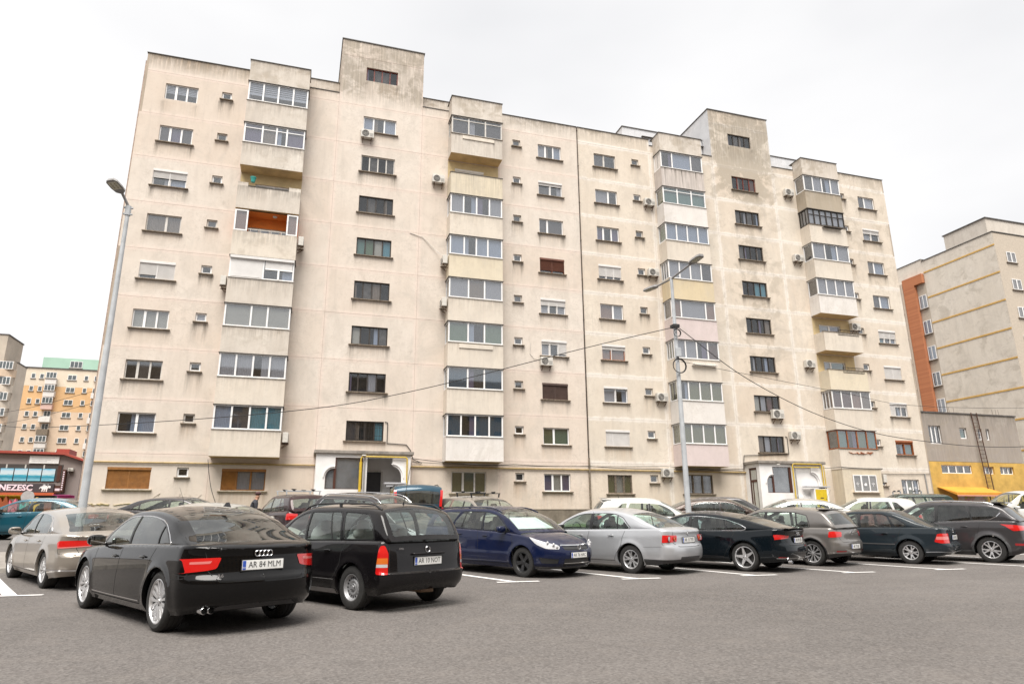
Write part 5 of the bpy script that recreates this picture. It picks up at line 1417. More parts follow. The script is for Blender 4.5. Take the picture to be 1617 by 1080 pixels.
def fabric(name, col, folds=24.0):
    t = NT(name); p = t.pos()
    w = t.new('ShaderNodeTexWave'); t.link(t.mapping(p, (1, 0, 0.02)), w.inputs['Vector']); w.inputs['Scale'].default_value = folds / 6.28; w.inputs['Distortion'].default_value = 2.5; w.inputs['Detail'].default_value = 2
    c = t.mix(t.math('MULTIPLY', w.outputs['Fac'], 0.45), col, tuple(k * 0.62 for k in col))
    t.bsdf(c, 0.9, normal=t.bump(w.outputs['Fac'], 0.6, 0.03)); MATS[name] = t.m; return t.m
FILL = dict(d=simple_mat('room_shade_sheet', (0.05, 0.044, 0.05), 0.9, var=0.2, scale=1.0), D=simple_mat('black_room', (0.015, 0.014, 0.016), 0.9),  # flat dark fills: the shade of a room put into the colour
    c=fabric('net_curtain', (0.66, 0.65, 0.64)), b=fabric('beige_curtain', (0.40, 0.31, 0.22)), B=simple_mat('beige_roller_blind', (0.66, 0.63, 0.50), 0.9, var=0.05, scale=1),
    s=fabric('pale_blue_curtain', (0.60, 0.69, 0.80)), g=fabric('green_curtain', (0.26, 0.37, 0.22)), y=fabric('olive_curtain', (0.33, 0.32, 0.13)), l=fabric('lilac_curtain', (0.27, 0.22, 0.32)),
    w=simple_mat('white_blind', (0.80, 0.80, 0.79), 0.9, var=0.04, scale=1), k=fabric('petrol_curtain', (0.07, 0.15, 0.21)), p=simple_mat('salmon_blind', (0.46, 0.27, 0.18), 0.9, var=0.06, scale=2),
    m=simple_mat('insect_mesh', (0.13, 0.11, 0.10), 0.95, var=0.1, scale=4), r=fabric('red_brown_curtain', (0.22, 0.10, 0.07)), G=fabric('sea_green_curtain', (0.24, 0.42, 0.34)), t=fabric('turquoise_curtain', (0.20, 0.50, 0.56)),
    o=simple_mat('boarded_grey', (0.20, 0.18, 0.15), 0.9, var=0.25, scale=3), z=simple_mat('day_night_blind', (0.82, 0.85, 0.86), 0.9, var=0.02))
WGLASS = thin_glass('window_glass', (0.80, 0.81, 0.84), 0.03, dirt=0.008, base=0.13)
WGLASS_D = thin_glass('dark_window_glass', (0.80, 0.81, 0.84), 0.03, dirt=0.012, base=0.055)
_t = NT('stairwell_glass'); _c = _t.mix(_t.noise(_t.pos(), 1.5, 4), (0.055, 0.065, 0.07), (0.13, 0.15, 0.155)); _t.bsdf(_c, 0.12, 0, 0.5, coat=0.5)

F0 = 38.464
JX = 16.83
SECT = [(-10.09, 3.37, W1), (JX, 30.17, W2)]
def seam_z(k): return 24.15 - 2.75 * k

# every opening is listed first so the stains know where the sills are
OPEN = []   # (x0, x1, z0, z1)
WINS = []   # dicts
def win(x, w, zt, zb, **kw):
    d = dict(x=x, w=w, zt=zt, zb=zb, frame=PVC, panes='dd', div=None, roll=0.0, rollm=None, sill=1, tran=0.0, depth=0.14, name='window'); d.update(kw)
    WINS.append(d); OPEN.append((x - w / 2, x + w / 2, zb, zt)); return d

def zrow(k): return 26.22 - 2.75 * k, 25.20 - 2.75 * k
A = [dict(panes='zzz', sill=0), dict(panes='mlm', div=(.32, .66), ), dict(panes='ds', roll=.42, rollm=ROLLW), dict(panes='bb', div=(.57,), frame=PVCW), dict(panes='DD', roll=(.72, 1.0), rollm=ROLLW),
     dict(panes='BBB'), dict(panes='dmd', frame=PVCW), dict(panes='ds'), dict(panes='dd', roll=1.0, rollm=ROLLO, frame=ROLLO, lowsill=1)]
for k, d in enumerate(A): zt, zb = zrow(k); win(-8.06, 1.74 if k != 8 else 1.95, zt, zb - (0.04 if k == 8 else 0), **d)
def small_col(x, closed=(), mirror=1):
    for k in range(9):
        zt = 26.25 - 2.75 * k; kind = (k * 7 + int(x * 3)) % 4
        win(x, 0.55, zt, zt - 0.48, panes='w' if k in closed else ('d', 'm', 'D', 'd')[kind], frame=(PVC, PVCW, PVC, PVCW)[kind] if k not in closed else PVC, name='small_window')
small_col(-5.63, (5,)); small_col(12.42, ()); small_col(21.23, ()); small_col(39.15, ())
D_ = [dict(panes='cds', frame=PVC), dict(panes='md', roll=.16, rollm=ROLLW), dict(panes='mm', div=(.35,)), dict(panes='dd', roll=.76, rollm=ROLLB, frame=ROLLB), dict(panes='cdc', roll=.36, rollm=ROLLW),
      dict(panes='cdc', roll=(.14, .14, .8), rollm=ROLLW), dict(panes='dd', roll=1.0, rollm=ROLLD, frame=ROLLD), dict(panes='yg', div=(.42,), frame=PVC), dict(panes='lBl')]
for k, d in enumerate(D_): zt, zb = zrow(k); win(14.77, 1.68, zt, zb, **d)
E_ = [dict(panes='mD', div=(.47,), frame=PVCW), dict(panes='cd', div=(.6,)), dict(panes='ldl', div=(.3, .66)), dict(panes='DDD', roll=.74, rollm=ROLLW), dict(panes='pc', div=(.57,)), dict(panes='pp', div=(.4,), roll=.2, rollm=ROLLW, frame=ROLLT),
      dict(panes='wd', div=(.5,), roll=.1, rollm=ROLLW), dict(panes='ww', div=(.3,), roll=1.0, rollm=ROLLW), dict(panes='yBy', frame=SILLM, grille='lattice')]
for k, d in enumerate(E_): zt, zb = zrow(k); win(18.87, 1.64, zt, zb - (.1 if k == 8 else 0), **d)
G_ = [dict(panes='mw', div=(.42,)), dict(panes='cd', roll=.3, rollm=ROLLW), dict(panes='bs', div=(.4,)), dict(panes='ms', div=(.45,)), dict(panes='tds', roll=.55, rollm=ROLLW), dict(panes='ww', roll=1.0, rollm=ROLLW),
      dict(panes='wdd', div=(.3, .65), roll=(1.0, .2, .2), rollm=ROLLW), dict(panes='DG', frame=WOODF, roll=.12, rollm=WOODF), dict(panes='DyD', decal=1)]
for k, d in enumerate(G_): zt, zb = zrow(k); win(41.52, 1.58, zt, zb - (.06 if k == 8 else 0), **d)
def stair_col(x, seed):
    rnd = random.Random(seed)
    for k in range(0, 9):
        zt = 28.95 - 2.75 * k if k else 29.76
        fr = BLKF
        if k == 0: fr = REDF if x < 10 else BLKF
        if k == 1 and x < 10: win(x, 2.05, zt - 0.02, zt - 1.08, panes='sds', div=(.31, .64), frame=PVC, name='stair_window'); continue
        if k == 2 and x < 10: fr = PVCW
        if k == 1: fr = REDF
        pan = ''.join(rnd.choice('DDDdo') for _ in range(4))
        if x < 10: pan = {4: 'GgBt', 5: 'DobD', 6: 'BDDo', 7: 'DDcD', 8: 'mDDt'}.get(k, pan)
        else: pan = {1: 'DDDr', 4: 'DDtt', 3: 'oDDD', 5: 'DDDb', 6: 'DDDD', 7: 'BcrD', 8: 'bcDD'}.get(k, pan)
        win(x, 2.06 if k else 2.0, zt, zt - (1.10 if k else 0.98), panes=pan, frame=fr, sill=1 if k else 0, name='stair_window', dark=1, grille='bars' if (k == 8 and x < 10) else None)
stair_col(3.38, 3); stair_col(30.19, 9)
win(-2.70, 2.15, 4.22, 3.12, panes='wcc', div=(.33, .66), frame=ROLLO, roll=(1.0, .06, .06), rollm=ROLLO, lowsill=1, name='window')
win(9.36, 2.05, 4.27, 3.08, panes='yyy', frame=PVCW, lowsill=1)
win(24.35, 2.1, 4.30, 3.12, panes='ooo', frame=SILLM, grille='scroll')
# balcony door windows seen on the open balconies
win(-2.55, 2.0, 26.05 - 5.5, 24.0 - 5.5, panes='Ds', frame=PVC, sill=0, name='balcony_door')
win(-2.55, 2.3, 26.05 - 8.25, 24.6 - 8.25, panes='DlDD', frame=PVC, sill=0, name='balcony_door')
win(9.2, 1.9, 26.2 - 2.75, 24.0 - 2.75, panes='DD', frame=PVCW, sill=0, name='balcony_door', roll=.12, rollm=ROLLW)
win(36.3, 1.9, 26.2 - 11, 24.0 - 11, panes='cl', frame=PVC, sill=0, name='balcony_door')
win(36.3, 1.9, 26.2 - 13.75, 24.0 - 13.75, panes='cG', div=(.35,), frame=PVC, sill=0, name='balcony_door')

_rs = np.random.RandomState(5)
DRIPS = []
for (x0, x1, z0, z1) in OPEN:
    if x1 - x0 > 2.25 or z1 - z0 > 1.5: continue
    sm = x1 - x0 < 0.8
    low = z0 < 8
    DRIPS.append(dict(x0=x0 - 0.12, x1=x1 + 0.12, z=z0 - 0.08, a=_rs.uniform(0.25, 0.95) * (0.75 if low else 1.2), L=_rs.uniform(0.6, 1.4), r=_rs.uniform(0.25, 0.75) * (1.5 if low else 0.8)))
def stains(X, Z, x0, x1, zt, zb, sect):
    """dirt masks on a grid: drip, rust, patch / seam, tone"""
    drip = np.zeros_like(X); rust = np.zeros_like(X); patch = np.zeros_like(X)
    for d in DRIPS:
        if d['x1'] < x0 - 0.5 or d['x0'] > x1 + 0.5 or d['z'] < zb - 0.1 or d['z'] - d['L'] > zt + 0.5: continue
        fz = np.clip(1 - (d['z'] - Z) / d['L'], 0, 1) * (Z <= d['z'] + 0.03)
        inx = np.clip((X - d['x0']) / 0.12, 0, 1) * np.clip((d['x1'] - X) / 0.12, 0, 1)
        e = np.maximum(np.exp(-((X - d['x0'] - .1) / 0.14) ** 2), np.exp(-((X - d['x1'] + .1) / 0.14) ** 2))
        drip = np.maximum(drip, fz ** 1.3 * (0.25 * inx + 0.95 * e) * d['a'])
        rust = np.maximum(rust, fz ** 1.1 * inx * d['r'])
    top = np.clip((Z - 26.95) / 1.0, 0, 1)
    drip = np.maximum(drip, 0.75 * top * (X < 17) * (0.4 + 0.6 * np.exp(-((X + 8) / 3.5) ** 2) + .3 * (X > 12)))
    drip = np.maximum(drip, 0.40 * top)
    patch = np.maximum(patch, 0.60 * top)
    # ground floor damp and yellowing
    rust = np.maximum(rust, 0.95 * top * np.exp(-((X + 7.5) / 2.8) ** 2)); drip = np.maximum(drip, 0.8 * top * np.exp(-((X + 8) / 2.5) ** 2))
    rust = np.maximum(rust, 0.30 * np.clip((4.4 - Z) / 2.0, 0, 1))
    rust = np.maximum(rust, 0.30 * np.exp(-((X + 1.2) / 1.0) ** 2) * (Z < 8)) 
    if sect == 1:
        tw = np.clip(1 - np.abs(X - 30.2) / 3.4, 0, 1) ** 0.4
        patch = np.maximum(patch, tw * (0.48 + 0.40 * (Z > 24.2) - 0.2 * (Z < 12)) * (np.abs(X - 30.2) < 3.4))
        patch = np.maximum(patch, 0.34 * (X > 39) * (Z > 18))
    return drip, rust, patch

def grid_panel(x0, x1, z0, z1, holes, y, reveal=0.13, edge=0.014, sect=0, tone=0.0, flip=False, step=0.24, seams=(1, 1, 1, 1)):
    """front face with openings, stain attributes and returns; faces -Y"""
    def lines(a, b, cuts):
        L = {round(a, 4), round(b, 4)}
        for d in (0.08, 0.20):
            L.add(round(a + d, 4)); L.add(round(b - d, 4))
        for c in cuts:
            if a < c < b: L.add(round(c, 4))
        L = sorted(L); out = []
        for i in range(len(L) - 1):
            n = max(1, int(math.ceil((L[i + 1] - L[i]) / step)))
            out += [L[i] + (L[i + 1] - L[i]) * k / n for k in range(n)]
        return np.array(out + [L[-1]])
    hs = [h_ for h_ in holes if h_[0] < x1 - .01 and h_[1] > x0 + .01 and h_[2] < z1 - .01 and h_[3] > z0 + .01]
    hs = [(max(h_[0], x0), min(h_[1], x1), max(h_[2], z0), min(h_[3], z1)) for h_ in hs]
    xs = lines(x0, x1, [c for h_ in hs for c in (h_[0], h_[1])]); zs = lines(z0, z1, [c for h_ in hs for c in (h_[2], h_[3])])
    XX, ZZ = np.meshgrid(xs, zs, indexing='ij'); nx, nz_ = XX.shape
    dr, ru, pa = stains(XX, ZZ, x0, x1, z1, z0, sect)
    dl, drr, db, dt = XX - x0, x1 - XX, ZZ - z0, z1 - ZZ
    seam = np.zeros_like(XX)
    for dist, on in ((dl, seams[0]), (drr, seams[1]), (db, seams[2]), (dt, seams[3])):
        if on: seam = np.maximum(seam, np.clip(1.2 - dist / 0.20, 0, 1))
    vs = [(float(XX[i, j]), y, float(ZZ[i, j])) for i in range(nx) for j in range(nz_)]
    fs = []
    def solid(i, j):
        cx = (xs[i] + xs[i + 1]) / 2; cz = (zs[j] + zs[j + 1]) / 2
        return not any(h_[0] < cx < h_[1] and h_[2] < cz < h_[3] for h_ in hs)
    S = [[solid(i, j) for j in range(nz_ - 1)] for i in range(nx - 1)]
    for i in range(nx - 1):
        for j in range(nz_ - 1):
            if S[i][j]: fs.append((i * nz_ + j, (i + 1) * nz_ + j, (i + 1) * nz_ + j + 1, i * nz_ + j + 1))
    cols1 = [(float(dr[i, j]), float(ru[i, j]), float(pa[i, j]), 1) for i in range(nx) for j in range(nz_)]
    cols2 = [(float(seam[i, j]), tone, 0, 1) for i in range(nx) for j in range(nz_)]
    def quad(a, b, c, d, k1=(0, 0, 0, 1)):
        n = len(vs); vs.extend([a, b, c, d]); fs.append((n, n + 1, n + 2, n + 3)); cols1.extend([k1] * 4); cols2.extend([(0, tone, 0, 1)] * 4)
    ye = y + edge
    quad((x0, y, z0), (x0, y, z1), (x0, ye, z1), (x0, ye, z0)); quad((x1, y, z1), (x1, y, z0), (x1, ye, z0), (x1, ye, z1))
    quad((x0, y, z1), (x1, y, z1), (x1, ye, z1), (x0, ye, z1)); quad((x1, y, z0), (x0, y, z0), (x0, ye, z0), (x1, ye, z0))
    for (a, b, c, d) in hs:
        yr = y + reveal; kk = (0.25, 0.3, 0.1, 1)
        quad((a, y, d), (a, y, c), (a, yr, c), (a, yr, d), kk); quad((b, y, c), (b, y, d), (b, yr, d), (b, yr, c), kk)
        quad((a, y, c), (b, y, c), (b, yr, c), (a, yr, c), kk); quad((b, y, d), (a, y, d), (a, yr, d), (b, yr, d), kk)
    return vs, fs, cols1, cols2

def stained_obj(name, vs, fs, c1, c2, mat, parent):
    o = link_mesh(name, vs, fs, mat, parent)
    for nm, cc in (('stain', c1), ('wear', c2)):
        at = o.data.color_attributes.new(nm, 'FLOAT_COLOR', 'POINT')
        at.data.foreach_set('color', np.array(cc, dtype=np.float32).ravel())
    return o

def stained_box(name, x0, x1, y0, y1, z0, z1, mat, parent, topdrip=0.5, rust=0.25, patch=0.0, soffit=None, streaks=0.0, seed=0):
    """box whose front and side faces carry grime running down from the top edge"""
    rnd = np.random.RandomState(seed)
    vs = []; fs = []; c1 = []; c2 = []
    def face(fn, nu, nv):
        b = len(vs)
        for i in range(nu + 1):
            for j in range(nv + 1):
                vs.append(fn(i / nu, j / nv)); t = j / nv
                n = rnd.uniform(0.5, 1.0)
                dd = topdrip * max(0, (t - 0.25) / 0.75) ** 1.2 * n + streaks * (t ** 0.5) * n
                if t < 0.12: dd = max(dd, 0.25 * topdrip)
                if hard: dd = 0.18 * topdrip + 1.3 * colr[i % 200] * max(0, t - (0.75 - 0.8 * colr[(i * 3) % 200]))
                c1.append((min(1, dd), rust * n * (0.4 + 0.6 * t), patch * n, 1)); c2.append((0, 0, 0, 1))
        for i in range(nu):
            for j in range(nv): fs.append((b + i * (nv + 1) + j, b + (i + 1) * (nv + 1) + j, b + (i + 1) * (nv + 1) + j + 1, b + i * (nv + 1) + j + 1))
    hard = streaks > 0.2; nx = max(2, int((x1 - x0) / (0.07 if hard else 0.3))); colr = rnd.uniform(0, 1, 200) ** 3; nz_ = max(3, int((z1 - z0) / 0.2)); ny = max(1, int((y1 - y0) / 0.3))
    face(lambda u, v: (x0 + (x1 - x0) * u, y0, z0 + (z1 - z0) * v), nx, nz_)
    face(lambda u, v: (x1, y0 + (y1 - y0) * u, z0 + (z1 - z0) * v), ny, nz_)
    face(lambda u, v: (x0, y1 + (y0 - y1) * u, z0 + (z1 - z0) * v), ny, nz_)
    face(lambda u, v: (x0 + (x1 - x0) * u, y0 + (y1 - y0) * v, z1), 1, 1)
    o = stained_obj(name, vs, fs, c1, c2, mat, parent)
    mb = MB(); mb.box(x0 + .001, x1 - .001, y0 + .001, y1, z0 - 0.006, z0 + 0.002); mb.build('soffit', soffit or SOFFIT, o)
    return o

def make_window(d, parent, y=None, ydir=1):
    """frame with panes, curtains, shutter, sill; stands in the wall plane facing -Y"""
    y = F0 if y is None else y
    x, w, zt, zb = d['x'], d['w'], d['zt'], d['zb']; x0, x1 = x - w / 2, x + w / 2
    n = len(d['panes']); div = d['div'] or [i / n for i in range(1, n)]
    e = [0.0] + list(div) + [1.0]
    fw = 0.06 if w > 0.9 else 0.085; yf = y + d['depth']; fd = 0.05
    small = w < 0.8
    thin = d.get('dark')
    f = MB(); 
    f.box(x0, x1, yf - fd, yf, zb, zb + fw); f.box(x0, x1, yf - fd, yf, zt - fw, zt)
    f.box(x0, x0 + fw, yf - fd, yf, zb + fw, zt - fw); f.box(x1 - fw, x1, yf - fd, yf, zb + fw, zt - fw)
    for k, a in enumerate(div):
        xm = x0 + w * a; m = 0.045 if not thin else 0.035
        if d['name'] in ('window', 'balcony_door') and k % 2 == 0: m = 0.06
        f.box(xm - m, xm + m, yf - fd - 0.004, yf - 0.003, zb + fw, zt - fw)
    if d['tran']: f.box(x0 + fw, x1 - fw, yf - fd - 0.002, yf - .001, zt - fw - d['tran'] - 0.05, zt - fw - d['tran'])
    o = f.build(d['name'], d['frame'], parent)
    for i in range(n):
        a, b = x0 + w * e[i] + 0.03, x0 + w * e[i + 1] - 0.03
        ch = d['panes'][i]
        z0_, z1_ = zb + 0.03, zt - 0.03
        # pane
        g = MB(); g.box(a, b, yf - 0.024, yf - 0.018, z0_, z1_)
        g.build('pane', WGLASS if not thin else WGLASS_D, o)
        # curtain else a dark sheet as painted room shade
        dep = 0.035 if ch in 'cbBsgylwkprGtozm' else 0.25
        c = MB(); zc0 = z0_
        if ch == 'z':
            hh = z1_ - z0_; c.box(a, b, yf + 0.03, yf + 0.034, z0_ + hh * (0.45 if n == 3 else 0.32), z1_)
            for q in range(7):
                pass
            dk = MB(); dk.box(a, b, yf + 0.25, yf + 0.26, z0_, z1_); dk.build('room_shade_sheet', FILL['d'], o)
            c.build('blind', FILL['z'], o)
            for q in range(1, 6):
                zz = z1_ - hh * 0.105 * q
                if zz > z0_ + hh * 0.35:
                    s_ = MB(); s_.box(a, b, yf + 0.024, yf + 0.029, zz - 0.014, zz + 0.014); s_.build('blind_stripe', FILL['m'], o)
            continue
        if ch in 'cslgbyk' and thin is None and n > 1 and (i * 5 + int(zt * 4)) % 3 == 0: zc0 = z0_
        c.box(a - 0.02, b + 0.02, yf + dep, yf + dep + 0.006, zc0, z1_)
        if ch in 'dD' and not small and (int(x * 7) + i + int(zt * 3)) % 2 == 0:
            q_ = MB(); sw = (b - a) * (0.30 + 0.1 * (i % 3)); q_.box(*((a, a + sw) if (int(zt) + i) % 2 else (b - sw, b)), yf + .04, yf + .045, z0_, z1_); q_.build('curtain', FILL['clsb'[(int(zt) + i) % 4]], o)
        c.build({'d': 'room_shade_sheet', 'D': 'room_shade_sheet', 'm': 'insect_mesh', 'o': 'board'}.get(ch, 'curtain'), FILL[ch], o)
    if d['rollm'] is not None:
        rl = d['roll'] if isinstance(d['roll'], tuple) else (d['roll'],) * n
        box = MB(); box.box(x0 - 0.01, x1 + 0.01, yf - 0.16, yf - 0.004, zt - 0.14, zt + 0.0); box.build('shutter_box', d['rollm'], o, bevel=0.01)
        hh = zt - 0.14 - zb
        for i in range(n):
            if rl[i] < 0.12: continue
            a, b = x0 + w * e[i] + 0.02, x0 + w * e[i + 1] - 0.02
            zc = zt - 0.14 - hh * min(1, rl[i])
            m = MB(); ns = max(2, int((zt - 0.14 - zc) / 0.055))
            for q in range(ns):
                za = zc + (zt - 0.14 - zc) * q / ns; zb2 = zc + (zt - 0.14 - zc) * (q + 1) / ns
                nb = len(m.v); ym = yf - 0.085
                m.add([(a, ym, za), (b, ym, za), (b, ym - 0.020, za + (zb2 - za) * .7), (a, ym - 0.020, za + (zb2 - za) * .7), (b, ym, zb2), (a, ym, zb2)], [(0, 1, 2, 3), (3, 2, 4, 5)])
            m.box(a, b, yf - 0.095, yf - 0.08, zc - 0.02, zc); m.build('shutter', d['rollm'], o)
        gm = MB()
        for xx in [x0 + w * q for q in e]: gm.box(max(x0, xx - 0.022), min(x1, xx + 0.022), yf - 0.105, yf - 0.072, zb + 0.005, zt - 0.14)
        gm.build('shutter_guide', d['rollm'], o)
    if d.get('grille') == 'bars':
        m = MB()
        for q in range(14): xx = x0 + w * (q + .5) / 14; m.box(xx - 0.006, xx + 0.006, y + 0.02, y + 0.032, zb, zt)
        for zz in (zb + .3, zb + .75): m.box(x0, x1, y + 0.032, y + 0.04, zz - .008, zz + .008)
        m.build('window_grille', BLKF, o)
    elif d.get('grille') in ('lattice', 'scroll'):
        m = MB(); nn = 7 if w > 1 else 3
        for q in range(3):
            cx = x0 + w * (q + .5) / 3
            m.box(cx - w / 6 + .02, cx - w / 6 + .035, y + .03, y + .045, zb, zt); m.box(cx + w / 6 - .035, cx + w / 6 - .02, y + .03, y + .045, zb, zt)
            rows = 2 if d['grille'] == 'lattice' else 5
            for r in range(rows):
                for cxx in (cx - w / 12, cx + w / 12):
                    zz = zt - 0.12 - r * 0.2
                    m.tube([(cxx + 0.08 * math.cos(t_), y + 0.035, zz + 0.08 * math.sin(t_)) for t_ in [j * math.pi / 4 for j in range(9)]], 0.008, 4, caps=False)
        m.build('window_grille', SILLM, o)
    if d.get('decal'):
        for i in range(n):
            cx = x0 + w * (e[i] + e[i + 1]) / 2; cz = (zt + zb) / 2 - 0.05; m = MB(); yy = yf - 0.03
            wv = lambda pts: m.add([(cx + px * 0.16, yy, cz + pz * 0.16) for px, pz in pts], [tuple(range(len(pts)))])
            if i % 2 == 0 or d['decal'] == 2:
                wv([(-.12, -.9), (.12, -.9), (.05, .3), (-.05, .3)]); wv([(-.9, .5), (-.2, .1), (-.1, -.2), (-.6, 0)]); wv([(.9, .5), (.6, 0), (.1, -.2), (.2, .1)]); wv([(-.18, .35), (.18, .35), (.2, .6), (0, .75), (-.2, .6)])
            else: wv([(-.7, -.7), (.7, -.7), (.7, .1), (.25, .6), (-.1, .3), (-.7, .1)])
            m.build('window_decal', PVC, o)
    if d['sill']:
        s_ = MB(); ex = 0.14 if not small else 0.10; m = SILLL if d.get('lowsill') else SILLM
        s_.box(x0 - ex, x1 + ex, y - 0.12, y + 0.09, zb - 0.072, zb - 0.012); s_.build('sill', m, o, bevel=0.012)
    return o

# ------------------------------------------------------------------ ground
def asphalt_mat():
    t = NT('asphalt'); p = t.pos()
    big = t.noise(t.mapping(p, (0.16, 0.16, 0.16)), 1.0, 5, 0.6, 0.5)
    c = t.mix(t.ramp(big, 0.35, 0.68), (0.080, 0.071, 0.066), (0.126, 0.113, 0.105))
    v = t.new('ShaderNodeTexVoronoi'); t.link(p, v.inputs['Vector']); v.inputs['Scale'].default_value = 42
    agg = t.math('MULTIPLY', t.ramp(v.outputs['Color'], 0.2, 0.9), 1.0)
    c = t.mix(t.math('MULTIPLY', agg, 0.34), c, (0.29, 0.268, 0.25))
    sp = t.noise(p, 26.0, 3, 0.6)
    c = t.mix(t.ramp(sp, 0.50, 0.72, (0, 0, 0, 1), (.55, .55, .55, 1)), c, (0.045, 0.040, 0.037))
    md = t.noise(t.mapping(p, (1.4, 1.4, 1)), 1.0, 6, 0.7)
    c = t.mix(t.math('MULTIPLY', t.ramp(md, 0.5, 0.8), 0.35), c, (0.19, 0.165, 0.145))
    tr = t.noise(t.mapping(p, (0.10, 1.5, 1), (2, 9, 0), (0, 0, 0.04)), 1.0, 4, 0.6, 0.6)
    c = t.mix(t.math('MULTIPLY', t.ramp(tr, 0.52, 0.70), 0.35), c, (0.10, 0.09, 0.083))
    # sealed seams between asphalt strips and a few oil spots
    oil = t.noise(t.mapping(p, (0.9, 0.9, 1), (11, 4, 0)), 1.0, 3, 0.5)
    c = t.mix(t.ramp(oil, 0.68, 0.74, (0, 0, 0, 1), (.18, .18, .18, 1)), c, (0.05, 0.045, 0.042))
    wh = t.noise(p, 7.0, 4, 0.8)
    c = t.mix(t.ramp(wh, 0.80, 0.84, (0, 0, 0, 1), (.5, .5, .5, 1)), c, (0.5, 0.48, 0.45))
    h = t.math('ADD', t.math('MULTIPLY', v.outputs['Distance'], 1.0), t.math('MULTIPLY', sp, 0.6))
    t.bsdf(c, 0.88, 0, 0.35, normal=t.bump(h, 0.55, 0.010))
    MATS['asphalt'] = t.m; return t.m
ASPH = asphalt_mat()
def ground_sheet(name, xs, ys, mat, dz=0.0, parent=None):
    vs = [(x, y, gz(x, y) + dz) for x in xs for y in ys]; ny = len(ys)
    fs = [(i * ny + j, (i + 1) * ny + j, (i + 1) * ny + j + 1, i * ny + j + 1) for i in range(len(xs) - 1) for j in range(ny - 1)]
    return link_mesh(name, vs, fs, mat, parent, smooth=True)
ys_ = sorted(set([-300, -120, -60, -20, 0, 4] + list(np.arange(6, 40, 0.5)) + [44, 50, 60, 80, 120, 200, 400, 900]))
g_ = ground_sheet('ground', [-900, -300, -100, -40, 0, 40, 100, 300, 900], ys_, ASPH); tag(g_, kind='structure')

# painted bay lines (stem + T bar) on the asphalt
PAINT = NT('road_paint'); _p = PAINT.pos()
_n = PAINT.noise(_p, 14.0, 5, 0.8); _c = PAINT.mix(PAINT.ramp(_n, 0.55, 0.72), (0.74, 0.72, 0.70), (0.30, 0.27, 0.25)); PAINT.bsdf(_c, 0.75, 0, 0.3)
def ground_strip(a, b, w, dz=0.005, parent=None, name='bay_line'):
    a = Vector(a); b = Vector(b); d = (b - a); n = max(1, int(d.length / 0.4)); d.normalize(); s_ = Vector((-d.y, d.x)) * w / 2
    vs = []; 
    for k in range(n + 1):
        p = a + (b - a) * k / n
        for q in (p + s_, p - s_): vs.append((q.x, q.y, gz(q.x, q.y) + dz))
    return link_mesh(name, vs, [(2 * k, 2 * k + 1, 2 * k + 3, 2 * k + 2) for k in range(n)], PAINT.m, parent)
lines = [((-5.95, 17.6), (-4.50, 14.16)), ((-3.35, 17.4), (-2.1, 14.1)), ((-.7, 17.2), (0.5, 14.0)), ((1.6, 17.3), (2.5, 14.4)), ((3.2, 17.0), (4.35, 13.78)), ((5.9, 17.0), (7.02, 13.62)), ((8.72, 17.4), (9.85, 13.50)), ((11.3, 17.3), (12.50, 13.42)), ((14.1, 17.3), (15.25, 13.42)), ((16.9, 17.4), (18.1, 13.40)), ((19.7, 17.4), (20.9, 13.40)), ((22.5, 17.4), (23.7, 13.40))]
bay = tag(bpy.data.objects.new('bay_markings', None), kind='structure'); COL.objects.link(bay)
for i, (a, b) in enumerate(lines):
    ground_strip(a, b, 0.13 if i else 0.20, parent=bay)
    if i in (1, 2): continue
    ground_strip((b[0] - 0.40, b[1] + 0.02), (b[0] + 0.48, b[1] - 0.02), 0.13, 0.009, parent=bay, name='bay_line_end')
# rear kerb line of the bays and the paved strip behind
KERB = simple_mat('kerb_concrete', (0.36, 0.335, 0.30), 0.9, var=0.15, scale=5)
for i in range(60):
    x = -14 + i * 1.0
    mb = MB(); z = gz(x, 18.75); mb.box(x + .006, x + .994, 18.68, 18.82, z - 0.1, z + 0.11)
    k_ = mb.build('kerb_stone', KERB, None if i else None, bevel=0.012)
    if i == 0: kroot = tag(bpy.data.objects.new('kerb', None), kind='structure'); COL.objects.link(kroot)
    k_.parent = kroot
PAVE = simple_mat('pavement', (0.25, 0.225, 0.20), 0.92, var=0.12, scale=2)
tag(ground_sheet('pavement', np.arange(-14, 47, 3.0), [18.83, 19.4, 20, 20.5, 20.9], PAVE, 0.10), kind='structure')
# low lawn in front of the plinth
t_ = NT('lawn_soil'); t_.bsdf(t_.mix(t_.noise(t_.pos(), 2.5, 6, .7), (0.05, 0.075, 0.015), (0.11, 0.12, 0.04)), 0.95); LAWN = t_.m
def lawn(x0, x1):
    xs = np.linspace(x0, x1, int((x1 - x0) / 0.5) + 2); yy = [36.3, 36.32, 36.9, 37.6, F0 + 0.05]
    hz = [0.0, 0.10, 0.14, 0.17, 0.20]
    vs = [(x, y, gz(x, y) + h_ + 0.02 * math.sin(x * 3.1)) for x in xs for y, h_ in zip(yy, hz)]
    fs = [(i * 5 + j, (i + 1) * 5 + j, (i + 1) * 5 + j + 1, i * 5 + j + 1) for i in range(len(xs) - 1) for j in range(4)]
    return tag(link_mesh('lawn', vs, fs, LAWN, smooth=True), kind='structure')
lawn(-9.9, 0.6); lawn(6.3, 27.4)
GRASSM = NT('grass_blade'); _o = GRASSM.new('ShaderNodeObjectInfo'); GRASSM.bsdf(GRASSM.mix(GRASSM.noise(GRASSM.pos(), 6.0, 3), (0.05, 0.11, 0.015), (0.14, 0.19, 0.04)), 0.7)
rnd = random.Random(11); vs = []; fs = []
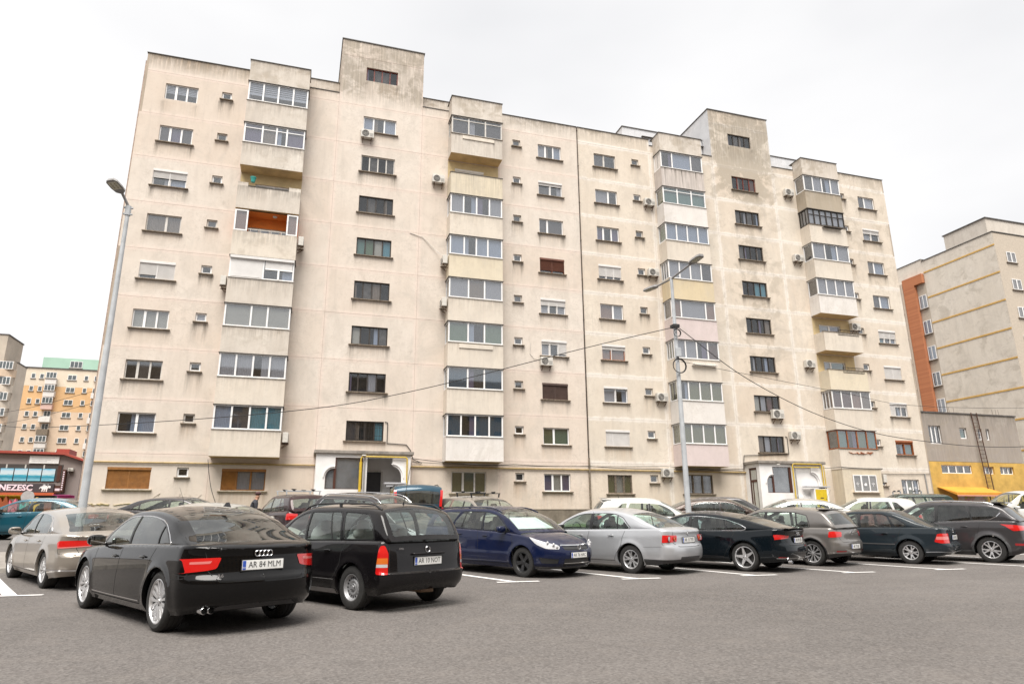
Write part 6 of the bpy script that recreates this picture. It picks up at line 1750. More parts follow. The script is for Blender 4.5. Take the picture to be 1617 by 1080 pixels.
for _ in range(16000):
    x = rnd.uniform(6.3, 27.4) if rnd.random() < .75 else rnd.uniform(-9.9, .6); y = rnd.uniform(36.3, 38.3); h_ = rnd.uniform(.05, .17) * (1.3 if rnd.random() < .1 else 1)
    z = gz(x, y) + 0.10 + (y - 36.3) * 0.05; a = rnd.uniform(0, math.pi); c_, s_ = math.cos(a) * .008, math.sin(a) * .008; b = len(vs)
    vs += [(x - c_, y - s_, z), (x + c_, y + s_, z), (x + rnd.uniform(-.05, .05), y + rnd.uniform(-.05, .05), z + h_)]; fs.append((b, b + 1, b + 2))
tag(link_mesh('grass', vs, fs, GRASSM.m), 'short green grass at the foot of the apartment block wall', 'grass', kind='stuff')

# ------------------------------------------------------------------ the apartment block
block = empty('apartment_building', (0, 0, 0), 0, 'long weathered cream nine storey apartment block with stacked balconies', 'building')
holes = [(a - 0.0, b, c, d) for a, b, c, d in OPEN]
rs = random.Random(4)
for si, (xa, cx, wm) in enumerate(SECT):
    xe = JX if si == 0 else 43.51
    cols = [xa, cx - 7.75, cx - 2.60, cx + 2.66, cx + 7.85, xe]
    if si == 0: cols = [xa, -4.42, 0.80, 6.05, 11.20, JX - 0.02]
    else: cols = [JX + 0.04, 22.42, 27.62, 32.86, 38.05, 43.51]
    for ci in range(5):
        x0, x1 = cols[ci] + 0.006, cols[ci + 1] - 0.006
        zs = [2.17] + [seam_z(k) for k in range(7, -2, -1)]
        zs = sorted(set([2.17] + [seam_z(k) for k in range(-1, 8)]))
        top = 28.03 if ci in (0, 4) else (27.55 if ci in (1, 3) else 31.55)
        zl = zs + [top]
        if ci == 2: zl = zs + [31.55 - 1.15, 31.55]
        for r in range(len(zl) - 1):
            z0, z1 = zl[r] + 0.006, zl[r + 1] - 0.006
            if z1 - z0 < 0.1: continue
            v, f, c1, c2 = grid_panel(x0, x1, z0, z1, holes, F0 + rs.uniform(-.003, .003), sect=si, tone=rs.uniform(0, .5) * (1.4 if z0 < 4 else 1), seams=(ci > 0, ci < 4, r > 0, r < len(zl) - 2))
            stained_obj('wall_panel', v, f, c1, c2, wm, block)
# core, roof and far faces of the block
CORE = simple_mat('render_core', (0.40, 0.33, 0.26), 0.9, var=0.1, scale=1)
DARKJ = simple_mat('dark_joint', (0.07, 0.06, 0.055), 0.9)
mb = MB(); mb.box(-10.08, 43.5, F0 + 0.5, F0 + 12.0, 0.9, 27.3); mb.build('building_core', CORE, block)
mb = MB()
for xx in (-10.09, -4.42, 0.80, 6.05, 11.2, 22.42, 27.62, 32.86, 38.05): mb.box(xx - 0.06, xx + 0.06, F0 + 0.010, F0 + 0.05, 2.0, 27.5)
for k in range(-1, 8): mb.box(-10.07, 43.49, F0 + 0.011, F0 + 0.051, seam_z(k) - 0.06, seam_z(k) + 0.06)
mb.build('joint_mortar', simple_mat('joint_mortar', (0.40, 0.30, 0.24), 0.95, var=0.2), block)
for xs_, w_ in ((-10.09, 1), (43.51, -1)):
    v = [(xs_, F0 + .001, 0.9), (xs_, F0 + 12, 0.9), (xs_, F0 + 12, 28.0), (xs_, F0 + .001, 28.0)]
    mb = MB(); mb.box(min(xs_, xs_ + w_ * .12), max(xs_, xs_ + w_ * .12), F0 + .001, F0 + 12, 0.9, 28.0); mb.build('end_wall', CORE, block)
# rain pipe hiding in the expansion joint
mb = MB(); mb.box(JX - 0.006, JX + 0.022, F0 - 0.01, F0 + 0.1, 2.0, 28.02); mb.build('expansion_joint', DARKJ, block)
mb = MB(); mb.tube([(JX + 0.0, F0 - 0.05, 28.0), (JX + 0.02, F0 - 0.05, 8), (JX + 0.0, F0 - 0.06, 1.3)], 0.024, 8)
for z in np.arange(3, 28, 2.75): mb.box(JX - .04, JX + .05, F0 - .08, F0, z - .015, z + .015)
mb.build('downpipe', simple_mat('rusty_downpipe', (0.10, 0.065, 0.045), 0.8, var=.3), block)
mb = MB(); mb.tube([(JX + 0.0, F0 - 0.07, 5.2), (JX, F0 - 0.08, 1.3)], 0.06, 8); mb.build('downpipe_foot', simple_mat('grimy_sill', (0.17, .135, .10)), block)
# plinth
mb = MB(); mb.box(-9.95, 43.4, F0 + 0.03, F0 + 0.55, 0.7, 2.17); pl = mb.build('plinth', simple_mat('plinth_concrete', (0.22, 0.185, 0.145), 0.92, var=0.22, scale=1.5, bump=.3), block)
# parapets, copings
def coping(x0, x1, y0, y1, z, parent=block): mb = MB(); mb.box(x0, x1, y0, y1, z, z + 0.035); return mb.build('coping', FLASH, parent)
for (a, b, z) in ((-10.13, -4.4, 28.03), (11.2, JX - .01, 28.03), (JX + .03, 22.42, 28.03), (38.06, 43.55, 28.03)): coping(a, b, F0 - 0.05, F0 + 0.3, z)
for (a, b) in ((-10.09, -4.4), (11.2, 22.42), (38.06, 43.51)):
    mb = MB(); mb.box(a, b, F0 + 0.03, F0 + 0.25, 27.0, 28.02); mb.build('parapet_back', CORE, block)
for (a, b) in ((-4.42, 0.80), (6.05, 11.2), (22.42, 27.62), (32.86, 38.05)):
    coping(a, b, F0 - 0.04, F0 + 0.1, 27.55)
    m_ = CONC if a < 20 else simple_mat('pale_sheet_metal', (0.62, 0.62, 0.63), 0.5, 0.1, var=.06, scale=2)
    if a < 20: stained_box('set_back_parapet', a + .01, b - .01, F0 + 0.9, F0 + 1.2, 27.3, 28.85, m_, block, 0.5, .3, .6, seed=int(a + 20))
    coping(a, b, F0 + 0.85, F0 + 1.25, 28.85 if a < 20 else 28.86)
    mb = MB(); mb.box(a, b, F0 + 0.02, F0 + 1.0, 27.3, 27.54); mb.build('roof_slab', CORE, block)
for cx in (3.42, 30.24):
    a, b = cx - 2.62, cx + 2.62
    m_ = SECT[0 if cx < 10 else 1][2]
    PALE = simple_mat('pale_sheet_metal', (0.62, 0.62, 0.63), 0.5, 0.1, var=.06, scale=2)
    mb = MB(); mb.box(a + .002, a + 0.1, F0 + 0.026, F0 + 5.0, 27.4, 31.54); mb.box(b - 0.1, b - .002, F0 + .026, F0 + 5, 27.4, 31.54); mb.box(a, b, F0 + 4.9, F0 + 5, 27.4, 31.54); mb.box(a, b, F0 + .35, F0 + 5, 31.2, 31.54); mb.build('tower_wall', CORE if cx < 10 else PALE, block)
    mb = MB(); mb.box(a - 0.05, b + 0.06, F0 - 0.05, F0 + 5.05, 31.55, 31.61); mb.build('coping', FLASH, block)
    mb = MB(); mb.box(a + .1, b - .1, F0 + 0.4, F0 + 0.45, 27.3, 31.5); mb.build('tower_inner', DARKJ, block)
# pale clad roof structures on the right section
PALE = simple_mat('pale_sheet_metal', (0.62, 0.62, 0.63), 0.5, 0.1, var=.06, scale=2)
def clad(name, x0, x1, y0, y1, z0, z1):
    mb = MB(); mb.box(x0, x1, y0, y1, z0, z1); o = mb.build(name, PALE, block)
    s_ = MB()
    for q in np.arange(x0 + .5, x1, .5): s_.box(q - .01, q + .01, y0 - .012, y0, z0, z1)
    for q in np.arange(y0 + .5, y1, .5): s_.box(x0 - .012, x0, q - .01, q + .01, z0, z1)
    if s_.v: s_.build('standing_seam', PALE, o)
    c_ = MB(); c_.box(x0 - .05, x1 + .05, y0 - .05, y1 + .05, z1, z1 + .06); c_.build('coping', FLASH, o); return o
clad('roof_cladding', 20.9, 27.55, F0 + 1.0, F0 + 3.4, 27.3, 29.45)
clad('roof_cladding', 32.95, 37.6, F0 + 0.7, F0 + 3.0, 27.3, 28.95)

for d in WINS: make_window(d, block)

# gas pipe and cables along the first floor line
YPIPE = simple_mat('yellow_gas_pipe', (0.50, 0.33, 0.06), 0.5, var=.15, scale=3)
YPIPE2 = simple_mat('faded_gas_pipe', (0.42, 0.30, 0.13), 0.6, var=.15, scale=3)
mb = MB(); mb.tube([(-10.0, F0 - 0.07, 4.46), (0.84, F0 - 0.07, 4.47)], 0.04, 8); mb.build('gas_pipe', YPIPE2, block, smooth=True)
mb = MB(); mb.tube([(5.95, F0 - 0.07, 4.49), (16.8, F0 - 0.07, 4.49), (28.0, F0 - 0.07, 4.50)], 0.045, 8); mb.build('gas_pipe', YPIPE2, block, smooth=True)
CABLE = simple_mat('black_cable', (0.03, 0.028, 0.027), 0.7)
def cable(pts, r=0.014, parent=block, name='cable', sag=0.0, seg=14, mat=None):
    P = []
    for a, b in zip(pts, pts[1:]):
        a, b = Vector(a), Vector(b)
        for k in range(seg): t = k / seg; q = a.lerp(b, t); q.z -= sag * 4 * t * (1 - t); P.append(q)
    P.append(Vector(pts[-1])); mb = MB(); mb.tube(P, r, 5); return mb.build(name, mat or CABLE, parent, smooth=True)
cable([(6.0, F0 - 0.12, 4.95), (9.5, F0 - 1.05, 4.60), (12, F0 - 0.12, 4.72), (16.8, F0 - .12, 4.70), (22, F0 - 0.1, 4.62), (27.8, F0 - .1, 4.72)], 0.018, sag=0.05)
cable([(6.0, F0 - 0.12, 4.75), (12, F0 - 0.12, 4.64), (22, F0 - 0.1, 4.8), (27.8, F0 - .1, 4.60)], 0.014, sag=0.04)
cable([(4.45, F0 - .04, 6.95), (4.62, F0 - .04, 6.9), (4.62, F0 - .04, 5.75), (5.7, F0 - .04, 5.7), (5.95, F0 - .05, 5.4), (6.1, F0 - .06, 4.9), (6.6, F0 - .06, 4.7)], 0.022)
cable([(31.3, F0 - .04, 6.95), (31.45, F0 - .04, 6.9), (31.45, F0 - .04, 5.75), (27.9, F0 - .05, 5.6), (27.75, F0 - .06, 4.7)], 0.022)
cable([(-4.4, F0 - .9, 4.6), (-4.0, F0 - 1.5, 3.0), (-3.2, F0 - 2.2, 1.6)], 0.016, sag=0.15)
cable([(33.0, F0 - .05, 4.85), (34.7, F0 - 1.0, 4.9), (38.2, F0 - 1.0, 4.85), (38.4, F0 - .05, 4.6), (43.4, F0 - .05, 4.65)], 0.018, sag=.04)
mb = MB(); mb.tube([(42.9, F0 - .05, 4.65), (42.95, F0 - .05, 2.2)], 0.05, 8); mb.build('downpipe_foot', simple_mat('grey_pipe', (.3, .29, .28)), block)

# ------------------------------------------------------------------ bays
BAYS = [(-4.40, -1.00, 'b1'), (7.78, 11.14, 'b2'), (22.70, 26.08, 'b3'), (34.78, 38.10, 'b4')]
BF = 37.48
def glazing(x0, x1, z0, z1, n, fills, parent, frame=PVC, tran=0.0, side=1, div=None, small=0):
    """balcony glazing: front frame with panes and the two short sides"""
    f = MB(); fw = 0.06; y = BF + 0.02
    f.box(x0, x1, y, y + 0.06, z0, z0 + fw); f.box(x0, x1, y, y + 0.06, z1 - fw, z1)
    f.box(x0, x0 + fw * 1.3, y, y + 0.06, z0 + fw, z1 - fw); f.box(x1 - fw * 1.3, x1, y, y + 0.06, z0 + fw, z1 - fw)
    e = [0] + (list(div) if div else [i / n for i in range(1, n)]) + [1]
    for a in e[1:-1]: xm = x0 + (x1 - x0) * a; f.box(xm - 0.045, xm + 0.045, y - 0.004, y + 0.056, z0 + fw, z1 - fw)
    if tran: f.box(x0 + fw, x1 - fw, y - 0.002, y + 0.058, z1 - tran - 0.05, z1 - tran)
    for sx in (x0, x1 - 0.06):
        f.box(sx, sx + 0.06, y + 0.061, F0 - 0.02, z0, z0 + fw); f.box(sx, sx + 0.06, y + 0.061, F0 - 0.02, z1 - fw, z1)
        f.box(sx + .001, sx + 0.059, F0 - 0.10, F0 - 0.021, z0 + fw, z1 - fw)
        if small: 
            for q in (0.33, 0.66): yy = y + (F0 - y) * q; f.box(sx + .002, sx + .058, yy - .03, yy + .03, z0 + fw, z1 - fw)
    o = f.build('balcony_window', frame, parent)
    for i in range(len(e) - 1):
        a, b = x0 + (x1 - x0) * e[i] + 0.04, x0 + (x1 - x0) * e[i + 1] - 0.04; ch = fills[i % len(fills)]
        g = MB(); g.box(a, b, y + 0.028, y + 0.034, z0 + 0.03, z1 - 0.03); g.build('pane', WGLASS, o)
        if ch == 'z':
            c = MB(); c.box(a, b, y + 0.10, y + 0.105, z0 + (z1 - z0) * .33, z1 - 0.03); c.build('blind', FILL['z'], o)
            for q in range(1, 6):
                s_ = MB(); zz = z1 - 0.13 * q; s_.box(a, b, y + .09, y + .098, zz - .015, zz + .015); s_.build('blind_stripe', FILL['m'], o)
        elif ch != ' ':
            if ch in 'dD': q_ = MB(); sw = (b - a) * (0.25 + 0.12 * (i % 3)); q_.box(*((a, a + sw) if (int(z1) + i) % 2 else (b - sw, b)), y + .1, y + .105, z0 + .03, z1 - .03); q_.build('curtain', FILL['csl'[(int(z1) + i) % 3]], o)
            c = MB(); dp = 0.09 if ch not in 'dD' else 0.45; c.box(a - .03, b + .03, y + dp, y + dp + 0.006, z0 + 0.02, z1 - 0.03)
            c.build({'d': 'room_shade_sheet', 'D': 'room_shade_sheet', 'm': 'insect_mesh'}.get(ch, 'curtain'), FILL[ch], o)
    ch = fills[0] if side == 1 else side
    for sx in (x0 + 0.03, x1 - 0.03):
        g = MB(); g.box(sx - .003, sx + .003, y + 0.06, F0 - 0.1, z0 + 0.03, z1 - 0.03)
        if side == 'solid': g.build('side_panel', B_WHITE, o)
        else:
            g.build('pane', WGLASS, o)
            if ch != ' ':
                c = MB(); q = 0.09 if sx < (x0 + x1) / 2 else -0.09; c.box(sx + q - .003, sx + q + .003, y + 0.12, F0 - 0.1, z0 + .03, z1 - .03); c.build('curtain', FILL[ch if ch != 'z' else 'w'], o)
    t_ = MB(); t_.box(x0 - 0.06, x1 + 0.06, BF - 0.05, F0, z1 - 0.002, z1 + 0.028); t_.build('head_flashing', FLASH, o)
    s_ = MB(); s_.box(x0 - 0.05, x1 + 0.05, BF - 0.045, BF + 0.05, z0 - 0.03, z0 - 0.001); s_.build('sill', SILLM if frame is not PVC else PVCW, o)
    return o
Z1 = lambda k: 26.65 - 2.75 * k
Z0 = lambda k: 25.40 - 2.75 * k
spec = dict(
 b1=[('g', 4, 'zzzz', {}), ('g', 4, 'lbdl', dict(tran=.28, div=(.30, .53, .70))), ('open', 0, '', {}), ('orange', 0, '', {}), ('roller', 0, '', {}), ('g', 3, 'BBB', dict(div=(.40, .65))), ('g', 4, 'ccDc', {}), ('g', 4, 'smtt', dict(div=(.26, .52, .77)))],
 b2=[('g', 3, 'mdm', dict(tran=.22, frame=PVCW)), ('open', 0, '', {}), ('g', 4, 'cddc', {}), ('g', 4, 'sdss', dict(div=(.27, .50, .72))), ('g', 3, 'cbc', dict(div=(.36, .66))), ('g', 3, 'gdg', dict(div=(.36, .66))), ('g', 3, 'kdk', dict(div=(.36, .66))), ('g', 4, 'kDkk', {})],
 b3=[('g', 3, 'dsm', dict(div=(.27, .72), side='solid')), ('g', 3, 'GGG', dict(tran=.26, side='y')), ('g', 4, 'ssss', dict(side='g')), ('g', 4, 'cccm', dict(small=1)), ('g', 3, 'pcp', dict(div=(.22, .78), side='b')), ('g', 4, 'ccdr', dict(small=1, side='y')), ('g', 4, 'dyyy', dict(side='y')), ('g', 4, 'yyyy', dict(side='y'))],
 b4=[('g', 4, 'ocDc', dict(side='b')), ('g', 6, 'cccccc', dict(frame=BLKF, tran=.42, small=1)), ('g', 3, 'cDc', dict(side='m')), ('g', 4, 'cccc', dict(side='o')), ('open', 0, '', {}), ('open', 0, '', {}), ('g', 4, 'rrpb', dict(small=1, div=(.24, .5, .75))), ('g', 4, 'GdgG', dict(frame=WOODF, side='o'))])
pmat = dict(b1=[CONC, CONC, CONC, B_LIGHT, CONC, CONC, B_LIGHT, B_LIGHT], b2=[CONC, B_CREAM, B_LIGHT, B_CREAM, B_LIGHT, B_LIGHT, B_LIGHT, B_WHITE],
            b3=[B_STREAK, B_WHITE, B_LIGHT, B_YEL, B_PINK, B_LIGHT, B_WHITE, B_PINK], b4=[B_GREY, B_LIGHT, B_LIGHT, B_WHITE, B_LIGHT, B_CREAM, B_LIGHT, B_LIGHT])
pdr = dict(b1=[.5, .6, .7, .6, .5, .45, .3, .35], b2=[.9, 1.0, .35, .2, .4, .35, .3, .1], b3=[1.0, .1, .3, .15, .1, .2, .05, .05], b4=[.5, .3, .15, .2, .3, .15, .2, .25])
for (x0, x1, nm) in BAYS:
    sd = int(x0 * 7) + 90
    stained_box('balcony_cap', x0, x1, BF, F0 - 0.002, Z1(0) + 0.03, 28.08, CONC, block, .45, .3, .55, seed=sd)
    coping(x0 - .04, x1 + .04, BF - .05, F0 + .3, 28.08)
    # parapet upstand and cap of the recess behind the cap
    for k, (kind, n, fl, kw) in enumerate(spec[nm]):
        zt, zb = Z1(k), Z0(k); nxt = Z1(k + 1) + 0.03 if k < 7 else zb - 1.42
        nxt_open = k < 7 and spec[nm][k + 1][0] in ('open', 'orange')
        lo = nxt
        if nxt_open: lo = zb - 1.47 if nm == 'b1' and k == 1 else zb - 1.40
        if k == 7: lo = zb - (1.38 if nm != 'b4' else 1.38)
        ptop = zb - 0.032
        m_ = pmat[nm][k]
        stained_box('balcony_parapet', x0, x1, BF, F0 - 0.002, lo, ptop, m_, block, pdr[nm][k], .25 if m_ not in (B_WHITE, B_PINK) else .05, .35 if (nm == 'b1' and k in (0, 1, 3, 5)) else 0.05, seed=sd + k, streaks=.25 if pdr[nm][k] >= .9 else 0.0)
        if kind == 'g': glazing(x0 + .02, x1 - .02, zb, zt, n, fl, block, **kw)
        elif kind == 'roller':
            o = glazing(x0 + .02, x1 - .02, zb, zt, 2, ['D', 'd'], block, div=(.52,), side='w')
            m = MB(); 
            def slats(a, b, za, zb_):
                ns = int((zb_ - za) / 0.055)
                for q in range(ns):
                    z_ = za + (zb_ - za) * q / ns; h2 = (zb_ - za) / ns
                    m.add([(a, BF + .005, z_), (b, BF + .005, z_), (b, BF - .005, z_ + h2 / 2), (a, BF - .005, z_ + h2 / 2), (b, BF + .005, z_ + h2), (a, BF + .005, z_ + h2)], [(0, 1, 2, 3), (3, 2, 4, 5)])
            slats(x0 + .1, x0 + 1.72, zb + .05, zt - .16); slats(x0 + 1.86, x1 - .12, zb + .62, zt - .16); m.build('shutter', ROLLW, o)
            b_ = MB(); b_.box(x0 + .03, x1 - .03, BF - .1, BF + .015, zt - .16, zt - .01); b_.build('shutter_box', ROLLW, o, bevel=.012)
            b_ = MB(); b_.box(x0 + 2.52, x0 + 2.62, BF - .01, BF + .02, zb + .05, zb + .6); b_.box(x0 + 1.86, x1 - .1, BF - .012, BF + .02, zb + .57, zb + .63); b_.build('shutter_guide', PVC, o)
        elif kind == 'open':
            # wall colour inside the open loggia
            w_ = MB(); hole = [h_ for h_ in holes if h_[0] > x0 - .2 and h_[1] < x1 + .2 and h_[3] > ptop and h_[3] < zt + 0.1 and h_[1] - h_[0] > 1.5]
            hx0, hx1, hz1 = (hole[0][0], hole[0][1], hole[0][3]) if hole else (x0 + .8, x0 + .81, zb)
            w_.box(x0 + .01, hx0, F0 - .012, F0 - .001, zb - 1.0, zt + .02); w_.box(hx1, x1 - .01, F0 - .012, F0 - .001, zb - 1.0, zt + .02); w_.box(hx0, hx1, F0 - .012, F0 - .001, hz1, zt + .02); w_.build('balcony_back_wall', WARMWALL, block)
            if nm == 'b1':
                for (a, b) in ((x0, x0 + .55), (x1 - .65, x1)): stained_box('parapet_upstand', a, b, BF, BF + .12, ptop, ptop + .22, CONC, block, .6, .3, seed=3)
                coping(x0 + .56, x1 - .66, BF - .03, BF + .14, ptop)
            else: 
                c_ = MB(); c_.box(x0 - .03, x1 + .03, BF - .03, BF + .14, ptop, ptop + .035); c_.build('coping', FLASH if nm == 'b2' else SILLM, block)
            if nm == 'b4':
                r_ = MB(); xa_, xb_ = x0 + 1.25, x1 - .25
                r_.box(xa_, xb_, BF - .02, BF + .01, ptop + .02, ptop + .045); r_.box(xa_, xb_, BF - .03, BF + .01, ptop + .20, ptop + .23)
                r_.box(xa_, xb_, BF - .025, BF + .008, ptop - .16, ptop - .135)
                for q in range(16): xx = xa_ + (xb_ - xa_) * q / 15; r_.box(xx - .008, xx + .008, BF - .022, BF - .006, ptop - .15, ptop + .21)
                r_.build('balcony_railing', BLKF, block)
        elif kind == 'orange':
            OR = simple_mat('orange_paint_wall', (0.62, 0.17, 0.025), 0.8, var=.06, scale=2)
            w_ = MB(); w_.box(x0 + .01, -3.70, F0 - .012, F0 - .001, zb - .6, zt + .02); w_.box(-1.40, x1 - .01, F0 - .012, F0 - .001, zb - .6, zt + .02); w_.box(-3.70, -1.40, F0 - .012, F0 - .001, 17.8, zt + .02)
            w_.box(x0 + .02, x1 - .02, BF + .15, F0 - .013, zt - .0, zt + .02); w_.box(x1 - .08, x1 - .05, BF + .2, F0 - .013, zb, zt); w_.box(x0 + .05, x0 + .08, BF + .2, F0 - .013, zb, zt)
            w_.build('balcony_back_wall', OR, block)
            l_ = MB(); l_.lathe([(0.001, -.07), (.1, -.06), (.13, -.02), (.13, 0)], 16, 'z', (-2.3, 37.95, zt)); l_.build('ceiling_lamp', PVCW, block, smooth=True)
            for (a, b) in ((x0 + .02, x0 + .72), (x1 - .62, x1 - .02)):
                f = MB(); y_ = BF + .01
                f.box(a, b, y_, y_ + .06, zb, zb + .07); f.box(a, b, y_, y_ + .06, zt - .07, zt); f.box(a, a + .08, y_, y_ + .06, zb + .07, zt - .07); f.box(b - .08, b, y_, y_ + .06, zb + .07, zt - .07)
                o = f.build('balcony_window', PVC, block); g = MB(); g.box(a + .06, b - .06, y_ + .03, y_ + .036, zb + .05, zt - .05); g.build('pane', WGLASS, o)
                c_ = MB(); c_.box(a + .06, b - .06, y_ + .1, y_ + .105, zb + .05, zt - .05); c_.build('curtain', FILL['p'], o)
            r_ = MB(); r_.box(x0 + .75, x1 - .65, BF + .02, BF + .05, zb + .12, zb + .15)
            for q in range(4): xx = x0 + .9 + q * .55; r_.box(xx - .01, xx + .01, BF + .02, BF + .05, zb - .03, zb + .12)
            r_.build('balcony_railing', PVCW, block)
# ground floor box under the right-hand bay, with a shop window
x0, x1 = 34.80, 38.06
stained_box('ground_floor_bay', x0, x1, BF + .02, F0 - 0.002, 1.2, Z0(7) - 1.40, B_CREAM, block, .2, .45, .1, seed=8)
make_window(dict(x=36.55, w=1.95, zt=4.40, zb=3.28, frame=PVC, panes='DDD', div=None, roll=0, rollm=None, sill=1, tran=0, depth=0.02, name='window', decal=1, lowsill=1), block, y=BF - 0.03)
# thin wire tray with plants under two balcony windows
for (xa_, xb_, z_, m) in ((35.9, 37.6, Z0(1) - .06, BLKF), (23.9, 25.7, Z0(5) - .3, PVC)):
    r_ = MB(); r_.box(xa_, xb_, BF - .22, BF - .20, z_ - .12, z_ - .10); r_.box(xa_, xb_, BF - .22, BF - .20, z_ - .01, z_ + .01); r_.box(xa_, xb_, BF - .2, BF - .01, z_ - .13, z_ - .12)
    for q in range(12): xx = xa_ + (xb_ - xa_) * q / 11; r_.box(xx - .006, xx + .006, BF - .22, BF - .205, z_ - .12, z_)
    r_.build('window_box_rail', m, block)
for (xa_, xb_, z_) in ((8.45, 10.5, Z0(5) - .14), (8.5, 10.6, Z0(0) - .12)):
    r_ = MB(); r_.box(xa_, xb_, BF - .05, BF - .002, z_ - .22, z_ + .02); r_.build('concrete_band', B_LIGHT, block, bevel=.01)
# ------------------------------------------------------------------ air conditioners on the facade
ACM = simple_mat('aged_white_metal', (0.60, 0.57, 0.52), 0.6, var=0.08, scale=5); ACD = simple_mat('dark_grille', (0.05, 0.047, 0.045), 0.7)
RUST = simple_mat('rusty_bracket', (0.12, 0.07, 0.045), 0.85, var=.2)
def ac_unit(x, y, z, rz, label, big=1.0, parent=None):
    t = empty('air_conditioner', (x, y, z), rz, label if not parent else None, 'air conditioner' if not parent else None, 'air conditioners hung on the apartment block' if not parent else None)
    if parent: t.name = 'air_conditioner'; t.parent = parent
    b = MB(); b.box(-0.40 * big, 0.40 * big, -0.34, -0.06, -0.27 * big, 0.27 * big); b.build('casing', ACM, t, bevel=0.015)
    f = MB(); f.lathe([(0.001, -0.004), (0.20 * big, -0.004), (0.215 * big, -0.012), (0.225 * big, 0.0)], 24, 'y', (-0.12 * big, -0.341, 0)); f.build('fan_opening', ACD, t, smooth=True)
    g = MB()
    for r in (0.07, 0.13, 0.19): g.lathe([(r * big, 0), (r * big + .006, -.006), (r * big + .012, 0)], 24, 'y', (-0.12 * big, -0.352, 0), closed=True)
    for k in range(8): a = k * math.pi / 4; g.bar((-0.12 * big, -.355, 0), (-0.12 * big + .215 * big * math.cos(a), -.355, .215 * big * math.sin(a)), .006, .006, up=(0, 1, 0))
    g.build('fan_guard', ACM, t)
    s = MB(); 
    for q in range(5): s.box(0.14 * big, 0.36 * big, -0.343, -0.3405, (-0.2 + q * 0.05) * big, (-0.185 + q * .05) * big)
    s.build('vent_slot', ACD, t)
    k = MB()
    for xx in (-0.26, 0.26): k.box(xx * big - .02, xx * big + .02, -0.38, -0.002, -0.32 * big, -0.272 * big); k.bar((xx * big, -.33, -.31 * big), (xx * big, -0.01, -.55 * big), .03, .03)
    k.build('bracket', RUST, t)
    return t
ACS = [(2.62, 24.80, 'f', 'white air conditioner under the white stairwell window below the left roof tower'),
 (-0.98, 16.95, 'r', 'air conditioner on the right flank of the orange painted balcony'), (-4.42, 14.20, 'l', 'air conditioner left of the beige blind balcony, left stack'),
 (-0.98, 5.82, 'r', 'air conditioner beside the lowest balcony box of the left stack'), (7.15, 22.40, 'f', 'air conditioner left of the streaked open balcony near the roof'),
 (7.76, 16.80, 'l', 'air conditioner with a curved cable above it, left of the second balcony stack'), (7.76, 14.10, 'l', 'air conditioner one storey below the cabled one at the second balcony stack'),
 (14.15, 11.02, 'f', 'air conditioner with round fan where the overhead wire crosses the wall'), (22.05, 22.92, 'f', 'air conditioner beside the green blind balcony of the third stack'),
 (22.0, 17.70, 'f', 'air conditioner beside a small window behind the left arm of the double lamp'), (22.02, 9.16, 'f', 'air conditioner left of the olive curtained balcony behind the lamp post'),
 (22.05, 4.38, 'f', 'air conditioner on the gas pipe line by the pink balcony box'), (33.98, 25.42, 'f', 'topmost air conditioner at the right hand balcony stack under the roof'),
 (34.1, 20.12, 'f', 'air conditioner left of the third balcony down in the right hand stack'), (33.95, 12.12, 'f', 'air conditioner left of the lower open balcony with iron railing'),
 (38.42, 15.18, 'f', 'air conditioner right of the upper open balcony with iron railing'), (30.75, 8.42, 'f', 'large air conditioner hung from a black stairwell window sill'),
 (31.98, 7.02, 'f', 'lower right air conditioner near the stairwell window over the white porch'), (38.25, 4.2, 'r', 'slim air conditioner beside the ground floor window with white angel decals')]
for x, z, f, lab in ACS:
    y, rz = (F0, 0) if f == 'f' else (37.98, math.pi / 2 if f == 'r' else -math.pi / 2)
    ac_unit(x, y, z, rz, lab, 1.12 if 'large' in lab else 0.98)
cable([(5.5, F0 - .03, 18.6), (6.3, F0 - .05, 18.4), (7.1, F0 - .1, 17.6), (7.6, F0 - .4, 17.1)], .02, mat=PVCW)
cable([(13.2, F0 - .03, 12.2), (13.15, F0 - .03, 11.5), (13.4, F0 - .03, 11.2), (14.0, F0 - .1, 11.2)], .012, mat=PVCW)
# green flower pot on the open balcony
t = empty('flower_pot', (-3.62, BF + .05, Z0(2) + .26), 0, 'turquoise flower pot standing on the stepped parapet of an open balcony', 'flower pot')
mb = MB(); mb.lathe([(0.001, 0), (.10, 0), (.15, .26), (.165, .26), (.165, .31), (.14, .31), (.13, .24)], 18, 'z'); mb.build('pot', simple_mat('turquoise_glaze', (.03, .32, .28), .4), t, smooth=True)
mb = MB(); mb.lathe([(0.001, .25), (.13, .25)], 14, 'z'); mb.build('soil', FILL['D'], t)

# ------------------------------------------------------------------ porches
def wall_holes(name, outline, holes, y, thick, mat, parent):
    pts, tris, rid = cdt(outline, holes, [])
    T = tris[rid == -1]; n = len(pts)
    vs = [(float(p[0]), y, float(p[1])) for p in pts] + [(float(p[0]), y + thick, float(p[1])) for p in pts]
    fs = [tuple(t_) for t_ in T] + [tuple(n + k for k in t_[::-1]) for t_ in T]
    o = link_mesh(name, vs, fs, mat, parent)
    bm = bmesh.new(); bm.from_mesh(o.data); bm.verts.ensure_lookup_table()
    be = {}
    for t_ in T:
        for a, b in ((t_[0], t_[1]), (t_[1], t_[2]), (t_[2], t_[0])):
            k = (min(a, b), max(a, b)); be[k] = be.get(k, 0) + 1
    for (a, b), c in be.items():
        if c == 1: bm.faces.new([bm.verts[a], bm.verts[b], bm.verts[n + b], bm.verts[n + a]])
    bmesh.ops.recalc_face_normals(bm, faces=bm.faces)
    loose = [v for v in bm.verts if not v.link_faces]; bmesh.ops.delete(bm, geom=loose, context='VERTS')
    bm.to_mesh(o.data); bm.free(); return o
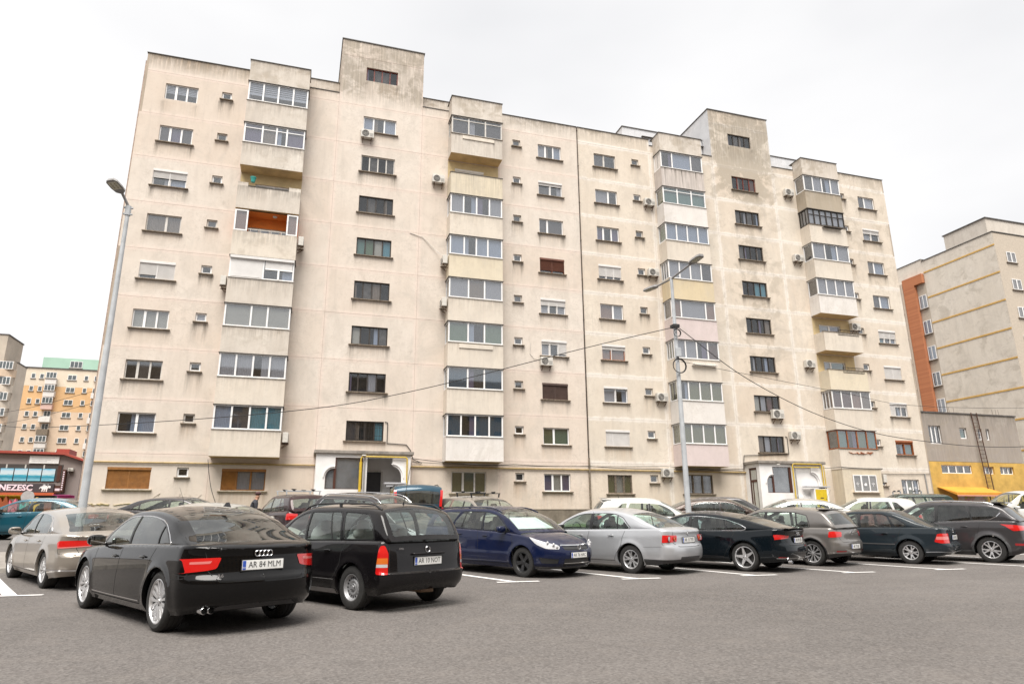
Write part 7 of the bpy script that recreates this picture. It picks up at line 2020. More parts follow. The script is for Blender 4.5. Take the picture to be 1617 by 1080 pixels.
def arc(cx, cz, rx, rz_, a0, a1, n=8): return [(cx + rx * math.cos(rad(a0 + (a1 - a0) * k / n)), cz + rz_ * math.sin(rad(a0 + (a1 - a0) * k / n))) for k in range(n + 1)]
PORCH = simple_mat('white_porch_render', (0.78, 0.76, 0.74), 0.9, var=.06, scale=1.2, bump=.1)
FROST = simple_mat('frosted_pane', (0.55, 0.55, 0.51), 0.35, var=.18, scale=.9)
DARKDOOR = simple_mat('dark_door', (0.035, 0.032, 0.034), .6)
def porch(x0, right, label):
    t = empty('entrance_porch', (0, 0, 0), 0, label, 'porch'); x1 = x0 + 4.92; yf = 37.0
    zb_, zt_ = 1.0, 4.98
    L1 = [(x0 + .50, 3.15)] + [p for p in arc(x0 + .92, 3.75, .42, .45, 180, 90)] + [(x0 + .98, 4.20), (x0 + .98, 4.78), (x0 + 2.40, 4.78), (x0 + 2.40, 3.15)]
    hs = [L1]
    R1 = [(x0 + 2.62, 2.95), (x0 + 2.62, 4.80), (x0 + 3.95, 4.80), (x0 + 3.95, 4.42)] + arc(x0 + 3.95, 3.75, .5, .62, 88, 0)[1:] + [(x0 + 4.45, 2.95)]
    hs.append(R1)
    wall_holes('front_wall', [(x0, zb_), (x1, zb_), (x1, zt_), (x0, zt_)], hs, yf, .18, PORCH, t)
    # raised arch moulding
    m = MB()
    for A_ in (arc(x0 + .92, 3.75, .52, .56, 180, 84, 10), arc(x0 + 3.95, 3.75, .60, .74, 96, 0, 10)):
        for a, b in zip(A_, A_[1:]): m.bar((a[0], yf - .015, a[1]), (b[0], yf - .015, b[1]), .05, .10, up=(0, 1, 0))
    m.build('arch_moulding', PORCH, t)
    fr = MB()
    for a, b in zip(L1, L1[1:] + L1[:1]): fr.bar((a[0], yf + .05, a[1]), (b[0], yf + .05, b[1]), .06, .05, up=(0, 1, 0))
    fr.box(x0 + .92, x0 + 1.04, yf + .03, yf + .08, 3.15, 4.78); fr.box(x0 + 2.22, x0 + 2.45, yf + .02, yf + .09, 3.15, 4.78)
    o = fr.build('window_frame', BROWNF, t)
    for (a, b, c, d) in ((x0 + 1.05, x0 + 2.22, 3.18, 4.75), (x0 + .53, x0 + .92, 3.18, 4.1)):
        g = MB(); g.box(a, b, yf + .055, yf + .06, c, d); g.build('pane', WGLASS, o)
        g = MB(); g.box(a, b, yf + .14, yf + .145, c, d); g.build('frosted_screen', FROST, o)
    if right:      # filled recess with gas cabinet
        b = MB(); b.box(x0 + 2.62, x0 + 4.45, yf + .10, yf + .17, 2.9, 4.9); b.build('recess_panel', PORCH, t)
        c = MB(); c.box(31.02, 32.85, yf - .42, yf - .002, 3.50, 3.57); c.build('cabinet_canopy', simple_mat('grey_canopy', (.45, .45, .47), .6), t)
        c = MB(); c.box(31.6, 32.72, yf - .36, yf - .003, 1.6, 3.42); c.build('cabinet_box', PORCH, t, bevel=.01)
        c = MB(); c.box(31.70, 32.56, yf - .375, yf - .362, 2.2, 3.36); d_ = c.build('gas_cabinet_door', simple_mat('bright_yellow_metal', (.62, .44, .01), .45), t, bevel=.004)
        c = MB(); c.box(32.02, 32.28, yf - .38, yf - .376, 2.80, 2.86); c.build('cabinet_vent', DARKDOOR, d_)
        sd = MB(); sd.box(x0, x0 + .16, yf + .19, F0, 4.75, zt_); sd.box(x0, x0 + .16, yf + .19, yf + .3, zb_, 4.75); sd.box(x0, x0 + .16, F0 - .35, F0, zb_, 4.75); sd.build('side_wall', PORCH, t)
        dr = MB(); dr.box(x0 + .05, x0 + .11, yf + .3, yf + .42, 1.1, 4.74); dr.box(x0 + .05, x0 + .11, F0 - .47, F0 - .35, 1.1, 4.74); dr.box(x0 + .05, x0 + .11, yf + .42, F0 - .47, 4.62, 4.74); dr.box(x0 + .05, x0 + .11, yf + .42, F0 - .47, 3.85, 3.99); dr.box(x0 + .05, x0 + .11, yf + .80, yf + .88, 1.1, 3.85)
        dd = dr.build('door', BROWNF, t); g = MB(); g.box(x0 + .075, x0 + .08, yf + .42, F0 - .47, 1.2, 4.6); g.build('pane', FROST, dd)
    else:
        sd = MB(); sd.box(x0, x0 + .16, yf + .19, F0, zb_, zt_); sd.build('side_wall', PORCH, t)
        d_ = MB(); d_.box(x0 + 2.55, x0 + 3.52, F0 - .05, F0 - .01, 1.8, 4.16); d_.build('door', DARKDOOR, t); d_ = MB(); d_.box(x0 + 3.52, x0 + 3.62, F0 - .07, F0 - .01, 1.8, 4.2); d_.box(x0 + 2.45, x0 + 3.52, F0 - .07, F0 - .01, 4.16, 4.26); d_.build('door_frame', PVCW, t)
        bk = MB(); bk.box(x0 + 2.5, x1 - .02, F0 - .008, F0 - .002, 1.2, 4.95); bk.build('inner_wall', PORCH, t)
        c = MB(); c.box(4.35, 5.5, yf - .45, yf - .002, 3.42, 3.50); c.box(4.45, 5.4, yf - .40, yf - .002, 3.28, 3.42); c.build('letterbox_canopy', simple_mat('grey_canopy', (.45, .45, .47), .6), t)
        c = MB(); c.box(4.7, 5.3, yf - .32, yf - .003, 2.3, 3.27); c.build('letterbox_cabinet', DARKDOOR, t)
    r = MB(); r.box(x1 - .16, x1, yf + .19, F0, zb_, zt_); r.build('side_wall', PORCH, t)
    c = MB(); c.box(x0 - .12, x1 + .15, yf - .14, F0, zt_ + .002, zt_ + .17); c.build('canopy_slab', simple_mat('grimy_slab', (.27, .24, .21), .9, var=.2, scale=3), t, bevel=.02)
    c = MB(); c.box(x0 + .15, x1 - .15, F0 - .02, F0 - .015, zt_ + .17, zt_ + .2); 
    # yellow gas pipe framing the right half
    xa = x0 + 2.45 if right else 3.12; xb = x0 + 4.72 if right else 5.55
    pz = 4.98 if right else 4.84
    m = MB(); r_ = .042 if right else .04
    m.tube([(xa, yf - .12, 1.2), (xa, yf - .12, pz - .12), (xa + .04, yf - .12, pz - .04), (xa + .12, yf - .12, pz), (xb - .1, yf - .12, pz), (xb - .03, yf - .12, pz - .04), (xb, yf - .12, pz - .12), (xb + .02, yf - .12, 2.0)], r_, 8)
    if right: m.tube([(xa + .12, yf - .12, 4.75), (xb - .2, yf - .12, 4.78)], .03, 8); m.tube([(xb + .18, yf - .1, pz - .1), (xb + .2, yf - .1, 2.0)], .03, 8)
    else: m.tube([(x1 + .05, yf + .6, 4.85), (x1 + .05, yf + .6, 1.8)], .03, 8); m.tube([(xa - .01, yf - .16, 2.6), (xa - .01, yf - .16, 4.55)], .075, 10)
    m.build('gas_pipe', simple_mat('bright_gas_pipe', (.55, .37, .03), .45, var=.1), t, smooth=True)
    m = MB(); m.tube([(xa + .2, yf - .08, 1.2), (xa + .2, yf - .08, 4.8)], .035, 8); m.build('conduit', simple_mat('grey_pipe', (.3, .29, .28)), t, smooth=True)
    m = MB(); m.tube([(x0 + 2.45, yf - .02, 4.90), (x0 + 2.45, yf - .2, 4.92)], .015, 6); ellipsoid(m, (x0 + (2.42 if not right else 1.3), yf - .22, 4.89), (.12, .06, .04)); m.build('wall_lamp', PVCW, t, smooth=True)
    return t
porch(0.84, False, 'white entrance porch with arched window and open right half, left stair')
porch(27.90, True, 'white entrance porch with side door and yellow gas cabinet, right stair')

# paint marks: yellow tag on the left corner, orange splash under the wooden balcony window
def strokes(name, x0, x1, z0, z1, y, n, mat, w=.07, seed=1):
    r_ = random.Random(seed); g = MB()
    for k in range(n):
        cx_ = x0 + (x1 - x0) * (k + .5) / n; P = [(cx_ + r_.uniform(-.28, .28), y - .0002 * k, r_.uniform(z0, z1)) for _ in range(4)]
        for p, q in zip(P, P[1:]): g.bar(p, q, .004, w, up=(0, 1, 0))
    return g.build(name, mat, block)
strokes('graffiti', -9.7, -7.4, 2.36, 2.48, F0 - .012, 8, simple_mat('yellow_spray', (.66, .58, .28), .9, var=.15, scale=6), .06)
strokes('graffiti', -7.0, -4.6, 2.3, 3.0, F0 - .012, 4, simple_mat('faint_spray', (.50, .44, .40), .9), .02, 5)
strokes('paint_splash', 35.7, 37.5, 5.78, 5.95, BF - .006, 9, simple_mat('orange_splash', (.55, .17, .05), .9, var=.2, scale=6), .10, 3)
# ------------------------------------------------------------------ lamp posts and overhead wires
GALV = simple_mat('galvanised_steel', (0.50, 0.52, 0.54), 0.55, 0.1, var=.1, scale=3); LHEAD = simple_mat('lamp_head_grey', (.28, .27, .265), .55)
LENS = simple_mat('lamp_lens', (.55, .53, .44), .3, var=.1, scale=20)
def lamp_head(root, p, d, size=(.62, .26)):
    d = Vector(d).normalized(); s = d.cross(Vector((0, 0, 1))).normalized(); u = s.cross(d); p = Vector(p); L, W_ = size
    pts = [(0, .30), (.12, .8), (.45, 1.0), (.85, .95), (1.0, .6)]
    mb = MB(); n = len(pts); vs = []
    for t_, w_ in pts:
        q = p + d * L * t_
        vs += [q + s * W_ / 2 * w_, q - s * W_ / 2 * w_, q - s * W_ / 2 * w_ * .8 + u * .07, q + s * W_ / 2 * w_ * .8 + u * .07]
    fs = [(0, 1, 2, 3), tuple(4 * (n - 1) + k for k in (3, 2, 1, 0))]
    for i in range(n - 1):
        for k in range(4): fs.append((4 * i + k, 4 * i + (k + 1) % 4, 4 * i + 4 + (k + 1) % 4, 4 * i + 4 + k))
    mb.add(vs, fs); o = mb.build('lamp_head', LHEAD, root)
    g = MB(); c = p + d * L * .60 - u * .004; g.obox(c, d * L * .27, s * W_ * .36, u * .006); g.build('lens', LENS, o)
    for a in (-1, 0, 1):
        for b in (-1, 1): m = MB(); m.obox(c - u * .009 + d * L * .14 * a + s * W_ * .15 * b, d * .018, s * .018, u * .003); m.build('led', simple_mat('led', (.30, .27, .16), .4), o)
    return o
lp = empty('street_lamp', (-4.75, 18.5, gz(0, 18.5)), 0, 'grey street lamp with one head at the left corner of the apartment block', 'street lamp', 'grey street lamps')
mb = MB(); mb.tube([(0, 0, 0), (0, 0, 9.0)], .10, 16, r2=.048); mb.lathe([(.0, .02), (.24, .02), (.24, .0)], 16, 'z'); mb.build('pole', GALV, lp, smooth=True)
mb = MB(); mb.tube([(0, 0, 8.86), (0, 0, 9.12)], .072, 10); mb.box(-.11, .11, -.03, .03, 8.88, 8.91); mb.box(-.11, .11, -.03, .03, 9.06, 9.09); mb.build('collar', GALV, lp)
mb = MB(); mb.tube([(0, 0, 9.08), (-.04, -.03, 9.18), (-.17, -.11, 9.42)], .036, 8); mb.build('arm', LHEAD, lp, smooth=True)
lamp_head(lp, (-.17, -.11, 9.41), (-.45, -.72, .32), (.46, .36))
lp2 = empty('street_lamp', (11.46, 18.78, gz(0, 18.78)), 0, 'tall double headed street lamp carrying cables in front of the right half of the block', 'street lamp', 'grey street lamps')
mb = MB(); mb.tube([(0, 0, 0), (0, 0, 8.86)], .095, 16, r2=.05); mb.build('pole', GALV, lp2, smooth=True)
mb = MB(); mb.tube([(-.15, .8, 8.83), (0, 0, 8.86), (-.03, -1.3, 8.90)], .032, 8); mb.build('arm', LHEAD, lp2, smooth=True)
lamp_head(lp2, (-.13, .7, 8.82), (-.3, 1.0, -.02), (.62, .26)); lamp_head(lp2, (-.03, -1.2, 8.90), (.0, -1.0, .04), (.68, .28))
for z_, r_ in ((6.95, .12), (5.85, .22)):
    mb = MB()
    for k in range(3): mb.tube([(r_ * math.cos(a) * (1 + .06 * k), -.10 - .012 * k, z_ + r_ * math.sin(a) * (1 + .05 * k)) for a in [j * math.pi / 8 for j in range(17)]], .010, 5, caps=False)
    mb.build('cable_coil', CABLE, lp2)
mb = MB(); mb.box(-.09, .09, -.14, -.06, 6.15, 6.45); mb.build('junction_box', GALV, lp2, bevel=.01)
mb = MB(); mb.box(-.11, .11, -.12, .12, 7.15, 7.25); mb.build('cable_clamp', CABLE, lp2)
def wire(pts, r, label):
    P = [Vector(p) for p in pts]; out = []
    ext = [P[0] * 2 - P[1]] + P + [P[-1] * 2 - P[-2]]
    for i in range(1, len(ext) - 2):
        a, b, c, d = ext[i - 1:i + 3]
        for k in range(10):
            t_ = k / 10; out.append(0.5 * ((2 * b) + (c - a) * t_ + (2 * a - 5 * b + 4 * c - d) * t_ * t_ + (3 * b - a - 3 * c + d) * t_ ** 3))
    out.append(P[-1]); mb = MB(); mb.tube(out, r, 5); return tag(mb.build('overhead_wire', CABLE, None, smooth=True), label, 'wire')
wire([(11.44, 18.72, 7.46), (8.66, 19.68, 6.80), (3.42, 22.24, 5.58), (-.57, 23.99, 5.01), (-8.27, 30.91, 5.23), (-15.3, 42.32, 6.58), (-24, 55, 9.0)], .013, 'black overhead wire sagging left from the double lamp across the facade')
wire([(11.50, 18.70, 7.46), (13.78, 18.42, 5.80), (17.56, 19.18, 4.73), (22.19, 20.19, 4.28), (29.18, 21.09, 4.30), (40, 23, 5.6)], .013, 'thick black wire drooping right from the double lamp over the parked cars')
wire([(11.52, 18.70, 6.30), (18.62, 19.55, 5.79), (23.06, 20.72, 5.72), (30.97, 22.03, 6.18), (40, 24, 7.2)], .008, 'thin upper wire running right from the double lamp towards the grey annex')
for (z0, z1, lab) in ((9.3, 9.0, 'upper thin wire crossing in front of the distant orange striped block'), (8.55, 8.3, 'lower thin wire crossing in front of the distant orange striped block')):
    wire([(-40, 60, z0), (-22, 55, z0 - .5), (-9.9, 41, z1 - .3)], .013, lab)

# ------------------------------------------------------------------ annex on the right
GREYR = tone_mat('rough_grey_render', (0.36, 0.32, 0.285), 1.0)
YELR = simple_mat('ochre_yellow_paint', (0.56, 0.35, 0.085), 0.85, var=.14, scale=1.2, bump=.15)
an = empty('annex_building', (0, 0, 0), 0, 'low flat roofed annex, bare grey render over ochre yellow ground floor', 'building')
ya = 38.60; OPENA = [(44.15, 45.32, 6.85, 8.20), (47.15, 47.85, 7.30, 8.12), (48.95, 49.35, 7.25, 8.10), (49.75, 50.10, 7.25, 8.10), (44.75, 47.65, 4.72, 5.32), (48.75, 49.85, 4.72, 5.28), (50.45, 51.85, 4.72, 5.28)]
v, f, c1, c2 = grid_panel(43.62, 53.05, 5.58, 9.15, OPENA, ya, sect=0, tone=0, seams=(0, 0, 0, 0))
c1 = [(min(.8, .15 + .35 * max(0, (p[2] - 7.8) / 1.3)), .12, .35, 1) for p in v]
stained_obj('upper_wall', v, f, c1, c2, GREYR, an)
v, f, c1, c2 = grid_panel(43.62, 53.05, 0.9, 5.56, OPENA, ya - .02, sect=0, seams=(0, 0, 0, 0)); link_mesh('lower_wall', v, f, YELR, an)
mb = MB(); mb.box(43.62, 53.05, ya + .45, ya + 4.0, .9, 9.1); mb.box(52.85, 53.05, ya + .14, ya + .44, .9, 9.1); mb.build('building_core', GREYR if False else simple_mat('render_core', (0.40, 0.33, 0.26)), an)
mb = MB(); mb.box(43.6, 53.12, ya - .06, ya + 4, 9.15, 9.24); mb.build('coping', FLASH, an)
for i, (a, b, c, d) in enumerate(OPENA):
    make_window(dict(x=(a + b) / 2, w=b - a, zt=d, zb=c, frame=PVC, panes=['Ddm', 'G', 'c', 'c', 'mddm', 'cdw', 'bbd'][i], div=(.3, .62) if i == 0 else None, roll=0, rollm=None, sill=0, tran=0, depth=.16 if i != 4 else .1, name='window'), an, y=ya)
# graffiti strokes, shutter, awning
g = MB()
for (x, z, s, n_) in ((51.2, 2.9, .35, 3), (52.1, 2.95, .4, 3), (50.3, 2.7, .3, 2)):
    for k in range(n_): 
        P = [(x + s * .8 * k + s * .35 * math.cos(a), ya - .045, z + s * math.sin(a)) for a in [rad(90 + 50 * k + j * 40) for j in range(6)]]
        for p, q in zip(P, P[1:]): g.bar(p, q, .01, .07, up=(0, 1, 0))
g.build('graffiti', simple_mat('spray_paint', (.10, .085, .06), .8), an)
SHUT = NT('painted_shutter'); _n = SHUT.noise(SHUT.pos(), 1.8, 4); _r = SHUT.new('ShaderNodeValToRGB'); SHUT.link(_n, _r.inputs[0]); e_ = _r.color_ramp.elements; e_[0].color = (.55, .53, .5, 1); e_[1].color = (.12, .42, .50, 1)
for ps, cc in ((.45, (.6, .58, .55, 1)), (.52, (.55, .3, .3, 1)), (.58, (.5, .5, .12, 1))): q_ = e_.new(ps); q_.color = cc
SHUT.bsdf(_r.outputs[0], .6)
mb = MB()
for k in range(12): mb.box(45.8, 48.6, ya - .07, ya - .03 - .01 * (k % 2), 1.4 + k * .155, 1.4 + k * .155 + .15)
mb.build('roller_shutter', SHUT.m, an)
aw = MB(); vs = [(44.0, ya - .05, 3.95), (47.6, ya - .05, 3.95), (48.8, ya - 1.2, 3.25), (45.2, ya - 1.2, 3.25), (45.2, ya - 1.2, 3.1), (48.8, ya - 1.2, 3.1)]
aw.add([(44.0, ya - .05, 3.75), (48.6, ya - .05, 3.75), (48.7, ya - 1.2, 3.30), (44.4, ya - 1.2, 3.30), (48.7, ya - 1.2, 3.12), (44.4, ya - 1.2, 3.12)], [(0, 1, 2, 3), (3, 2, 4, 5), (0, 3, 5)])
aw.build('awning', simple_mat('orange_awning', (.62, .27, .03), .75, var=.08, scale=1), an)
mb = MB(); mb.box(44.42, 48.68, ya - 1.21, ya - 1.2, 3.05, 3.14); mb.build('awning_edge', simple_mat('salmon_edge', (.6, .28, .2), .7), an)
lad = empty('wall_ladder', (49.05, ya - .30, 2.2), 0, 'rusty steel ladder leaning against the grey and yellow annex wall', 'ladder')
mb = MB(); mb.bar((-.55, -.1, 0), (-.55, .22, 7.1), .05, .05); mb.bar((.0, -.1, 0), (.0, .22, 7.1), .05, .05); mb.build('rail', simple_mat('rusty_ladder', (.085, .04, .025), .85, var=.2), lad)
for k in range(24): mb = MB(); mb.bar((-.54, -.1 + .32 * k / 24, .2 + k * .29), (-.01, -.1 + .32 * k / 24, .2 + k * .29), .025, .025); mb.build('rung', MATS['rusty_ladder'], lad)
mb = MB(); 
for x in (46.9, 47.1, 47.5, 51.5, 51.8, 52.1): mb.tube([(x, ya + .5, 9.2), (x + random.uniform(-.08, .08), ya + .5, 9.75)], .012, 4)
mb.build('rebar', RUST, an)

# ------------------------------------------------------------------ block with orange bands on the right
rb = empty('apartment_building', (0, 0, 0), 0, 'pale apartment block with orange bands and a brick red pier behind the annex', 'building')
RX = 61.5
PATCHY = facade_mat('patchy_pale_render', (0.72, 0.65, 0.56), (0.78, 0.72, 0.64), dirt_amt=.3)
def xwall(name, y0, y1, z0, z1, mat, x=RX, patch=.36, step=.6):
    ny = max(1, int((y1 - y0) / step)); nz_ = max(1, int((z1 - z0) / step)); vs = []; c1 = []
    for i in range(ny + 1):
        for j in range(nz_ + 1): vs.append((x, y0 + (y1 - y0) * i / ny, z0 + (z1 - z0) * j / nz_)); c1.append((.1, .05, patch * (.75 + .25 * math.sin(i * 1.3 + j * .6)), 1))
    fs = [(i * (nz_ + 1) + j, i * (nz_ + 1) + j + 1, (i + 1) * (nz_ + 1) + j + 1, (i + 1) * (nz_ + 1) + j) for i in range(ny) for j in range(nz_)]
    return stained_obj(name, vs, fs, c1, [(0, 0, 0, 1)] * len(vs), mat, rb)
ORB = simple_mat('orange_band', (.62, .38, .11), .8, var=.08)
for k in range(-1, 9):
    zt = 26.68 - 2.75 * k; xwall('wall_panel', 43.35, 51.2, max(1, zt - 2.75) + .01, min(zt, 27.95), PATCHY)
    if k >= 0: mb = MB(); mb.box(RX - .035, RX - .002, 43.36, 51.19, zt - .08, zt + .07); mb.build('orange_band', ORB, rb)
mb = MB(); mb.box(RX + .02, RX + 22, 43.36, 57, 1, 27.9); mb.build('building_core', simple_mat('pale_core', (.50, .43, .35), .9), rb)
mb = MB(); mb.box(RX - .06, RX + 22, 43.3, 51.25, 27.95, 28.03); mb.box(RX - .06, RX + 1, 51.26, 57, 28.2, 28.26); mb.build('coping', FLASH, rb)
mb = MB(); mb.box(RX - .0, RX + .015, 51.21, 57, 26.4, 28.2); mb.build('upper_wall', PATCHY, rb)
mb = MB(); mb.box(RX + 1.2, RX + 20, 44.6, 49.2, 27.9, 30.1); mb.build('roof_house', CONC, rb); mb = MB(); mb.box(RX + 1.1, RX + 20, 44.5, 49.3, 30.1, 30.2); mb.build('coping', FLASH, rb)
# brick pier, brick by brick texture is too far away to pick apart
BR = NT('brick_cladding'); _b = BR.new('ShaderNodeTexBrick'); BR.link(BR.mapping(BR.pos(), (1, 1, 1), rot=(rad(90), 0, rad(90))), _b.inputs['Vector']); _b.inputs['Scale'].default_value = 4; _b.inputs['Color1'].default_value = (.52, .20, .09, 1); _b.inputs['Color2'].default_value = (.43, .155, .07, 1); _b.inputs['Mortar'].default_value = (.34, .17, .10, 1)
BR.bsdf(_b.outputs['Color'], .9)
mb = MB(); mb.box(RX - .35, RX, 52.3, 53.7, 1, 26.6); mb.box(RX - .349, RX - .001, 51.25, 52.3, 25.6, 26.599); mb.build('brick_pier', BR.m, rb)
mb = MB(); mb.box(RX - .5, RX - .01, 53.75, 57, 1, 26.2); mb.build('balcony_stack', simple_mat('pale_core', (.50, .43, .35)), rb)
for k in range(7):
    zt = 24.35 - 2.75 * k
    for (y0, y1, x) in ((51.30, 52.22, RX), (53.9, 55.6, RX - .5)):
        f = MB(); x_ = x - .02
        f.box(x_ - .05, x_, y0, y1, zt - 1.45, zt - 1.38); f.box(x_ - .05, x_, y0, y1, zt - .07, zt)
        for yy in (y0, (y0 + y1) / 2 - .03, y1 - .07): f.box(x_ - .051, x_ - .001, yy, yy + .07, zt - 1.38, zt - .07)
        o = f.build('window', PVC, rb); g = MB(); g.box(x_ - .03, x_ - .025, y0 + .05, y1 - .05, zt - 1.4, zt - .05); g.build('pane', WGLASS, o)
        g = MB(); g.box(x_ - .012, x_ - .008, y0 + .05, y1 - .05, zt - 1.4, zt - .05); g.build('curtain', FILL['clsm'[k % 4]], o)
        s = MB(); s.box(x_ - .14, x_, y0 - .05, y1 + .05, zt - 1.52, zt - 1.455); s.build('sill', SILLM, o)
for k in range(8):
    for xx in (63.3, 68.0):
        zt = 26.05 - 2.75 * k; make_window(dict(x=xx, w=1.15, zt=zt, zb=zt - 1.05, frame=PVC, panes='dD' if k % 2 else 'cd', div=None, roll=0, rollm=None, sill=1, tran=0, depth=-.01, name='window'), rb, y=43.34)

# ------------------------------------------------------------------ far blocks on the left
def far_window(bx, y, x0, x1, z0, z1, n=2, fill='d', frame=PVC):
    f = MB(); w = .09
    f.box(x0, x1, y - .06, y, z0, z0 + w); f.box(x0, x1, y - .06, y, z1 - w, z1)
    for k in range(n + 1): xx = x0 + (x1 - x0 - w) * k / n; f.box(xx, xx + w, y - .061, y - .001, z0 + w, z1 - w)
    o = f.build('window', frame, bx)
    g = MB(); g.box(x0 + .05, x1 - .05, y - .03, y - .02, z0 + .05, z1 - .05); g.build('pane', STGL, o)
    s = MB(); s.box(x0 - .12, x1 + .12, y - .16, y, z0 - .13, z0 - .01); s.build('sill', SILLM, o)
STGL = MATS.setdefault('stairwell_glass', _t.m)
yb = 168.0
fb = empty('apartment_building', (0, 0, 0), 0, 'distant cream apartment block with orange stripe and mint green roof storey', 'building')
CR = simple_mat('far_cream', (.68, .58, .46), .9, var=.06, scale=.3); ORF = simple_mat('far_orange', (.64, .40, .20), .9, var=.05, scale=.3); PEA = simple_mat('far_peach', (.64, .49, .36), .9, var=.06, scale=.3)
for (z0, z1, m) in ((31.4, 35.3, CR), (25.95, 31.39, ORF), (1.5, 25.94, PEA)): mb = MB(); mb.box(-58.5, -40.5, yb, yb + 10, z0, z1); mb.build('wall', m, fb)
mb = MB(); mb.box(-58.7, -40.3, yb - .2, yb + 10, 35.31, 35.5); mb.build('coping', FLASH, fb)
mb = MB(); mb.box(-55.3, -42.5, yb + .8, yb + 9, 35.51, 38.0); mb.build('roof_storey', simple_mat('mint_green', (.36, .54, .43), .8, var=.05, scale=.3), fb)
far_window(fb, yb + .79, -50.0, -47.6, 35.9, 37.4, 3)
for k in range(9):
    z = 34.1 - 2.75 * k
    far_window(fb, yb, -56.7, -55.9, z - 1.1, z, 1); far_window(fb, yb, -55.1, -54.3, z - 1.1, z, 1); far_window(fb, yb, -49.8, -48.1, z - 1.15, z, 2); far_window(fb, yb, -46.6, -45.8, z - 1.1, z, 1)
    far_window(fb, yb - .2, -44.6, -43.6, z - 1.15, z, 1)
    m = [B_WHITE, B_WHITE, B_PINK, B_WHITE, RUST, B_WHITE, B_WHITE, B_WHITE, B_WHITE][k]
    mb = MB(); mb.box(-53.7, -51.6, yb - 1.0, yb, z - 2.35, z - 1.1); mb.build('balcony', B_WHITE if m is B_WHITE else simple_mat('far_pink', (.62, .42, .36)) if m is B_PINK else SILLM, fb)
    if k != 4 and k != 3: far_window(fb, yb - .98, -53.65, -51.65, z - 1.08, z + .25, 3)
    else: far_window(fb, yb, -53.2, -51.9, z - 1.1, z + .2, 2)
    mb = MB(); mb.box(-44.6, -42.0, yb - 1.0, yb, z - 2.35, z - 1.2); mb.build('balcony', B_WHITE, fb) if k % 2 else None
# nearer block at the far left
y1 = 138.0
nb = empty('apartment_building', (0, 0, 0), 0, 'tan apartment block with curved balconies at the far left edge', 'building')
TAN = simple_mat('far_tan', (.50, .43, .35), .9, var=.08, scale=.4); TANL = simple_mat('far_tan_light', (.62, .54, .45), .9, var=.08, scale=.4)
mb = MB(); mb.box(-72, -49.0, y1, y1 + 4.5, 1.4, 29.9); mb.build('wall', TANL, nb)
mb = MB(); mb.box(-72, -50.75, y1 - 1.2, y1 + 6, 26.5, 34.6); mb.build('stair_tower', TAN, nb)
mb = MB(); mb.box(-72, -50.6, y1 - 1.3, y1 + 6, 34.61, 34.8); mb.box(-50.7, -48.9, y1 - .1, y1 + 4.6, 29.91, 30.1); mb.build('coping', FLASH, nb)
mb = MB(); mb.prism(arc(-52.6, 31.0, .9, 1.5, 0, 180, 10) + [(-53.5, 29.2), (-51.7, 29.2)], y1 - 1.26, y1 - 1.21); mb.build('arched_niche', DARKJ, nb)
for k in range(9):
    z = 29.9 - 2.75 * k
    far_window(nb, y1 - 1.21, -51.3 - .15 * (k > 0), -49.2, z - 1.4, z, 4)
    v_ = []; 
    A_ = arc(-51.2, y1, 2.3, 1.5, 180, 360, 12)
    mb = MB(); mb.prism(A_, z - 2.72, z - 1.42, 'z'); mb.build('balcony', TANL if k % 3 else simple_mat('far_peach', (.58, .42, .26)), nb)
    mb = MB(); mb.box(-51.6, -49.1, y1 - 1.17, y1, z - 1.41, z + .02); mb.build('balcony_wall', TAN, nb)

# ------------------------------------------------------------------ shop
ysh = 62.0
sh = empty('shop_building', (0, 0, 0), 0, 'grey brown shop with red roof edge, blue window film and NEZESC sign', 'shop')
SHW = simple_mat('grey_brown_cladding', (.26, .215, .20), .8, var=.06, scale=.5); SHR = simple_mat('red_roof_sheet', (.34, .055, .035), .6, var=.1)
mb = MB(); mb.prism([(-34, 1.0), (-16.4, 1.0), (-16.4, 6.45), (-17.7, 6.9), (-34, 7.1)], ysh, ysh + 14); mb.build('wall', SHW, sh)
mb = MB(); mb.prism([(-34, 7.12), (-17.68, 6.92), (-16.2, 6.42), (-16.2, 6.56), (-17.66, 7.10), (-34, 7.3)], ysh - .35, ysh + 14); mb.build('roof', SHR, sh)
mb = MB(); mb.box(-18.6, -17.7, ysh + 1, ysh + 3, 7.1, 7.5); mb.build('roof_vent', SHR, sh)
mb = MB(); mb.box(-34, -17.66, ysh - .03, ysh - .002, 4.85, 6.16); mb.build('window_recess', DARKJ, sh)
for k in range(8):
    x1_ = -18.12 - k * .93; mb = MB(); mb.box(x1_ - .88, x1_ - .02, ysh - .09, ysh - .06, 4.90, 5.83)
    BL = MATS.get('blue_film')
    if not BL:
        t_ = NT('blue_film'); sp_ = t_.new('ShaderNodeSeparateXYZ'); t_.link(t_.pos(), sp_.inputs[0]); n_ = t_.noise(t_.mapping(t_.pos(), (.6, 1, 3)), 1.2, 4, .6, 1.5)
        zz = t_.math('ADD', t_.math('MULTIPLY', t_.math('SUBTRACT', sp_.outputs[2], 4.9), .85), t_.math('MULTIPLY', n_, .35)); r_ = t_.new('ShaderNodeValToRGB'); t_.link(zz, r_.inputs[0]); e_ = r_.color_ramp.elements
        e_[0].position = .15; e_[0].color = (.25, .55, .65, 1); e_[1].position = 1.0; e_[1].color = (.10, .42, .62, 1)
        for ps, cc in ((.40, (.03, .22, .32, 1)), (.50, (.04, .33, .45, 1)), (.62, (.55, .65, .68, 1)), (.82, (.50, .62, .70, 1))): q_ = e_.new(ps); q_.color = cc
        t_.bsdf(r_.outputs[0], .3); MATS['blue_film'] = t_.m; BL = t_.m
    mb.build('window_pane', BL, sh)
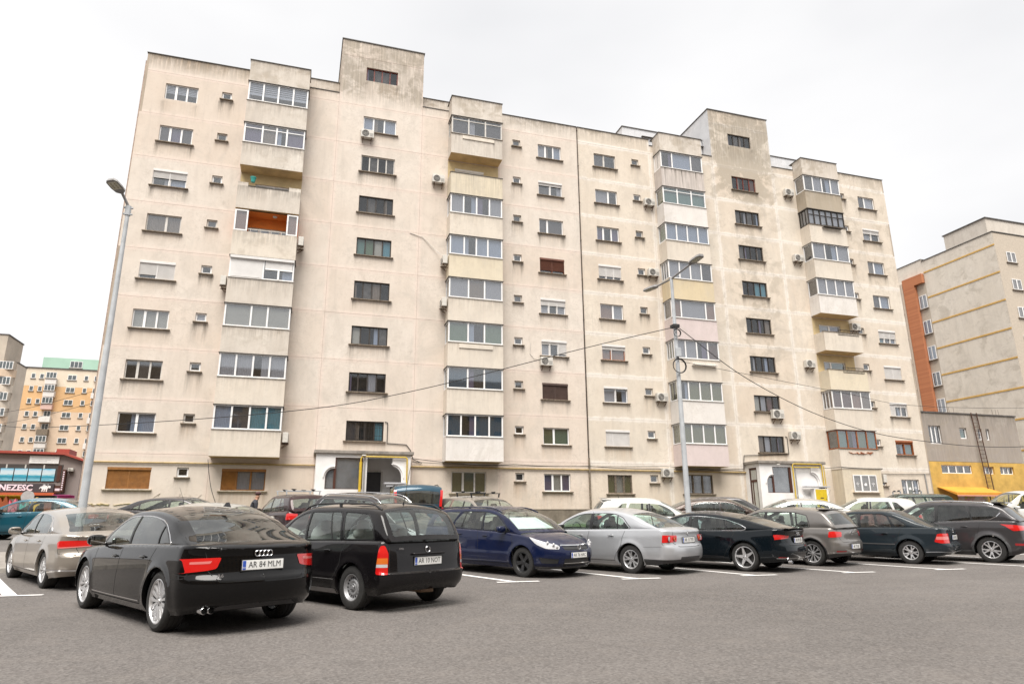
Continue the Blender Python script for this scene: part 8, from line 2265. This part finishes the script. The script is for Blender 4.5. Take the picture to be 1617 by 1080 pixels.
for k in range(5): mb = MB(); mb.box(-19.0 - k * 1.25, -18.9 - k * 1.25, ysh - .05, ysh - .03, 5.85, 6.14); mb.build('window_post', PVCW, sh)
mb = MB(); mb.box(-18.0, -17.75, ysh - .06, ysh - .03, 4.87, 6.1); mb.build('window_side', BROWNF, sh)
mb = MB(); mb.box(-20.0, -18.0, ysh - .12, ysh - .01, 6.24, 6.80); o = mb.build('white_banner', PVC, sh)
for k in range(3): s = MB(); s.box(-19.85, -18.3 - k * .25, ysh - .128, ysh - .121, 6.66 - k * .14, 6.69 - k * .14); s.build('banner_print', simple_mat('grey_print', (.4, .4, .4)), o)
mb = MB(); mb.box(-34, -18.02, ysh - .22, ysh - .04, 4.03, 4.68); sg = mb.build('sign_board', simple_mat('charcoal_sign', (.055, .045, .05), .5), sh)
Tm = Matrix(((1, 0, 0, -19.42), (0, 0, -1, ysh - .235), (0, 1, 0, 4.36), (0, 0, 0, 1)))
text_mesh('sign_lettering', 'NEZESC', .62, simple_mat('pink_white_letters', (.80, .66, .72), .5), sg, Tm, .02, sx=1.0, bold=.022, align='RIGHT')
# white cow mark: body, legs, head, splashes
cw = MB(); cx, cz = -18.6, 4.36
for P in ([(-.25, .12), (-.1, .18), (.12, .17), (.22, .05), (.18, -.1), (-.15, -.1), (-.27, 0)], [(.2, .2), (.36, .16), (.38, .02), (.28, -.02), (.2, .06)], [(-.2, -.1), (-.12, -.1), (-.13, -.28), (-.2, -.28)], [(-.05, -.1), (.02, -.1), (0, -.28), (-.06, -.28)], [(.08, -.1), (.16, -.1), (.17, -.28), (.09, -.28)], [(-.3, .12), (-.26, .05), (-.38, -.1), (-.36, .02)], [(-.2, .22), (-.1, .28), (.05, .24), (-.05, .2)], [(.1, .26), (.22, .28), (.18, .22)]):
    cw.prism([(cx + a, cz + b) for a, b in P], ysh - .25, ysh - .23)
cw.build('cow_emblem', PVC, sg)
mb = MB(); mb.box(-18.0, -17.5, ysh - .15, ysh - .02, 4.0, 4.55); s2 = mb.build('small_sign', BROWNF, sh); mb = MB(); mb.box(-17.95, -17.55, ysh - .16, ysh - .151, 4.16, 4.34); mb.build('sign_print', MATS['pink_white_letters'], s2)
mb = MB(); mb.box(-17.52, -17.30, ysh - .5, ysh - .02, 4.05, 5.76); s3 = mb.build('blade_sign', BROWNF, sh); mb = MB()
for k in range(9): mb.box(-17.46, -17.36, ysh - .51, ysh - .501, 4.2 + k * .165, 4.3 + k * .165)
mb.build('sign_print', MATS['pink_white_letters'], s3)
ac_unit(-17.05, ysh, 5.78, 0, '', .45, parent=sh)
mb = MB(); mb.box(-34, -17.88, ysh - .5, ysh - .01, 3.80, 4.0); mb.build('red_fascia', simple_mat('orange_red', (.50, .10, .03), .6), sh)
mb = MB(); mb.box(-34, -17.6, ysh - .06, ysh - .03, 1.2, 3.79); mb.build('shop_window', STGL, sh)
for k, (x, m) in enumerate(((-21.2, (.6, .55, .5)), (-20.1, (.10, .08, .07)), (-18.6, (.3, .09, .05)), (-19.3, (.45, .42, .4)), (-22.5, (.3, .28, .25)))): mb = MB(); mb.box(x, x + .7, ysh - .09, ysh - .07, 1.4, 3.6 - .2 * (k % 2)); mb.build('shop_poster', simple_mat('poster_%s' % 'abcde'[k], m, .6), sh)
def parasol_bar(x0, x1, z0, z1, col, name, lab): mb = MB(); mb.box(x0, x1, ysh - 6.1, ysh - 6.0, z0, z1); mb.box(x0, x1, ysh - 7.2, ysh - 6.1, z1 - .02, z1); return tag(mb.build(name, simple_mat(name, col, .6)), lab, 'awning')
parasol_bar(-30, -17.8, 3.30, 3.50, (.72, .50, .02), 'yellow_awning', 'yellow terrace awning in front of the shop at the left edge')
parasol_bar(-16.0, -14.95, 3.38, 3.56, (.70, .10, .38), 'pink_awning', 'pink awning strip between the shop and the left street lamp')
def play(x, z, col, lab, sh_):
    t = empty('playground_toy', (x, 55, gz(0, 55)), 0, lab, 'toy', 'coloured toys on the shop terrace'); mb = MB(); h_ = z - gz(0, 55)
    if sh_ == 0: mb.prism([(-.18, 0), (.22, 0), (.30, h_ * .75), (.12, h_), (-.05, h_ * .8), (-.22, h_ * .95)], -.2, .2)
    else: ellipsoid(mb, (0, 0, h_ - .3), (.26, .2, .30)); mb.box(-.05, .05, -.05, .05, 0, h_ - .3)
    mb.build('figure', simple_mat('toy_' + 'abcd'[sh_] + lab.split()[0], col, .5), t, smooth=False)
play(-17.05, 3.40, (.75, .42, .03), 'yellow angular toy figure on the terrace before the shop', 0); play(-18.25, 3.30, (.70, .16, .22), 'pink toy figure on the terrace before the shop', 0)
play(-17.6, 3.05, (.05, .42, .38), 'turquoise toy figure on the terrace before the shop', 0); play(-18.8, 3.5, (.30, .07, .02), 'brown toy house on the terrace before the shop', 0); play(-19.4, 2.95, (.10, .45, .55), 'light blue round toy beside the yellow awning end', 1)
rs_ = empty('round_sign', (-15.9, 50, gz(0, 50)), 0, 'grey back of a round road sign near the left lamp post', 'road sign')
mb = MB(); mb.tube([(0, 0, 0), (0, 0, 2.3)], .03, 8); mb.build('post', GALV, rs_); mb = MB(); mb.lathe([(.001, 0), (.36, 0), (.36, .03), (.001, .03)], 24, 'y', (0, -.05, 2.0)); mb.build('disc', simple_mat('sign_back', (.42, .40, .39), .6), rs_)
# dark hedge by the shop
rnd = random.Random(5); vs = []; fs = []
for _ in range(2600):
    x = rnd.uniform(-24, -19.6); y = 52 + rnd.uniform(-.6, .6); z = gz(0, 52) + rnd.uniform(.0, 1.5) * (0.85 + .15 * math.sin(x * 3)); s = rnd.uniform(.05, .10); n_ = Vector((rnd.uniform(-1, 1), rnd.uniform(-1, 1), rnd.uniform(-1, 1))).normalized(); a = n_.orthogonal().normalized() * s; b_ = n_.cross(a); c = Vector((x, y, z)); b = len(vs)
    vs += [c - a, c + b_ * .6, c + a, c - b_ * .6]; fs.append((b, b + 1, b + 2, b + 3))
tag(link_mesh('hedge', vs, fs, simple_mat('hedge_leaf', (.035, .07, .025), .7, var=.3, scale=3)), 'dark clipped hedge in front of the shop at the left edge', 'hedge')

# ------------------------------------------------------------------ the block across the street (mirrored in the car panels)
ob = empty('apartment_building', (0, 0, 0), 0, 'ochre apartment block across the street behind the viewer', 'building')
mb = MB(); mb.box(-55, 60, -52, -34, 0, 25); mb.build('wall', simple_mat('far_ochre', (.36, .27, .17), .9), ob)
ob2 = empty('apartment_building', (0, 0, 0), 0, 'unseen brown apartment block added left of the viewer for car reflections', 'building')
mb = MB(); mb.box(-70, -46, -30, 14, 0, 13); mb.build('wall', simple_mat('far_brown', (.30, .22, .16), .9), ob2)  # added out of view to darken car reflections; height leaves sky for highlights
for i in range(9):
    for k in range(4): mb = MB(); y = -28 + i * 4.6; mb.box(-45.99, -45.9, y, y + 1.9, 2.2 + k * 2.7, 3.6 + k * 2.7); mb.build('window', STGL, ob2)
for i in range(24):
    for k in range(7):
        mb = MB(); x = -52 + i * 4.6; mb.box(x, x + 1.9, -33.99, -33.9, 2.2 + k * 3.2, 3.7 + k * 3.2); mb.build('window', STGL, ob)

# ------------------------------------------------------------------ parked cars
CARS = 'cars parked in the bays before the apartment block'
def place(fn, cx, cy, az, label, *a, **k):
    z = gz(cx, cy); r = fn(label, (cx, cy, z), rad(az), *a, **k)
    s = (gz(cx, cy + .5) - gz(cx, cy - .5)); root = r[0]
    # stand on the slope: pitch and roll with the ground
    pitch = -math.atan(s * math.sin(rad(az))); roll = math.atan(s * math.cos(rad(az)))
    root.rotation_euler = (roll, pitch, rad(az)); return root
place(make_champagne_saloon, -4.35, 17.0, 119, 'champagne silver saloon at the left edge, rear towards the viewer')
place(make_black_saloon, -1.48, 11.2, 119, 'glossy black saloon with four ring badge and AR 84 MLM plate in the foreground')
place(make_black_estate, 0.86, 12.2, 121, 'black estate car with roof rails, steel wheels and AR 10 NOT plate')
place(make_navy_estate, 4.88, 16.27, -62, 'navy blue estate with black wheels facing the viewer')
place(make_silver_saloon, 7.53, 16.34, 119, 'silver saloon with round lamps inside red tail lights')
place(make_fastback, 10.25, 16.11, 121, 'blue black fastback coupe with five spoke wheels and chrome window line')
place(make_grey_hatch, 13.14, 16.89, 115, 'brown grey hatchback with black wheel arch trim')
place(make_petrol_saloon, 15.97, 16.63, 119, 'dark petrol green saloon with reddish tinted rear windows')
place(make_grey_crossover, 18.51, 16.36, 119, 'dark grey crossover with chrome rails cut by the right edge')
place(make_back_car, -8.9, 29.2, 172, 'teal blue saloon facing left behind the champagne car', 'saloon', P_TEAL)
place(make_back_car, -3.6, 26.0, -20, 'dark car roof low behind the black foreground saloon', 'saloon', P_GREY)
place(make_back_car, -1.75, 19.6, -28, 'pearl white saloon with wide windscreen behind the black saloon', 'saloon', P_IVORY, aer=-1.2)
place(make_back_car, -0.05, 24.3, 110, 'small dark red hatchback carrying a clamp roof rack', 'hatch', P_DKRED, rack=GALV, H=1.50, tint=GLASS_MID)
place(make_back_car, 2.45, 20.9, -48, 'dark grey estate with silver roof rails behind the black estate', 'estate', P_GREY, rail=CHROME, H=1.56, tint=GLASS_MID)
place(make_back_car, 3.98, 24.9, 87, 'mid blue tall van with tinted tailgate glass and red lamp columns', 'van', P_BLUE, rail=TRIM, tint=GLASS_DARK, tall_lights=True)
place(make_back_car, 5.9, 22.3, -70, 'beige hatchback with black roof bars behind the navy estate', 'hatch', P_CHAMP, rack=TRIM)
place(make_back_car, 11.6, 21.7, -18, 'white hatchback with roof spoiler behind the silver saloon', 'hatch', P_WHITE, spoiler=True, aer=-1.0)
place(make_back_car, 15.1, 22.6, -25, 'chocolate brown saloon behind the fastback', 'saloon', P_BROWN)
place(make_back_car, 18.3, 26.4, -25, 'charcoal crossover roof behind the chocolate brown saloon', 'hatch', P_GREY, H=1.55, tint=GLASS_DARK)
place(make_back_car, 18.4, 22.6, 150, 'silver white saloon between the brown saloon and the white hatchback', 'saloon', P_IVORY, aer=-1.2)
place(make_back_car, 21.9, 22.6, 140, 'plain white boxy hatchback behind the petrol saloon', 'hatch', P_WHITE, H=1.5, aer=-1.1)
place(make_back_car, 26.4, 25.2, 150, 'dark green off roader with roof bars behind the grey crossover', 'suv', P_GREEN, rack=GALV)
place(make_back_car, 31.6, 23.6, 160, 'white van just inside the right edge', 'van', P_WHITE)

# ------------------------------------------------------------------ person by the wall
def person(x, y, az, label):
    z0 = gz(x, y); root = empty('person', (x, y, z0), rad(az), label, 'person')
    V = [(0, 0, .95), (0, 0, 1.12), (.03, 0, 1.32), (.07, 0, 1.48), (.10, 0, 1.54), (.13, 0, 1.62), (.15, 0, 1.72),   # pelvis..head 0-6
         (.05, .19, 1.43), (.0, .24, 1.16), (.10, .22, .93), (.05, -.19, 1.43), (.08, -.25, 1.16), (.22, -.22, .97),
         (.0, .10, .90), (.12, .11, .50), (.05, .11, .09), (.18, .11, .03), (.0, -.10, .90), (-.02, -.11, .50), (-.16, -.11, .10), (-.04, -.11, .03)]
    E_ = [(0, 1), (1, 2), (2, 3), (3, 4), (4, 5), (5, 6), (3, 7), (7, 8), (8, 9), (3, 10), (10, 11), (11, 12), (0, 13), (13, 14), (14, 15), (15, 16), (0, 17), (17, 18), (18, 19), (19, 20)]
    Rr = [.15, .15, .17, .14, .065, .09, .095, .085, .06, .042, .085, .06, .042, .10, .075, .055, .05, .10, .075, .055, .05]
    me = bpy.data.meshes.new('body'); me.from_pydata(V, E_, []); o = bpy.data.objects.new('body', me); COL.objects.link(o); o.parent = root
    m = o.modifiers.new('skin', 'SKIN'); 
    if not me.skin_vertices: pass
    for i, sv in enumerate(me.skin_vertices[0].data): sv.radius = (Rr[i], Rr[i] * (1.15 if i in (1, 2, 3) else 1)); sv.use_root = (i == 0)
    o.modifiers.new('sub', 'SUBSURF').levels = 1; o.modifiers['sub'].render_levels = 1
    dg = bpy.context.evaluated_depsgraph_get(); nm = bpy.data.meshes.new_from_object(o.evaluated_get(dg)); o.modifiers.clear(); o.data = nm
    skin = simple_mat('skin', (.36, .19, .12), .6); jk = simple_mat('dark_jacket', (.035, .036, .045), .85); tr = simple_mat('dark_trousers', (.03, .03, .035), .85)
    for mm in (jk, tr, skin): nm.materials.append(mm)
    for p in nm.polygons: c = p.center; p.material_index = 2 if c.z > 1.53 else (1 if c.z < .93 and abs(c.y) < .2 else (2 if c.z < .99 and abs(c.y) > .17 else 0)); p.use_smooth = True
    cap = MB(); ellipsoid(cap, (.14, 0, 1.77), (.115, .10, .075), 14, 8, .9); cap.obox((.27, 0, 1.755), (.07, 0, -.015), (0, .075, 0), (0, 0, .006)); cap.build('cap', simple_mat('maroon_cap', (.07, .03, .03), .8), root, smooth=True, autosmooth=50); root.scale = (.88, .88, .88)
    return root
person(-1.42, 26.0, 10, 'person in dark jacket and cap walking behind the cars by the wall')
